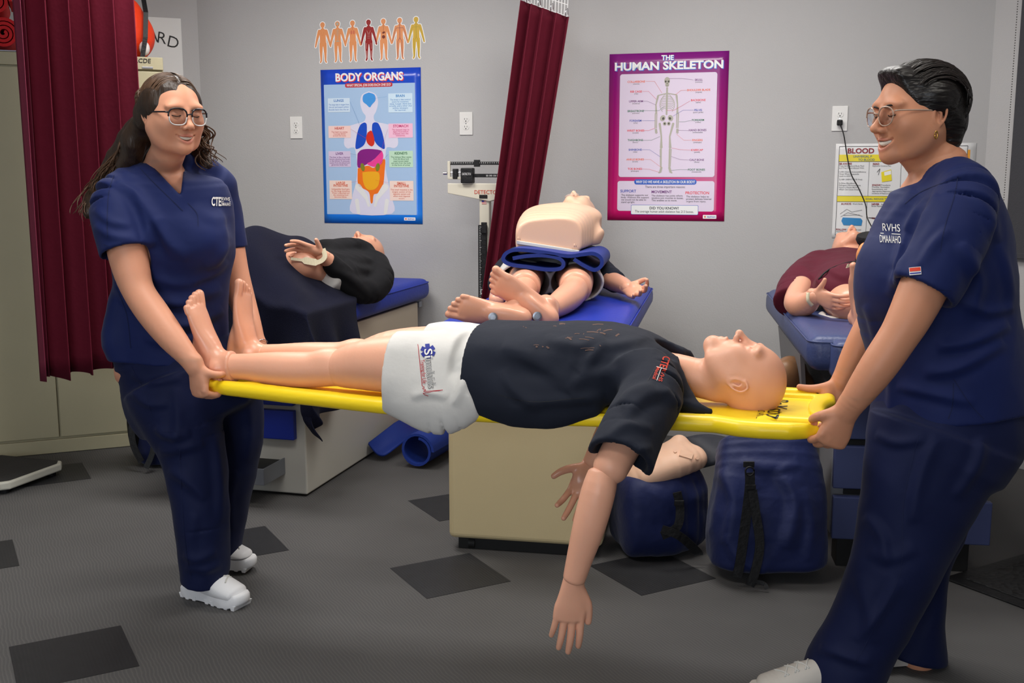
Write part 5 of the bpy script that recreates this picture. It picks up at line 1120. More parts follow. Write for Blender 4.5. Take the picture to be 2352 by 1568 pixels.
# trousers
s = SDF()
s.limb([sec(2020, 2340, 850, 2.74, .155), sec(2015, 2354, 900, 2.74, .17), sec(2005, 2358, 950, 2.73, .17), sec(1996, 2346, 1000, 2.72, .17), sec(1988, 2312, 1055, 2.71, .16)], k=.03, cap=.3)
s.limb([sec(1992, 2330, 1000, 2.66, .12), sec(1982, 2285, 1075, 2.65, .12), sec(1974, 2240, 1150, 2.64, .115), sec(1964, 2200, 1225, 2.63, .105), sec(1952, 2158, 1305, 2.62, .1), sec(1928, 2112, 1385, 2.62, .095), sec(1890, 2072, 1460, 2.62, .095), sec(1848, 2034, 1535, 2.62, .1), sec(1838, 2006, 1575, 2.62, .1)], k=.04, cap=.12)
s.limb([sec(2080, 2260, 1080, 2.8, .11), sec(2080, 2225, 1180, 2.81, .1), sec(2078, 2180, 1290, 2.82, .09), sec(2072, 2166, 1390, 2.82, .085), sec(2040, 2170, 1470, 2.82, .09), sec(2020, 2176, 1500, 2.82, .09)], k=.04, cap=.12)
s.fn(wrinkle(.007, 55, 4.2), op='d')
vf = folds(s.mesh(.0055), [(((1990, 1270), (2050, 1285), (2110, 1260)), 16, .007, .9), (((1965, 1320), (1990, 1400), (2000, 1480)), 18, .007, .8), (((2150, 1000), (2110, 1090), (2090, 1200)), 15, .010, .7), (((1880, 1490), (1940, 1510), (2000, 1530)), 12, .010, .8), (((2250, 1000), (2240, 1060), (2190, 1140)), 13, .010, .7), (((2010, 1000), (2060, 1020), (2130, 1010)), 12, .008, .7), (((1990, 1180), (2030, 1230), (2040, 1300)), 13, .009, -.7), (((2060, 1330), (2020, 1400), (1960, 1470)), 13, .009, .6)]); tr_ = sobj('scrub_trousers', vf, M_trous, pr_); _t = bvh(vf)
for P in (((2110, 1000), (2075, 1150), (2070, 1300), (2030, 1400), (1960, 1530)),): obj('seam', wrap_print(Print().line([tuple(q) for q in catmull(qq(*P), 6)], .0018), fr, _t, .0015), M_seam, tr_, world=True, fix=False)
M_shoe2 = mat('off_white_leather', (206, 200, 192), .5, .4, bump=.12, bscale=70)
sneaker(pr_, V(.88, 2.60, 0), V(.615, 2.575, 0), False, M_shoe2); sneaker(pr_, V(1.19, 2.83, 0), V(.925, 2.79, 0), False, M_shoe2)
# hair
M_hairR = mat('black_hair', (24, 20, 19), .38, .5, bump=.7, bscale=70, stretch=(.2, 1, 1), var=.2, vscale=30)
s = SDF(); s.ell(T(0, -.02, .036), np.array((.088, .112, .097)) * sc, Rh, k=.01); s.ell(T(0, -.075, .0), np.array((.07, .05, .075)), Rh, k=.03); s.limb([(T(0, -.09, -.03), .06, .04), (T(0, -.085, -.085), .05, .03), (T(0, -.075, -.115), .03, .015)], side=Rh[:, 0], k=.03)
s.limb([(T(-.03, .07, .092), .026, .02), (T(.03, .065, .096), .026, .02)], k=.04)
c2 = HO; a1, a2 = .885, -.469; hv = a1 * Rh[:, 1] + a2 * Rh[:, 2]
s.fn(lambda x, y, z: ((x - c2[0]) * hv[0] + (y - c2[1]) * hv[1] + (z - c2[2]) * hv[2]) - .0285, k=.008, op='i')
for q in (-1, 1): s.ell(T(q * .088, -.006, -.024), (.022, .024, .032), Rh, k=.006, op='s'); s.ell(T(q * .075, .03, -.06), (.03, .04, .045), Rh, k=.006, op='s')
s.fn(wrinkle(.004, 9, 14), op='d')
for q in (-1, 1): s.ell(T(q * .079, -.024, .040), (.018, .042, .034), Rh, k=.02)
hr = sobj('hair', s.mesh(.004), M_hairR, pr_)
rg = random.Random(3); PA = []
for i in range(230):
    x = rg.uniform(-1, 1); st = rg.uniform(-.35, .75); P = []
    for j in range(12):
        t = st + j * .085 * rg.uniform(.9, 1.1); an = R(62) + t * 1.55; lat = x * 1.25 + rg.gauss(0, .01); rr_ = 1.015 + rg.gauss(0, .006) + .012 * math.sin(j * .28)
        P.append(T(.088 * math.sin(lat) * rr_ * 1.0, -.02 + .112 * math.cos(an) * math.cos(lat * .75) * rr_, .036 + .097 * math.sin(an) * math.cos(lat * .85) * rr_ - (.02 * (t - 1.1) if t > 1.1 else 0)))
    r = rg.uniform(.0014, .0028); PA.append((catmull(P, 2), [r * (1 - .7 * abs(2 * q / 22 - 1) ** 3) for q in range(23)]))
locks('strands', PA, mat('black_strands', (34, 28, 26), .35, .5, var=.3, vscale=40), hr)['kind'] = 'stuff'
# =================================================================== manikin under the blanket (left table)
def T1(x, y, z): return np.array(MW[t1] @ Vector((x, y, z)))
m1 = empty('training_manikin', T1(.0, .8, .801), 0, 'manikin in black sweatshirt with tied wrist under a navy blanket', 'manikin')
X1 = np.array(MW[t1])[:3, 0]; Y1 = np.array(MW[t1])[:3, 1]
ho = at(836, 583, 5.2)
up_ = nrm(Y1 * .9 + E1 * .35 + UP * .1); fw_ = nrm(UP - up_ * (UP @ up_)); Rq = np.stack([np.cross(fw_, up_), fw_, up_], 1)
s = SDF(); Tq = head_sdf(s, ho, Rq, .95); s.limb([(Tq(0, -.03, -.06), .05), (at(800, 615, 5.1), .055)], k=.02); sobj('head', s.mesh(.0045), M_plas2, m1)
M_blk = cloth_mat('black_sweatshirt', (20, 20, 23), .85, .4, 12, .02)
s = SDF(); s.limb([(at(845, 600, 5.15), .10, .06), (at(828, 612, 5.1), .15, .085), (at(790, 620, 4.95), .16, .1), (at(745, 625, 4.78), .15, .1)], side=X1, k=.03, cap=.4)
s.limb([(at(858, 605, 5.05), .065), (at(872, 640, 4.92), .068), (at(845, 668, 4.82), .065), (at(810, 655, 4.75), .06), (at(775, 620, 4.68), .05), (at(752, 597, 4.64), .042)], k=.04, cap=.2, sub=4)
s.limb([(at(835, 575, 5.08), .05, .04), (at(800, 560, 5.02), .07, .03), (at(750, 565, 4.9), .07, .03)], side=X1, k=.05); s.fn(wrinkle(.008, 61, 6), op='d'); s.ell(Tq(0, .03, -.0), (.09, .12, .12), k=.02, op='s')
sobj('sweatshirt', folds(s.mesh(.006), [(((760, 620), (800, 640), (850, 680)), 10, .010, .8), (((790, 600), (820, 620), (860, 625)), 9, .010, .8), (((800, 580), (830, 595), (860, 600)), 8, .009, .8), (((840, 640), (860, 660), (865, 680)), 8, .007, .6)]), M_blk, m1)
s = SDF(); s.limb([(at(758, 601, 4.645), .034), (at(740, 588, 4.6), .03)], k=0); sobj('forearm', s.mesh(.005), M_plas2, m1)
s = SDF(); hand_sdf(s, at(738, 585, 4.6), at(655, 556, 4.52) - at(738, 585, 4.6), V(-.15, .5, .55), side=-1, sc=.95, curl=((4, 12, 10), (8, 14, 10), (12, 16, 10), (16, 18, 10)), spread=4, thumb=((.016, .012, -.004), (.040, .03, -.002), (.058, .048, .004), (.07, .062, .008))); sobj('hand', s.mesh(.0038), M_plas2, m1)
M_band = mat('cream_gauze', (222, 212, 182), .9, bump=.4, bscale=120, kind='wave')
obj('wrist_strap', MB().strip(catmull([at(742, 571, 4.57), at(746, 590, 4.56), at(730, 602, 4.55), at(700, 598, 4.53), at(668, 594, 4.52)], 5), [.02] * 11 + [.03] * 5 + [.012] * 5, .003, (0, -1, .3)), M_band, m1, world=True)
s = SDF().limb([(at(722, 622, 4.75), .1, .085), (at(690, 605, 4.6), .08, .07)], side=X1, k=0); sobj('thigh', s.mesh(.008), M_plas2, m1)
s = SDF().limb([(at(765, 640, 4.8), .13, .09), (at(735, 628, 4.7), .115, .085)], side=X1, k=0, cap=.3).fn(wrinkle(.006, 4, 7), op='d'); sobj('shorts', s.mesh(.007), M_shorts, m1)
# blanket
M_blan = mat('navy_fleece', (15, 17, 36), .95, .15, bump=.4, bscale=350, sheen=.03, var=.1, vscale=8)
bl = empty('blanket', T1(0, .3, .8), 0, 'navy fleece blanket draped over the left examination table', 'blanket')
v = []; f = []; na, nb_ = 76, 70
for i in range(na + 1):
    a = -.72 + 1.52 * i / na
    ye = float(np.interp(a, [-.36, 0, .2, .38, .8], [.95, .66, .54, .36, .2]))
    for j in range(nb_ + 1):
        b = -.42 + (ye + .42) * j / nb_; oa = max(abs(a) - .355, 0); ob = max(-.12 - b, 0); x = math.copysign(min(abs(a), .355), a); y = max(b, -.12)
        hgt = .285 * math.exp(-((y - .2) / .22) ** 2 - ((x + .03) / .23) ** 2) + .24 * math.exp(-((y - .58) / .25) ** 2 - ((x) / .2) ** 2) + .1 * math.exp(-((y + .02) / .12) ** 2 - (x / .25) ** 2)
        ed = 1 - sst(np.array(abs(a)), .28, .36)
        z = .812 + hgt * ed + .01 * math.sin(9 * x + 14 * y) * math.sin(8 * y + 1) * ed + .012 * math.sin(30 * (x + y * .5)) * ed * math.exp(-((x - .15) / .15) ** 2)
        z -= oa + ob - .7 * min(oa, ob); fo = sst(np.array(oa + ob), 0, .25)
        x += math.copysign(.012 + .03 * fo * (1 + .8 * math.sin(b * 22 + 1.5 * math.sin(5 * b))), a) * (oa > 0) + .02 * fo * math.sin(a * 17) * (ob > 0); y -= (.012 + .03 * fo * (1 + .8 * math.sin(a * 20))) * (ob > 0)
        v.append(T1(x, y, z + .012 * math.sin(a * 25) * fo))
for i in range(na):
    for j in range(nb_): k = i * (nb_ + 1) + j; f.append((k, k + 1, k + nb_ + 2, k + nb_ + 1))
_vf = folds((np.array(v), np.array(f)), [(((590, 600), (690, 660), (800, 770)), 20, -.012, .8), (((560, 660), (640, 740), (700, 830)), 20, -.012, .8), (((600, 555), (660, 580), (740, 640)), 14, -.012, .8), (((720, 640), (780, 700), (815, 790)), 16, -.012, -.8), (((650, 620), (720, 700), (760, 790)), 20, -.010, .7), (((540, 560), (600, 575), (660, 565)), 12, -.010, .7), (((690, 720), (740, 760), (830, 740)), 16, -.010, .6)])
obj('fleece', MB().add(list(_vf[0]), [tuple(q) for q in f]), M_blan, bl, world=True, smooth=True, solid=.006, fix=False, sub=1)
# =================================================================== manikin on the centre table
def T2(x, y, z): return np.array(MW[t2] @ Vector((x, y, z)))
X2 = np.array(MW[t2])[:3, 0]; Y2 = np.array(MW[t2])[:3, 1]
m2 = empty('training_manikin', T2(0, .8, .831), 0, 'manikin lying on the centre table, bare feet towards the camera', 'manikin')
A = at(1178, 716, 3.74); f_ = SDF(); foot_sdf(f_, A, V(-1, .05, .20), V(.12, .95, .15), side=1, sc=1.05); sobj('foot', f_.mesh(.0035), M_plas2, m2)
B = at(1250, 707, 3.78); f_ = SDF(); foot_sdf(f_, B, V(-.72, .1, .55), V(.35, .9, .1), side=-1, sc=1.05); sobj('foot', f_.mesh(.0035), M_plas2, m2)
for c_, q_ in ((at(1132, 728, 3.648), 0), (at(1234, 726, 3.683), 1)):
    o_ = obj('bolt_disc', MB().lathe([(0, 0), (.016, 0), (.016, .004), (.010, .005), (.010, .003), (.005, .003), (.005, .007), (0, .007)], 20, c_, (0, -1, .1)), M_steel, m2, world=True, smooth=True, auto=40)
s = SDF().limb([(at(1190, 716, 3.79), .037), (at(1198, 690, 4.0), .05), (at(1205, 662, 4.2), .052)], k=0); sobj('shin', s.mesh(.006), M_plas2, m2)
s = SDF().limb([(at(1205, 660, 4.19), .062), (at(1206, 645, 4.38), .07), (at(1210, 630, 4.66), .082)], k=0, cap=.4); sobj('thigh', s.mesh(.006), M_plas2, m2)
s = SDF().limb([(at(1262, 712, 3.82), .036), (at(1290, 694, 3.95), .049), (at(1312, 676, 4.08), .054), (at(1320, 664, 4.17), .053)], k=0); sobj('shin', s.mesh(.006), M_plas2, m2)
s = SDF().limb([(at(1322, 660, 4.18), .064), (at(1322, 645, 4.4), .074), (at(1318, 630, 4.66), .084)], k=0, cap=.4); sobj('thigh', s.mesh(.006), M_plas2, m2)
s = SDF(); s.limb([(at(1260, 630, 4.8), .18, .1), (at(1262, 636, 4.62), .18, .085)], side=X2, k=.02)
for x0, x1 in ((1203, 1204), (1320, 1323)):
    s.limb([(at(x0, 632, 4.66), .112, .095), (at(x1, 648, 4.4), .115, .085)], side=X2, k=.03, cap=.1)
s.fn(wrinkle(.005, 71, 6), op='d')
for x0, x1 in ((1204, 1204), (1321, 1324)): s.limb([(at(x0, 636, 4.58), .09, .075), (at(x1, 652, 4.36), .107, .078), (at(x1, 656, 4.3), .112, .082)], side=X2, k=.004, op='s')
sobj('shorts', s.mesh(.006), M_shorts, m2)
s = SDF(); s.limb([(at(1262, 630, 4.7), .19, .1), (at(1275, 600, 5.0), .2, .11), (at(1282, 588, 5.08), .18, .09)], side=X2, k=.03)
s.limb([(at(1190, 600, 5.0), .07), (at(1158, 630, 4.75), .062), (at(1150, 655, 4.55), .055)], k=.05, cap=.3); s.limb([(at(1360, 600, 5.0), .07), (at(1390, 630, 4.75), .055), (at(1415, 648, 4.6), .05)], k=.05, cap=.3); s.fn(wrinkle(.007, 72, 6), op='d')
sobj('shirt', s.mesh(.008), M_shirt, m2)
s = SDF().limb([(at(1405, 645, 4.62), .042), (at(1430, 655, 4.5), .036), (at(1442, 662, 4.42), .029)], k=0); sobj('forearm', s.mesh(.005), M_plas2, m2)
s = SDF(); hand_sdf(s, at(1440, 662, 4.42), at(1482, 680, 4.3) - at(1440, 662, 4.42), V(.1, .75, -.55), side=1, sc=.92, curl=((25, 25, 15), (15, 25, 15), (12, 25, 15), (10, 25, 15)), spread=7, thumb=((.02, .012, -.006), (.045, .03, -.008), (.062, .05, -.014), (.07, .07, -.02))); sobj('hand', s.mesh(.0035), M_plas2, m2)
s = SDF().limb([(at(1150, 660, 4.5), .036), (at(1143, 680, 4.3), .034), (at(1140, 690, 4.2), .03)], k=0); sobj('forearm', s.mesh(.006), M_plas2, m2)
hq = at(1290, 572, 5.16); Rq = np.stack([-X2, UP, Y2], 1); s = SDF(); head_sdf(s, hq, Rq, .95); sobj('head', s.mesh(.006), M_plas2, m2)
# blue folded mat on the manikin
fm = empty('folded_mat', at(1270, 620, 4.4), 0, 'blue foam mat folded double on the centre manikin', 'mat')
zp = lambda a, b: (980 + a / 4.2, 420 + b / 4.2)
RB = catmull([V(*zp(a, b)) for a, b in ((830, 728), (960, 706), (1120, 700), (1260, 722), (1318, 770), (1290, 825), (1160, 836), (980, 812), (800, 785), (738, 735), (775, 672), (880, 645), (1120, 668), (1360, 705), (1500, 690), (1610, 682), (1680, 725), (1685, 795), (1620, 840), (1520, 800), (1420, 735))], 5)
ex = nrm(V(.14, .98, -.02)) * .5; th = 8.5; n = len(RB); v = []; f = []
for i in range(n):
    t = RB[min(i + 1, n - 1)] - RB[max(i - 1, 0)]; t = t / np.linalg.norm(t); nn = V(-t[1], t[0]) * th / 2
    for q_ in (RB[i] + nn, RB[i] - nn): p_ = at(q_[0], q_[1], 4.24); v += [p_, p_ + ex]
for i in range(n - 1): k = i * 4; f += [(k, k + 1, k + 5, k + 4), (k + 2, k + 6, k + 7, k + 3), (k, k + 4, k + 6, k + 2), (k + 1, k + 3, k + 7, k + 5)]
f += [(0, 2, 3, 1), (n * 4 - 4, n * 4 - 3, n * 4 - 1, n * 4 - 2)]
M_mat = mat('blue_foam', (26, 50, 130), .6, .35, bump=.1, bscale=220)
obj('foam', MB().add(v, f), M_mat, fm, world=True, smooth=True, auto=45)
# CPR torso on the mat
cp = empty('cpr_torso', at(1258, 585, 4.5), 0, 'pale plastic CPR training torso with head resting on the folded mat', 'manikin')
s = SDF(); s.limb([(at(1258, 548, 4.44), .132, .085), (at(1266, 540, 4.56), .148, .10), (at(1278, 530, 4.72), .165, .108), (at(1292, 524, 4.86), .175, .10), (at(1305, 518, 4.95), .12, .07)], side=X2, k=.02, sq=3.2)
s.ell(at(1300, 496, 4.8), (.15, .12, .05), k=.05); s.limb([(at(1360, 540, 4.74), .04, .05), (at(1374, 548, 4.72), .03, .045)], side=V(0, 1, 0), k=.03, cap=.4); s.limb([(at(1228, 520, 4.86), .04), (at(1212, 525, 4.86), .035)], k=.04)
for px in (1250, 1310): s.ell(at(px, 492, 4.74), (.07, .08, .03), k=.04)
fz = at(1258, 578, 4.44)[2]
s.fn(lambda x, y, z: fz - z + .05 * (x - .15), k=.006, op='i'); s.fn(lambda x, y, z: 4.425 - y + .18 * (x - .15), k=.012, op='i')
nk = at(1316, 500, 4.98); hc = at(1330, 492, 5.03); upc = nrm(V(.42, .85, -.05)); fwc = nrm(UP * .95 + V(-.2, 0, 0)); fwc = nrm(fwc - upc * (fwc @ upc)); Rc = np.stack([np.cross(fwc, upc), fwc, upc], 1)
s.limb([(at(1305, 520, 4.9), .07), (nk, .055), (hc, .05)], k=.03)
head_sdf(s, hc, Rc, .9)
sobj('torso', s.mesh(.0045), M_cpr, cp)
fx = lambda px, py, dy=0: at(px, py, 4.415 + .18 * (at(px, py, 4.42)[0] - .15) + dy)
M_white = mat('white_plastic', (215, 212, 204), .4, .4); M_grayp = mat('dark_grey_plastic', (84, 86, 90), .5)
def hexa(q, d): q = [np.array(p_) for p_ in q]; return MB().add(q + [p_ + np.array(d) for p_ in q], [(0, 1, 2, 3), (7, 6, 5, 4), (0, 4, 5, 1), (1, 5, 6, 2), (2, 6, 7, 3), (3, 7, 4, 0)])
obj('base_rim', hexa([fx(1186, 560), fx(1330, 582), fx(1330, 575), fx(1186, 552)], (.05, .4, 0)), M_white, cp, world=True, bevel=.002); tr0 = obj('tray', hexa([fx(1200, 567, .02), fx(1316, 584, .02), fx(1316, 578, .02), fx(1200, 560, .02)], (.05, .38, -.01)), M_grayp, cp, world=True)
for k in range(4): x_ = 1247 + 6.5 * k; obj('vent', hexa([fx(x_, 571 + k, .014), fx(x_ + 1.6, 571 + k, .014), fx(x_ + 1.6, 567 + k, .014), fx(x_, 567 + k, .014)], (0, .006, 0)), M_dark, tr0, world=True)
for px, py in ((1192, 547), (1321, 563)): obj('clip', MB().tube([fx(px - 2, py + 4, -.004), fx(px - 2, py - 3, -.004), fx(px + 2, py - 3, -.004), fx(px + 2, py + 4, -.004)], .002, 6), M_cpr, cp, world=True, smooth=True)
obj('face_shield', MB().ell(hc + Rc @ V(0, .085, -.055), (.035, .012, .03), 14, 8, Rc), mat('clear_film', (225, 205, 190), .12, .6, alpha=.35), cp, world=True, smooth=True)
# key fob on the centre table
kf = empty('key_fob', T2(.13, .07, .8305), 0, 'small key ring with blue clip lying on the centre table', 'keys')
kz = at(1310, 742, 3.68)
obj('clip', MB().box(at(1292, 741, 3.68), (.02, .02, .012)), mat('blue_plastic', (30, 80, 200), .4), kf, world=True, bevel=.003)
obj('ring', MB().tube([kz + V(.012 * math.cos(t), .012 * math.sin(t), .004) for t in np.linspace(0, 6.28, 18)], .0015, 6), MATS['chrome'], kf, world=True, smooth=True)
obj('fob', MB().box(at(1322, 744, 3.68), (.032, .02, .01)), M_nblack, kf, world=True, bevel=.003); obj('tag', MB().box(at(1326, 742, 3.675), (.014, .012, .012)), M_white, kf, world=True)
# =================================================================== manikin on the right table
def T3(x, y, z): return np.array(MW[t3] @ Vector((x, y, z)))
X3 = np.array(MW[t3])[:3, 0]; Y3 = np.array(MW[t3])[:3, 1]
m3 = empty('training_manikin', T3(-.03, .6, .832), 0, 'manikin in maroon shirt with bandaged wrist on the right table', 'manikin')
ho = at(1952, 578, 4.72); up_ = nrm(Y3 * .95 - UP * .1); fw_ = nrm(UP - up_ * (UP @ up_)); Rq = np.stack([np.cross(fw_, up_), fw_, up_], 1)
s = SDF(); Tq = head_sdf(s, ho, Rq, .95); s.limb([(Tq(0, -.03, -.06), .05), (at(1955, 600, 4.55), .055)], k=.02); sobj('head', s.mesh(.0045), M_plas2, m3)
M_mar = cloth_mat('maroon_shirt', (86, 22, 40), .75, .35, 11, .03)
s = SDF(); s.limb([(at(1955, 608, 4.55), .16, .075), (at(1950, 630, 4.42), .18, .095), (at(1955, 650, 4.2), .16, .1), (at(1965, 665, 4.0), .15, .1)], side=X3, k=.03); s.limb([(at(1885, 610, 4.5), .07), (at(1850, 640, 4.35), .08), (at(1828, 672, 4.2), .078), (at(1822, 695, 4.14), .08)], k=.05, cap=.15); s.fn(wrinkle(.007, 81, 6), op='d')
s.limb([(at(1835, 690, 4.14), .05), (at(1832, 720, 4.05), .07)], k=.006, op='s'); sobj('shirt', folds(s.mesh(.0065), [(((1830, 610), (1870, 640), (1890, 660)), 9, .009, .8), (((1815, 640), (1840, 660), (1850, 690)), 8, .008, .7), (((1880, 600), (1920, 630), (1950, 640)), 9, .008, .7)]), M_mar, m3)
s = SDF().limb([(at(1840, 660, 4.15), .045), (at(1828, 695, 4.02), .045), (at(1850, 698, 3.94), .043), (at(1868, 684, 3.88), .032), (at(1875, 679, 3.865), .028)], k=.01, sub=4); sobj('forearm', s.mesh(.005), M_plas2, m3)
s = SDF(); hand_sdf(s, at(1872, 678, 3.86), at(1908, 692, 3.8) - at(1868, 676, 3.86), V(-.25, -.8, -.3), side=-1, sc=.82, curl=((14, 30, 20), (16, 32, 20), (18, 34, 20), (20, 36, 20)), spread=4, thumb=((.022, .01, -.004), (.045, .022, -.004), (.066, .032, -.008), (.085, .036, -.012))); sobj('hand', s.mesh(.0035), M_plas2, m3)
obj('wrist_strap', MB().strip(catmull([at(1856, 672, 3.82), at(1856, 690, 3.81), at(1866, 702, 3.82)], 5), .012, .003, (-.3, -1, 0)), M_band, m3, world=True, smooth=True)
obj('sling', MB().strip(catmull([at(1885, 665, 4.0), at(1905, 645, 4.0), at(1935, 630, 4.0), at(1960, 626, 4.0), at(1985, 630, 4.0)], 5), .03, .004, (0, -.6, .8)), M_band, m3, world=True, smooth=True); obj('sling_knot', MB().strip([at(1944, 630, 3.97), at(1948, 618, 3.97), at(1950, 606, 3.97)], [.012, .018, .01], .004, (0, -1, 0)), M_band, m3, world=True)
s = SDF().limb([(at(1940, 668, 4.2), .09, .085), (at(1938, 682, 4.05), .088, .085), (at(1950, 700, 3.9), .07, .07)], side=X3, k=0); sobj('thigh', s.mesh(.006), M_plas2, m3)
s = SDF().limb([(at(1945, 655, 4.3), .12, .1), (at(1938, 668, 4.12), .1, .097)], side=X3, k=.02, cap=.15); s.limb([(at(1905, 722, 4.0), .05, .02), (at(1935, 735, 3.88), .055, .012)], side=X3, k=.03); s.fn(wrinkle(.006, 83, 7), op='d'); s.limb([(at(1938, 670, 4.15), .09, .088), (at(1938, 682, 3.95), .094, .091)], side=X3, k=.005, op='s'); sobj('shorts', s.mesh(.006), M_shorts, m3)
f_ = SDF(); foot_sdf(f_, at(1978, 725, 3.72), nrm(V(-.1, -.1, 1)), V(.2, .95, 0), side=1, sc=.95); sobj('foot', f_.mesh(.004), M_plas2, m3)
# ear training model beside it
em = empty('ear_model', at(1990, 640, 4.1), 0, 'ear teaching model in a black stand on the right table', 'teaching model')
obj('stand', MB().tube([at(1992, 655, 4.1), at(1988, 600, 4.1), at(1996, 560, 4.1)], [.045, .04, .035], 14), M_nblack, em, world=True, smooth=True)
s = SDF(); c_ = at(1984, 585, 4.05); s.limb([(c_ + V(-.0, 0, -.04), .008), (c_ + V(-.02, -.01, .0), .010), (c_ + V(-.008, -.01, .035), .010), (c_ + V(.02, 0, .035), .009), (c_ + V(.03, .0, 0), .01)], k=.01, sub=4); s.ell(c_ + V(.005, .015, -.005), (.03, .01, .045), k=.015); sobj('ear', s.mesh(.004), mat('ear_orange', (222, 150, 96), .4), em)
obj('light_head', MB().lathe([(0, 0), (.05, 0), (.055, .015), (.05, .03), (0, .03)], 20, at(2000, 556, 4.1), (-.15, -.2, 1)), M_nblack, em, world=True, smooth=True, auto=40)
obj('cable', MB().tube(catmull([at(1880, 642, 4.0), at(1900, 622, 4.0), at(1940, 605, 4.05), at(1975, 600, 4.05)], 5), .004, 6), M_nblack, em, world=True, smooth=True)
# =================================================================== bags on the floor
M_bag = mat('navy_nylon', (15, 28, 76), .6, .35, bump=.5, bscale=16, sheen=.1, var=.12, vscale=6)
def strap(root, pts, w, up=(0, -1, 0)): return obj('strap', MB().strip(catmull(pts, 4), w, .004, up), M_nblack, root, world=True)
b2 = empty('duffel_bag', V(.86, 3.5, 0), 0, 'upright navy duffel bag with black strap under the head end', 'bag')
s = SDF(); s.limb([(V(.87, 3.5, .07), .20, .13), (V(.87, 3.51, .2), .195, .125), (V(.88, 3.56, .34), .18, .11), (V(.88, 3.6, .43), .16, .085)], k=.03, cap=.35, sq=3.4); s.fn(lambda x, y, z: .006 - z, k=.01, op='i'); s.fn(wrinkle(.009, 91, 5), op='d'); s.ell(V(.9, 3.62, .46), (.1, .06, .05), k=.02, op='s')
sobj('shell', folds(s.mesh(.007), [(((1650, 1080), (1680, 1150), (1660, 1250)), 16, .014, .8), (((1780, 1080), (1820, 1150), (1800, 1260)), 18, .014, .8), (((1840, 1120), (1860, 1200), (1850, 1290)), 14, .010, .6), (((1660, 1230), (1700, 1290), (1760, 1320)), 14, .010, .7), (((1700, 1060), (1760, 1080), (1840, 1070)), 12, .008, .7)]), M_bag, b2)
strap(b2, [at(1722, 1085, 3.38), at(1722, 1120, 3.375), at(1712, 1200, 3.37), at(1700, 1290, 3.365), at(1692, 1325, 3.36)], .032); strap(b2, [at(1728, 1125, 3.372), at(1736, 1180, 3.365), at(1745, 1250, 3.355), at(1735, 1310, 3.34), at(1722, 1345, 3.33)], .03); strap(b2, [at(1735, 1335, 3.34), at(1755, 1340, 3.33), at(1762, 1352, 3.32)], .014)
obj('strap_ring', MB().tube([at(1722 + 10 * math.cos(t), 1082 + 10 * math.sin(t), 3.37) for t in np.linspace(0, 6.28, 16)], .003, 6), M_nblack, b2, world=True, smooth=True); box('strap_patch', at(1720, 1066, 3.385), (.036, .006, .02), M_nblack, b2, world=True); box('buckle', at(1724, 1118, 3.37), (.034, .008, .016), M_nblack, b2, world=True); obj('zip', MB().tube(catmull([at(1700, 1022, 3.56), at(1740, 1040, 3.5), at(1800, 1042, 3.49), at(1850, 1028, 3.54)], 6), .005, 6), M_nblack, b2, world=True, smooth=True)
fh = empty('manikin_head', V(.92, 3.62, .41), 0, 'manikin face looking out of the upright navy bag', 'manikin head'); s = SDF(); head_sdf(s, at(1785, 1040, 3.66), np.stack([-E1, UP, EN], 1), .85, ears=False); sobj('face', s.mesh(.0045), MATS['manikin_skin_glossy'], fh)
b1 = empty('duffel_bag', V(.47, 3.72, 0), 0, 'open navy duffel bag holding a torso manikin beside the centre table', 'bag')
s = SDF(); s.limb([(V(.44, 3.72, .15), .16, .15), (V(.53, 3.74, .155), .16, .16), (V(.6, 3.78, .16), .14, .16)], side=V(0, 1, 0), k=.03, cap=.5, sq=3.4); s.fn(lambda x, y, z: .006 - z, k=.01, op='i'); s.fn(wrinkle(.009, 93, 5), op='d'); s.ell(V(.51, 3.75, .34), (.13, .11, .1), k=.02, op='s'); sobj('shell', s.mesh(.007), M_bag, b1)
M_flap = mat('grey_nylon', (44, 46, 54), .6, .35, bump=.4, bscale=14)
v = []; f = []
for i in range(13):
    for j in range(9):
        u, w_ = i / 12, j / 8; p_ = at(1570 + 145 * u, 1075 - 25 * u - 70 * w_ * (1 - .35 * u) + 6 * math.sin(5 * u + 3 * w_), 3.72 + .12 * w_ + .02 * math.sin(7 * u + 4 * w_)); v.append(p_)
for i in range(12):
    for j in range(8): k = i * 9 + j; f.append((k, k + 1, k + 10, k + 9))
obj('flap', MB().add(v, f), M_flap, b1, world=True, smooth=True, solid=.01, fix=False)
strap(b1, [at(1555, 1130, 3.55), at(1562, 1170, 3.55), at(1555, 1210, 3.54), at(1520, 1230, 3.53)], .03); strap(b1, [at(1520, 1215, 3.53), at(1560, 1230, 3.53), at(1600, 1265, 3.55), at(1605, 1275, 3.55)], .03); box('buckle', at(1560, 1155, 3.545), (.034, .008, .02), M_nblack, b1, world=True)
tm = empty('torso_manikin', V(.47, 3.74, .2), 0, 'pale torso manikin lying in the open navy bag', 'manikin'); s = SDF(); s.limb([(at(1450, 1105, 3.72), .08, .05), (at(1480, 1085, 3.72), .11, .06), (at(1540, 1060, 3.72), .11, .06), (at(1592, 1050, 3.74), .07, .045)], side=V(0, 1, 0), k=.02); s.limb([(at(1545, 1040, 3.76), .04), (at(1560, 1020, 3.78), .035)], k=.03); sobj('torso', s.mesh(.005), M_cpr, tm)
_tt = bvh(s.mesh(.006)); _f = pxf((1576, 1044), (600, 190), (190, -600), 3.3)
obj('name_plate', wrap_print(Print().rect(-.024, -.011, .024, .011), _f, _tt, .004, 1.0), M_cpr, tm, world=True, fix=False, solid=.005)
for q_ in (-.042, .042): obj('stud', wrap_print(Print().ellipse(q_, 0, .006, .006), _f, _tt, .003, 1.0), M_cpr, tm, world=True, fix=False, solid=.004)
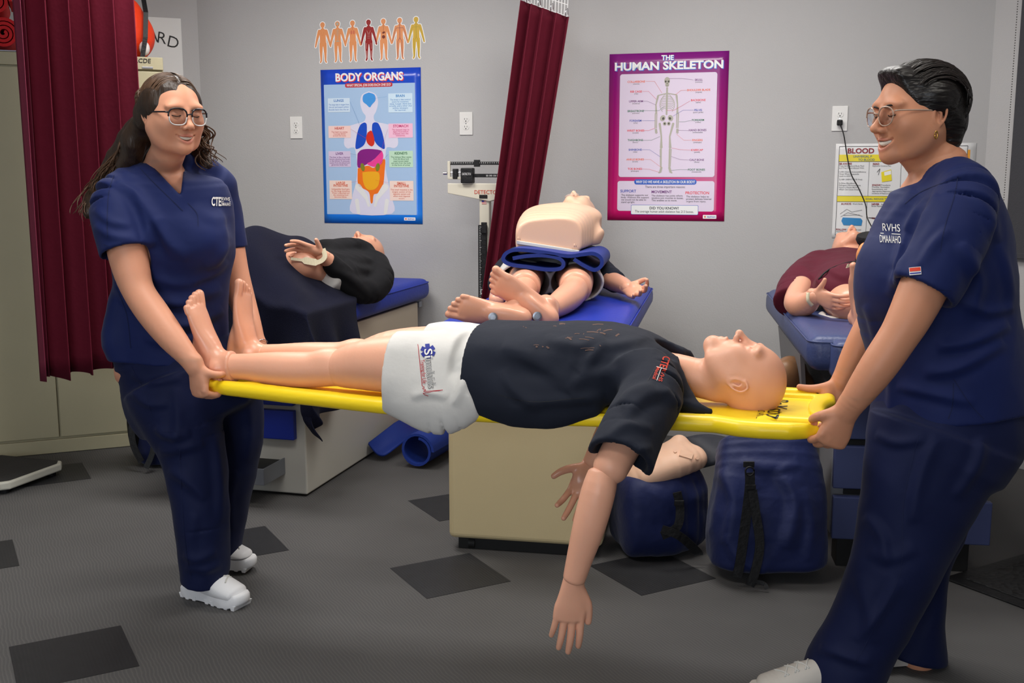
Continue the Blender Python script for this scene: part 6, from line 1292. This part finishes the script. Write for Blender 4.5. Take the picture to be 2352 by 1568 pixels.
# brown manikin beside the right table
bm_ = empty('torso_manikin', V(1.0, 3.98, 0), 0, 'dark brown manikin torso standing beside the right table', 'manikin')
s = SDF(); s.limb([(V(1.0, 3.98, .05), .08, .07), (V(1.0, 3.98, .3), .08, .075), (at(1815, 880, 3.98), .07, .075), (at(1815, 850, 3.98), .055, .06)], k=.03); s.ell(at(1848, 884, 3.95), (.035, .05, .045), k=.02); s.ell(at(1805, 862, 3.93), (.05, .05, .06), k=.02); s.fn(lambda x, y, z: .002 - z, op='i'); sobj('torso', s.mesh(.006), mat('brown_plastic', (128, 92, 62), .45, .4), bm_)
# backpack, rolled mats, red case
bp_ = empty('backpack', V(-1.66, 4.9, 0), 0, 'navy and black backpack on the floor by the cabinet', 'bag')
s = SDF(); s.limb([(V(-1.62, 4.9, .07), .16, .1), (V(-1.62, 4.92, .2), .15, .11), (V(-1.6, 4.95, .33), .12, .09)], k=.03); s.fn(lambda x, y, z: .004 - z, op='i'); s.fn(wrinkle(.012, 95, 5), op='d'); sobj('shell', s.mesh(.008), M_bag, bp_)
strap(bp_, [at(322, 945, 4.8), at(304, 975, 4.78), at(306, 1020, 4.76), at(325, 1060, 4.74)], .03); strap(bp_, [at(355, 1000, 4.76), at(350, 1040, 4.74), at(335, 1075, 4.72)], .025); obj('back_pad', MB().ell(V(-1.76, 4.92, .2), (.05, .1, .19), 14, 10), M_nblack, bp_, world=True, smooth=True)
spiral('rolled_mat', V(-.44, 4.80, 0), R(-20), .086, 1.25, .012, .36, M_mat, 'blue foam mat rolled up on the floor, open end facing out', 'mat')
lm = empty('loose_mat', V(-.6, 5.0, 0), 0, 'blue foam mat lying half curled beside the left table', 'mat'); _p = catmull([(846, 1018, 4.98), (856, 1031, 4.95), (868, 1043, 4.93), (881, 1045, 4.92), (893, 1038, 4.93)], 4); _v = []
for q in _p: a = at(*q); b = at(q[0] + 112, q[1] - 76, q[2] + .42); _v += [a, (a + b) / 2 + V(0, 0, .012), b]
obj('foam', MB().add(_v, [(i * 3 + j, i * 3 + j + 1, i * 3 + j + 4, i * 3 + j + 3) for i in range(len(_p) - 1) for j in (0, 1)]), M_mat, lm, world=True, smooth=True, solid=.012, fix=False)
rc = empty('red_case', V(-.44, 5.42, 0), R(-20), 'red soft case on the floor behind the rolled mats', 'bag'); s = SDF(); s.limb([((0, 0, .09), .12, .09), ((0, .0, .16), .1, .07)], k=.02); s.fn(lambda x, y, z: .002 - z, op='i'); sobj('shell', loc2w(s.mesh(.008), rc), M_red, rc); obj('handle', MB().tube([(-.05, 0, .225), (-.03, 0, .26), (.03, 0, .26), (.05, 0, .225)], .008, 8), M_nblack, rc, smooth=True)
# =================================================================== wall posters and stickers
def pm(name, col, rough=.28): return mat('print_' + name, col, rough, .5)
def grad_mat(name, c0, c1, z0, z1):
    m = bpy.data.materials.new(name); m.use_nodes = True; nt = m.node_tree; n = nt.nodes; l = nt.links; b = n['Principled BSDF']
    co = n.new('ShaderNodeTexCoord'); sp = n.new('ShaderNodeSeparateXYZ'); l.new(co.outputs['Object'], sp.inputs[0]); r = n.new('ShaderNodeMapRange'); r.inputs[1].default_value = z0; r.inputs[2].default_value = z1; l.new(sp.outputs[2], r.inputs[0])
    mx = n.new('ShaderNodeMix'); mx.data_type = 'RGBA'; mx.inputs[6].default_value = (*lin(c0), 1); mx.inputs[7].default_value = (*lin(c1), 1); l.new(r.outputs[0], mx.inputs[0]); l.new(mx.outputs[2], b.inputs['Base Color']); b.inputs['Roughness'].default_value = .22
    return m
def sheet(root, w, h, m, curl=.0, name='sheet'):
    v = []; f = []; nx, nz = 12, 16
    for i in range(nx + 1):
        for j in range(nz + 1): x, z = w * (i / nx - .5), h * j / nz; v.append((x, -.002 - curl * (max(0, 1 - j / 3) ** 2 * .3 + max(0, 1 - i / 2.5) ** 2 * .15), z))
    for i in range(nx):
        for j in range(nz): k = i * (nz + 1) + j; f.append((k, k + nz + 1, k + nz + 2, k + 1))
    return obj(name, MB().add(v, f), m, root, solid=.0006, fix=False, smooth=True)
L1, L2, L3, L4 = -.0034, -.0040, -.0046, -.0052
WHT = pm('white', (236, 236, 236)); BLK = pm('black', (30, 28, 34))
# ---- skeleton poster
sk = empty('anatomy_poster', W(-.679, 1.118), -RTH, 'magenta poster titled THE HUMAN SKELETON on the back wall', 'poster')
PW, PH = .592, .829
def K(x, y):
    v_ = (y - 138) / 1318.; l = 147 - 37 * v_; r = 1077 - 57 * v_; return ((x - l) / (r - l) - .5) * PW, (1 - v_) * PH
sheet(sk, PW, PH, grad_mat('skeleton_poster_border', (206, 22, 104), (122, 26, 120), 0, PH))
def K2(p, *pts): return [K(*q) for q in pts]
def krect(m, name, x0, y0, x1, y1, r, y=L1):
    a = K(x0, y1); b = K(x1, y0); return Print().rrect(a[0], a[1], b[0], b[1], r, y).out(name, m, sk)
LAV = pm('lavender', (222, 208, 228)); krect(LAV, 'panel', 205, 297, 985, 1108, .012); krect(LAV, 'panel', 190, 1140, 952, 1380, .012); krect(pm('outline_blue', (60, 90, 190)), 'fact_box_border', 298, 1331, 826, 1409, .006, L2); krect(WHT, 'fact_box', 301, 1334, 823, 1406, .005, L3); krect(pm('pill_blue', (40, 90, 190)), 'banner', 328, 1126, 815, 1168, .012, L2)
px = PW / 920.
def KT(pr, t, x, yp, h, **k): q = K(x, yp + h / 2.); return pr.text(t, q[0], q[1], h * px, **k)
p = Print(); KT(p, 'THE', 608, 181, 36, bold=.03, y=L1); KT(p, 'HUMAN SKELETON', 613, 242, 58, bold=.035, width=835 * px, y=L1); p.out('title_shadow', pm('title_blue', (60, 120, 215)), sk)
p = Print(); KT(p, 'THE', 603, 177, 36, bold=.03, y=L2); KT(p, 'HUMAN SKELETON', 608, 237, 58, bold=.035, width=835 * px, y=L2); p.out('title', WHT, sk)
LB = [('COLLARBONE', '(clavicle)', 356, 357, 'o', (430, 355, 500, 357, 557, 450)), ('RIB CAGE', '(ribs)', 354, 434, 'r', (402, 434, 452, 434, 512, 497)), ('UPPER ARM', '(humerus)', 352, 510, 'v', (410, 510, 440, 510, 508, 541)), ('BREASTBONE', '(sternum)', 349, 586, 'g', (413, 584, 530, 586, 575, 555)), ('FOREARM', '(ulna)', 346, 662, 'b', (395, 662, 450, 662, 500, 663)), ('WRIST BONES', '(carpals)', 345, 740, 'r', (410, 740, 450, 740, 498, 722)), ('THIGHBONE', '(femur)', 342, 815, 'g', (400, 816, 470, 816, 538, 787)), ('SHINBONE', '(tibia)', 340, 891, 'b', (392, 891, 455, 891, 540, 950)), ('ANKLE BONES', '(tarsals)', 338, 968, 'o', (405, 968, 460, 968, 540, 1030)), ('TOE BONES', '(phalanges)', 335, 1043, 'r', (392, 1043, 450, 1046, 525, 1070)),
      ('SKULL', '(cranium)', 842, 353, 'v', (612, 338, 720, 340, 800, 353)), ('SHOULDER BLADE', '(scapula)', 840, 431, 'o', (660, 465, 705, 431, 752, 431)), ('BACKBONE', '(spine)', 836, 509, 'r', (592, 585, 650, 584, 772, 515)), ('PELVIS', '(pelvic girdle)', 834, 586, 'b', (640, 630, 720, 584, 800, 585)), ('FOREARM', '(radius)', 832, 663, 'g', (685, 674, 730, 675, 780, 664)), ('HAND BONES', '(metacarpals)', 828, 741, 'v', (675, 741, 720, 742, 760, 743)), ('FINGERS', '(phalanges)', 825, 819, 'o', (665, 770, 720, 818, 780, 818)), ('KNEECAP', '(patella)', 821, 896, 'r', (625, 878, 690, 892, 772, 897)), ('CALF BONE', '(fibula)', 818, 973, 'v', (622, 945, 690, 970, 762, 973)), ('FOOT BONES', '(metatarsals)', 815, 1050, 'g', (620, 1055, 690, 1048, 752, 1050))]
CC = {'o': pm('orange', (232, 104, 62)), 'r': pm('red', (226, 58, 70)), 'v': pm('violet', (112, 50, 120)), 'g': pm('green', (30, 110, 74)), 'b': pm('blue', (62, 84, 176))}
for t, s_, x, y, c2_, q in LB:
    p = Print(); KT(p, t, x, y, 15, bold=.02, y=L2); p.out('bone_name', CC[c2_], sk); Print().line([K(q[0], q[1]), K(q[2], q[3]), K(q[4], q[5])], .0009, L4).out('pointer_line', CC[c2_], sk)
p = Print()
for t, s_, x, y, c_, q in LB: KT(p, s_, x, y + 17, 10, y=L2)
KT(p, 'There are three important reasons:', 570, 1186, 18, width=315 * px, y=L2)
for x, y, ls in ((223, 1252, ('The skeleton supports our', 'body. Without this support', 'we would not be able to', 'stand upright.')), (463, 1256, ('The skeleton has joints where', 'tendons join muscles to bones.', 'This enables us to move.')), (733, 1262, ('The skeleton helps to', 'protect delicate internal', 'organs from injury.'))):
    for i, t in enumerate(ls): KT(p, t, x, y + 19 * i, 14, align='l', bold=.004, y=L2)
KT(p, 'DID YOU KNOW?', 560, 1356, 20, bold=.02, y=L4); KT(p, 'The average human adult skeleton has 213 bones.', 560, 1383, 19, width=462 * px, y=L4); p.out('small_print', BLK, sk)
p = Print(); KT(p, 'WHY DO WE HAVE A SKELETON IN OUR BODY?', 572, 1147, 20, bold=.02, width=462 * px, y=L3); p.out('banner_text', WHT, sk)
for t, x, y, c_ in (('SUPPORT', 280, 1221, 'b'), ('MOVEMENT', 543, 1226, 'v'), ('PROTECTION', 818, 1233, 'r')): p = Print(); KT(p, t, x, y, 21, bold=.02, y=L2); p.out('reason_heading', CC[c_], sk)
def logo(root, Kf, x0, y0, x1, y1, px_):
    a = Kf(x0, y1); b = Kf(x1, y0); Print().rrect(a[0], a[1], b[0], b[1], .003, L1).out('logo_plate', WHT, root); c = Kf(x0 + (x1 - x0) * .16, (y0 + y1) / 2); Print().ellipse(c[0], c[1], .0045, .0045, L2).out('logo_dot', CC['o'], root); q = Kf(x0 + (x1 - x0) * .62, (y0 + y1) / 2); Print().text('daydream', q[0], q[1] - .003, .007, width=abs(b[0] - a[0]) * .62, y=L2, bold=.02).out('logo_text', CC['b'], root)
logo(sk, K, 858, 1407, 962, 1437, px)
p = Print(); d = Print()                            # drawn skeleton
def bone(a, b, ra, rb): a = K(*a); b = K(*b); p.cap(a, b, ra * px, rb * px, L2, 6)
c = K(598, 355); p.ellipse(c[0], c[1], 22 * px, 28 * px, L2); c = K(598, 385); p.ellipse(c[0], c[1], 15 * px, 18 * px, L2)
for q in (587, 609): c = K(q, 361); d.ellipse(c[0], c[1], 7 * px, 8 * px, L3)
c = K(598, 377); d.ellipse(c[0], c[1], 3 * px, 5 * px, L3); a = K(588, 392); b = K(608, 392); d.line([a, b], 2 * px, L3)
for i in range(15): bone((597 - i * .5, 412 + i * 14), (597 - i * .5, 418 + i * 14), 7, 7)
bone((597, 452), (525, 468), 4, 4); bone((597, 452), (672, 466), 4, 4); bone((596, 465), (594, 540), 7, 4)
for i in range(9):
    hw = (34, 46, 54, 58, 60, 60, 58, 52, 44)[i]; y = 470 + i * 13
    for sgn in (-1, 1): p.line([K(596, y - 4), K(596 + sgn * hw * .6, y - 6), K(596 + sgn * hw, y + 10), K(596 + sgn * hw * .85, y + 22)], 3.4 * px, L2)
for sgn, ex, ey, hx, hy in ((-1, 508, 605, 505, 735), (1, 676, 605, 672, 735)):
    sx = 525 if sgn < 0 else 670; bone((sx, 475), (ex, 540), 8, 5); bone((ex, 540), (ex - 2 * sgn, ey), 5, 8); bone((ex - 6, ey + 5), (hx - 6, hy - 15), 4, 4); bone((ex + 6, ey + 5), (hx + 5, hy - 15), 4, 4)
    for k in range(4): bone((hx - 6 + 4 * k, hy - 5), (hx - 6 - sgn * 6 * 0 + 5 * k - sgn * 2, hy + 32 - abs(k - 1.5) * 4), 2.6, 2)
for sgn in (-1, 1):
    c = K(590 + sgn * 30, 645); p.ellipse(c[0], c[1], 20 * px, 24 * px, L2, rot=sgn * .5); d.ellipse(c[0] - sgn * 4 * px, c[1] - 3 * px, 9 * px, 11 * px, L3, rot=sgn * .5); c = K(590 + sgn * 16, 688); p.ellipse(c[0], c[1], 14 * px, 15 * px, L2); d.ellipse(c[0], c[1], 7 * px, 8 * px, L3)
    hx = 536 if sgn < 0 else 640; kx = 545 if sgn < 0 else 614; ax = 543 if sgn < 0 else 606
    bone((hx, 690), (kx - sgn * 2, 790), 9, 5.5); bone((kx - sgn * 2, 790), (kx, 865), 5.5, 10); c = K(kx, 872); p.ellipse(c[0], c[1], 11 * px, 11 * px, L2); bone((kx - 3, 888), (ax - 2, 1025), 7, 5); bone((kx + sgn * 9, 890), (ax + sgn * 7, 1025), 3, 3); bone((ax, 1035), (ax + sgn * 8, 1066), 9, 9); bone((ax + sgn * 4, 1062), (ax + sgn * 18, 1074), 6, 5)
p.out('skeleton_drawing', pm('bone', (176, 172, 158)), sk); d.out('skeleton_shading', pm('bone_dark', (74, 66, 60)), sk)
# ---- body organs poster
og = empty('anatomy_poster', W(-2.272, 1.085), -RTH, 'blue poster titled BODY ORGANS beside the wall outlets', 'poster')
OW, OH = .576, .824
def G(x, y):
    v_ = (y - 446) / 991.; l = 220 + 18 * v_; r = 855 + 3 * v_; return ((x - l) / (r - l) - .5) * OW, (1 - v_) * OH
sheet(og, OW, OH, grad_mat('organ_poster_border', (30, 128, 232), (28, 66, 190), 0, OH), curl=.002)
gx = OW / 628.
def grect(m, name, x0, y0, x1, y1, r, y=L1): a = G(x0, y1); b = G(x1, y0); return Print().rrect(a[0], a[1], b[0], b[1], r, y).out(name, m, og)
def GT(pr, t, x, yp, h, **k): q = G(x, yp + h / 2.); return pr.text(t, q[0], q[1], h * gx, **k)
grect(pm('pale_blue', (166, 194, 226)), 'panel', 256, 541, 819, 1379, .003); grect(pm('dark_red', (190, 50, 60)), 'banner', 379, 535, 679, 562, .009, L2)
p = Print(); GT(p, 'BODY ORGANS', 537, 503, 44, bold=.035, width=425 * gx, y=L1); p.out('title_shadow', CC['r'], og); p = Print(); GT(p, 'BODY ORGANS', 532, 498, 44, bold=.035, width=425 * gx, y=L2); GT(p, 'WHAT SPECIAL JOB DOES EACH ONE DO?', 529, 549, 14, bold=.015, width=278 * gx, y=L3); p.out('title', WHT, og)
def gcap(pr, a, b, ra, rb, y=L2): pr.cap(G(*a), G(*b), ra * gx, rb * gx, y, 8)
def gpoly(pr, pts, y): pr.poly([tuple(q) for q in catmull([V(*G(*q)) for q in pts] + [V(*G(*pts[0]))], 4)[:-1]], y)
p = Print(); gpoly(p, ((530, 588), (575, 610), (588, 660), (575, 715), (560, 745), (570, 780), (630, 795), (690, 820), (712, 915), (690, 950), (655, 945), (635, 960), (632, 1080), (650, 1180), (670, 1270), (668, 1372), (420, 1372), (418, 1270), (440, 1180), (452, 1080), (440, 960), (420, 945), (390, 950), (368, 915), (390, 820), (440, 795), (495, 780), (508, 745), (488, 715), (475, 660), (486, 610)), L2); p.out('body_outline', pm('pale_lilac', (216, 214, 232)), og)
def organ(name, col, pts, y=L3): p = Print(); gpoly(p, pts, y); p.out(name, pm('organ_' + name, col), og)
organ('brain', (70, 150, 222), ((530, 596), (565, 610), (572, 645), (550, 672), (535, 690), (515, 672), (492, 650), (496, 612)))
organ('lung', (28, 76, 190), ((500, 785), (515, 800), (512, 880), (495, 930), (450, 955), (442, 930), (455, 850), (475, 800))); organ('lung', (28, 76, 190), ((565, 785), (590, 795), (615, 860), (628, 950), (600, 945), (570, 915), (550, 860), (550, 800)))
organ('heart', (206, 50, 36), ((520, 850), (545, 838), (560, 880), (562, 920), (545, 938), (520, 920), (510, 885)), L4)
organ('liver', (132, 34, 128), ((455, 985), (480, 960), (540, 955), (610, 970), (560, 1020), (500, 1060), (455, 1072))); organ('stomach', (232, 68, 150), ((610, 968), (618, 1000), (605, 1050), (560, 1070), (515, 1050), (550, 1030), (585, 995)), L4)
organ('large_intestine', (236, 116, 34), ((455, 1080), (520, 1062), (560, 1075), (625, 1018), (625, 1100), (612, 1200), (580, 1240), (555, 1250), (548, 1300), (535, 1300), (525, 1235), (480, 1205), (455, 1180))); organ('small_intestine', (236, 170, 36), ((485, 1105), (540, 1100), (590, 1110), (588, 1180), (560, 1215), (515, 1215), (490, 1170)), L4)
for q in (487, 582): p = Print(); c = G(q, 1072); p.ellipse(c[0], c[1], 13 * gx, 24 * gx, L4 - .0004, rot=.2 if q < 500 else -.2); p.out('kidney', pm('organ_kidney', (126, 130, 40)), og)
p = Print()
for sgn in (-1, 1): gcap(p, (543 + sgn * 85, 1200), (543 + sgn * 35, 1270), 20, 12, L3); gcap(p, (543 + sgn * 95, 1290), (543 + sgn * 85, 1366), 13, 11, L3); gcap(p, (543 + sgn * 35, 1270), (543 + sgn * 20, 1320), 10, 8, L3)
p.out('pelvis_bones', pm('bone_white', (226, 226, 224)), og)
BX = [('LUNGS', (268, 628, 408, 717), (206, 224, 240), (60, 120, 190), ('The lungs take in oxygen from', 'the air and expel carbon', 'dioxide back into the air.'), (412, 650, 485, 830)), ('HEART', (270, 805, 412, 882), (240, 206, 200), (196, 80, 70), ('The heart is a pump.', 'It pumps blood', 'around the body.'), (414, 825, 530, 900)), ('LIVER', (270, 968, 410, 1070), (212, 196, 222), (110, 60, 130), ('The liver is like a chemical', 'factory adjusting food levels', 'in the blood. It removes', 'toxins from the blood and', 'generates body heat.'), (412, 985, 505, 1002)), ('LARGE INTESTINE', (274, 1158, 416, 1280), (240, 216, 204), (216, 96, 60), ('Indigestible food gets', 'to the large intestine.', 'Water is absorbed and', 'the remaining food', 'becomes faeces.'), (418, 1170, 480, 1158)),
      ('BRAIN', (653, 605, 803, 725), (204, 226, 242), (70, 140, 200), ('The brain is the control', 'centre for movement,', 'sleep, hunger, thirst and', 'virtually every other vital', 'activity necessary', 'for survival.'), (648, 625, 530, 640)), ('STOMACH', (653, 795, 803, 885), (240, 190, 214), (200, 60, 120), ('The stomach helps to', 'digest food before', 'it passes into the', 'intestines.'), (650, 830, 598, 1000)), ('KIDNEYS', (655, 968, 803, 1073), (190, 222, 196), (50, 110, 70), ('The kidneys filter waste', 'from the blood and', 'expel excess water', 'and salts from the body', 'in the form of urine.'), (652, 990, 585, 1062)), ('SMALL INTESTINE', (657, 1160, 804, 1287), (240, 216, 204), (210, 90, 60), ('The small intestine is the', 'longest section of the', 'digestive system and', 'where most digestion', 'occurs.'), (654, 1172, 570, 1156))]
for i, (t, (x0, y0, x1, y1), bg, fgc, ls, ln) in enumerate(BX):
    grect(pm('box_%d' % i, bg), 'caption_box', x0, y0, x1, y1, .002, L3); p = Print(); cx = (x0 + x1) / 2; yy = y0 + 16
    for w_ in (t.split() if len(t) > 10 else [t]): GT(p, w_, cx, yy, 14, bold=.02, y=L4); yy += 17
    sp_ = (y1 - 8 - yy) / len(ls)
    for k, q in enumerate(ls): GT(p, q, cx, yy + sp_ * (k + .5), 9.5, y=L4, width=min((x1 - x0 - 10), len(q) * 5.3) * gx)
    p.line([G(ln[0], ln[1]), G(ln[2], ln[3])], .0008, L4); p.out('caption', pm('ink_%d' % i, fgc), og)
logo(og, G, 744, 1395, 814, 1415, gx)
# ---- bloodborne poster
bb = empty('safety_poster', W(.452, 1.043), -RTH, 'white safety poster headed BLOOD with yellow bands beside the right outlet', 'poster')
BW, BH = .63, .453
def H(x, y): v_ = (y - 722) / 678.; l = 125 - 30 * v_; return ((x - l) / 985. - .5) * BW, (1 - v_) * BH
sheet(bb, BW, BH, pm('poster_white', (226, 226, 226))); hx_ = BW / 985.
def hrect(m, name, x0, y0, x1, y1, y=L1): a = H(x0, y1); b = H(x1, y0); return Print().rect(a[0], a[1], b[0], b[1], y).out(name, m, bb)
YEL = pm('yellow', (232, 214, 40)); hrect(YEL, 'band', 143, 800, 1045, 848); hrect(YEL, 'band', 130, 1095, 1032, 1136); hrect(pm('orange_side', (232, 160, 50)), 'side_stripe', 1046, 770, 1068, 890)
p = Print(); F_ = [H(150, 742), H(1050, 742), H(1022, 1378), H(120, 1378), H(150, 742)]; p.line(F_, .002, L2)
for a, b in (((365, 850), (355, 1095)), ((592, 850), (582, 1095)), ((350, 1136), (342, 1378)), ((580, 1136), (572, 1378)), ((143, 850), (1045, 850)), ((132, 1095), (1032, 1095)), ((130, 1136), (1030, 1136))): p.line([H(*a), H(*b)], .0014, L2)
def HT(pr, t, x, yp, h, **k): q = H(x, yp + h / 2.); return pr.text(t, q[0], q[1], h * hx_, **k)
for x, y, ls in ((148, 880, ('Treat All Blood and Body Fluid', 'as if They Were Infected With:')), (148, 922, ('1) HIV (Human Immunodeficiency', '     Virus) Which Frequently', '     Leads to AIDS.')), (148, 976, ('2) HBV (HEPATITIS B Virus).',)), (146, 1003, ('3) Other Bloodborne', '     Pathogens (Microorganisms', '     Found in Human Blood', '     Which Can Cause Disease).')), (388, 880, ('Exposure Control Plan',)), (385, 1030, ('Practices, Vaccination', 'Requirements, and', 'Appropriate Reporting for', 'Incidents of Exposure.')), (383, 1166, ('Break Needles.',)), (126, 1352, ('Work Practices.',))):
    for i, t in enumerate(ls): HT(p, t, x, y + 15 * i, 10, align='l', y=L2)
HT(p, 'Wash Hands.', 245, 1151, 10, align='l', y=L2); HT(p, 'Recap, Bend, or', 452, 1153, 10, align='l', y=L2); HT(p, 'Procedures,', 450, 1016, 10, align='l', y=L2); HT(p, 'Safe Hygiene and', 210, 1337, 10, align='l', y=L2)
p.out('small_print', BLK, bb)
MRN = pm('maroon', (140, 30, 36)); p = Print(); HT(p, 'BLOOD', 303, 772, 36, bold=.03, width=190 * hx_, y=L2); p.out('title', MRN, bb)
for t, x, y in (('BE AWARE', 150, 864), ('READ', 390, 866), ('KNOW', 386, 1016), ('REA', 598, 1066), ('ALWAYS', 162, 1151), ('NEVER', 383, 1152), ('FOLLOW', 126, 1337), ('ALWAYS', 370, 1330)): p = Print(); HT(p, t, x, y, 13, align='l', bold=.03, y=L2); p.out('heading', MRN, bb)
p = Print(); HT(p, 'UNIVERSAL P', 250, 813, 16, align='l', bold=.02, y=L2); HT(p, 'TO BLOOD', 285, 836, 16, align='l', bold=.02, y=L2); HT(p, 'GOAL: REDUCE TO ZERO Y', 340, 1115, 13, align='l', bold=.01, y=L2); p.out('band_text', pm('teal_ink', (70, 110, 120)), bb)
Print().poly([H(165, 1275), H(175, 1250), H(305, 1255), H(318, 1270), H(310, 1308), H(180, 1305)], L3).out('basin_drawing', pm('basin_blue', (40, 130, 190)), bb)
p = Print()
for a, b in (((155, 1225), (205, 1190)), ((205, 1190), (240, 1210)), ((240, 1210), (315, 1195)), ((160, 1245), (210, 1215)), ((210, 1215), (260, 1225)), ((260, 1225), (318, 1240)), ((180, 1235), (300, 1230))): p.line([H(*a), H(*b)], .0014, L3)
p.line([H(360, 1250), H(460, 1256)], .003, L3); p.line([H(420, 925), H(440, 900)], .002, L3); p.line([H(440, 900), H(430, 945)], .002, L3); p.out('line_drawing', BLK, bb)
Print().poly([H(450, 925), H(520, 905), H(525, 985), H(455, 995)], L3).out('book_drawing', YEL, bb); Print().poly([H(470, 925), H(518, 912), H(520, 940), H(474, 950)], L4).out('book_page', WHT, bb); Print().poly([H(478, 1212), H(545, 1205), H(545, 1262), H(474, 1268)], L3).out('bin_drawing', CC['r'], bb); Print().line([H(385, 1252), H(415, 1254)], .006, L3).out('syringe_body', MRN, bb)
# ---- seven figure stickers
SKN = pm('figure_skin', (224, 148, 96)); XD = [('plain peach skin', None), ('bones shown', 'bones'), ('windpipe and lungs shown', 'lungs'), ('red muscles shown', 'muscle'), ('liver and stomach shown', 'liver'), ('red and blue blood vessels shown', 'vessels'), ('yellow-green nerves shown', 'nerves')]
FIG = [((0, .085), (0, .088), .0125, .0135), ((0, .07), (0, .062), .006, .008), ((0, .05), (0, .02), .019, .017), ((0, .02), (0, -.008), .017, .018)]
for q in (-1, 1): FIG += [((q * .02, .055), (q * .031, .022), .0085, .007), ((q * .031, .022), (q * .041, -.014), .0065, .005), ((q * .041, -.014), (q * .044, -.026), .005, .004), ((q * .0105, -.012), (q * .0125, -.055), .0105, .008), ((q * .0125, -.055), (q * .0125, -.098), .0075, .0045), ((q * .0125, -.1), (q * .017, -.108), .0045, .004)]
for i, (dsc, kind_) in enumerate(XD):
    xs_ = (741, 776, 811, 848, 882, 919, 956)[i]; yc = 94 - i * .7; q_ = at(xs_, yc, 5.0); ss = -2.569 + (xs_ - 730) * .002488; zc = 2.165 - (yc - 42) * .00207
    e = empty('figure_sticker', W(ss, zc, .0006), -RTH, 'cut-out wall sticker of a standing figure with ' + dsc, 'sticker', 'figure stickers above the organ poster')
    a_ = Print(); b_ = Print()
    for A_, B_, ra, rb in FIG: a_.cap(A_, B_, ra + .0042, rb + .0042, 0); b_.cap(A_, B_, ra, rb, -.0007)
    a_.out('white_backing', WHT, e); b_.out('figure', {'muscle': pm('muscle', (150, 40, 40)), 'nerves': pm('nerve_skin', (206, 168, 60))}.get(kind_, SKN), e)
    d = Print(); y = -.0014; mm = BLK
    if kind_ == 'bones': [d.line([(0, .06), (0, .0)], .002, y), d.ellipse(0, .088, .007, .008, y)] + [d.line([(-.012, .055 - k * .006), (.012, .055 - k * .006)], .001, y) for k in range(5)]; d.line([(-.01, -.002), (.01, -.002)], .004, y); mm = pm('bone', (176, 172, 158))
    if kind_ == 'lungs': d.line([(0, .078), (0, .05)], .002, y); d.ellipse(-.007, .04, .005, .011, y); d.ellipse(.007, .04, .005, .011, y); mm = pm('lung_pink', (206, 110, 84))
    if kind_ == 'muscle':
        for q in (-1, 1): d.line([(q * .004, .03), (q * .01, .045)], .0012, y); d.line([(q * .0125, -.02), (q * .0125, -.05)], .0012, y); d.line([(q * .0125, -.06), (q * .0125, -.095)], .002, y)
        for k in range(4): d.line([(-.007, .03 - k * .008), (.007, .03 - k * .008)], .001, y)
        mm = pm('tendon', (214, 190, 180))
    if kind_ == 'liver': d.ellipse(.001, .03, .009, .005, y, rot=.3); d.line([(0, .078), (0, .035)], .0012, y); d.ellipse(0, .008, .009, .009, y); mm = pm('organ_brown', (120, 50, 36))
    if kind_ == 'vessels':
        d.line([(0, .08), (0, .0)], .0022, y)
        for q in (-1, 1): d.line([(0, .05), (q * .02, .05), (q * .031, .022), (q * .042, -.018)], .0016, y); d.line([(0, .0), (q * .0115, -.02), (q * .0125, -.1)], .002, y)
        mm = pm('vessel', (120, 60, 90))
    if kind_ == 'nerves':
        d.line([(0, .09), (0, .0)], .002, y)
        for q in (-1, 1): d.line([(0, .05), (q * .02, .05), (q * .031, .022), (q * .042, -.018)], .0012, y); d.line([(0, .0), (q * .0115, -.02), (q * .0125, -.1)], .0014, y)
        mm = pm('nerve', (150, 150, 40))
    if kind_ is None: d.ellipse(-.006, .045, .0012, .0012, y); d.ellipse(.006, .045, .0012, .0012, y); d.line([(-.006, .034), (.006, .034)], .0008, y); mm = pm('skin_dark', (190, 112, 70))
    d.out('inner_print', mm, e)
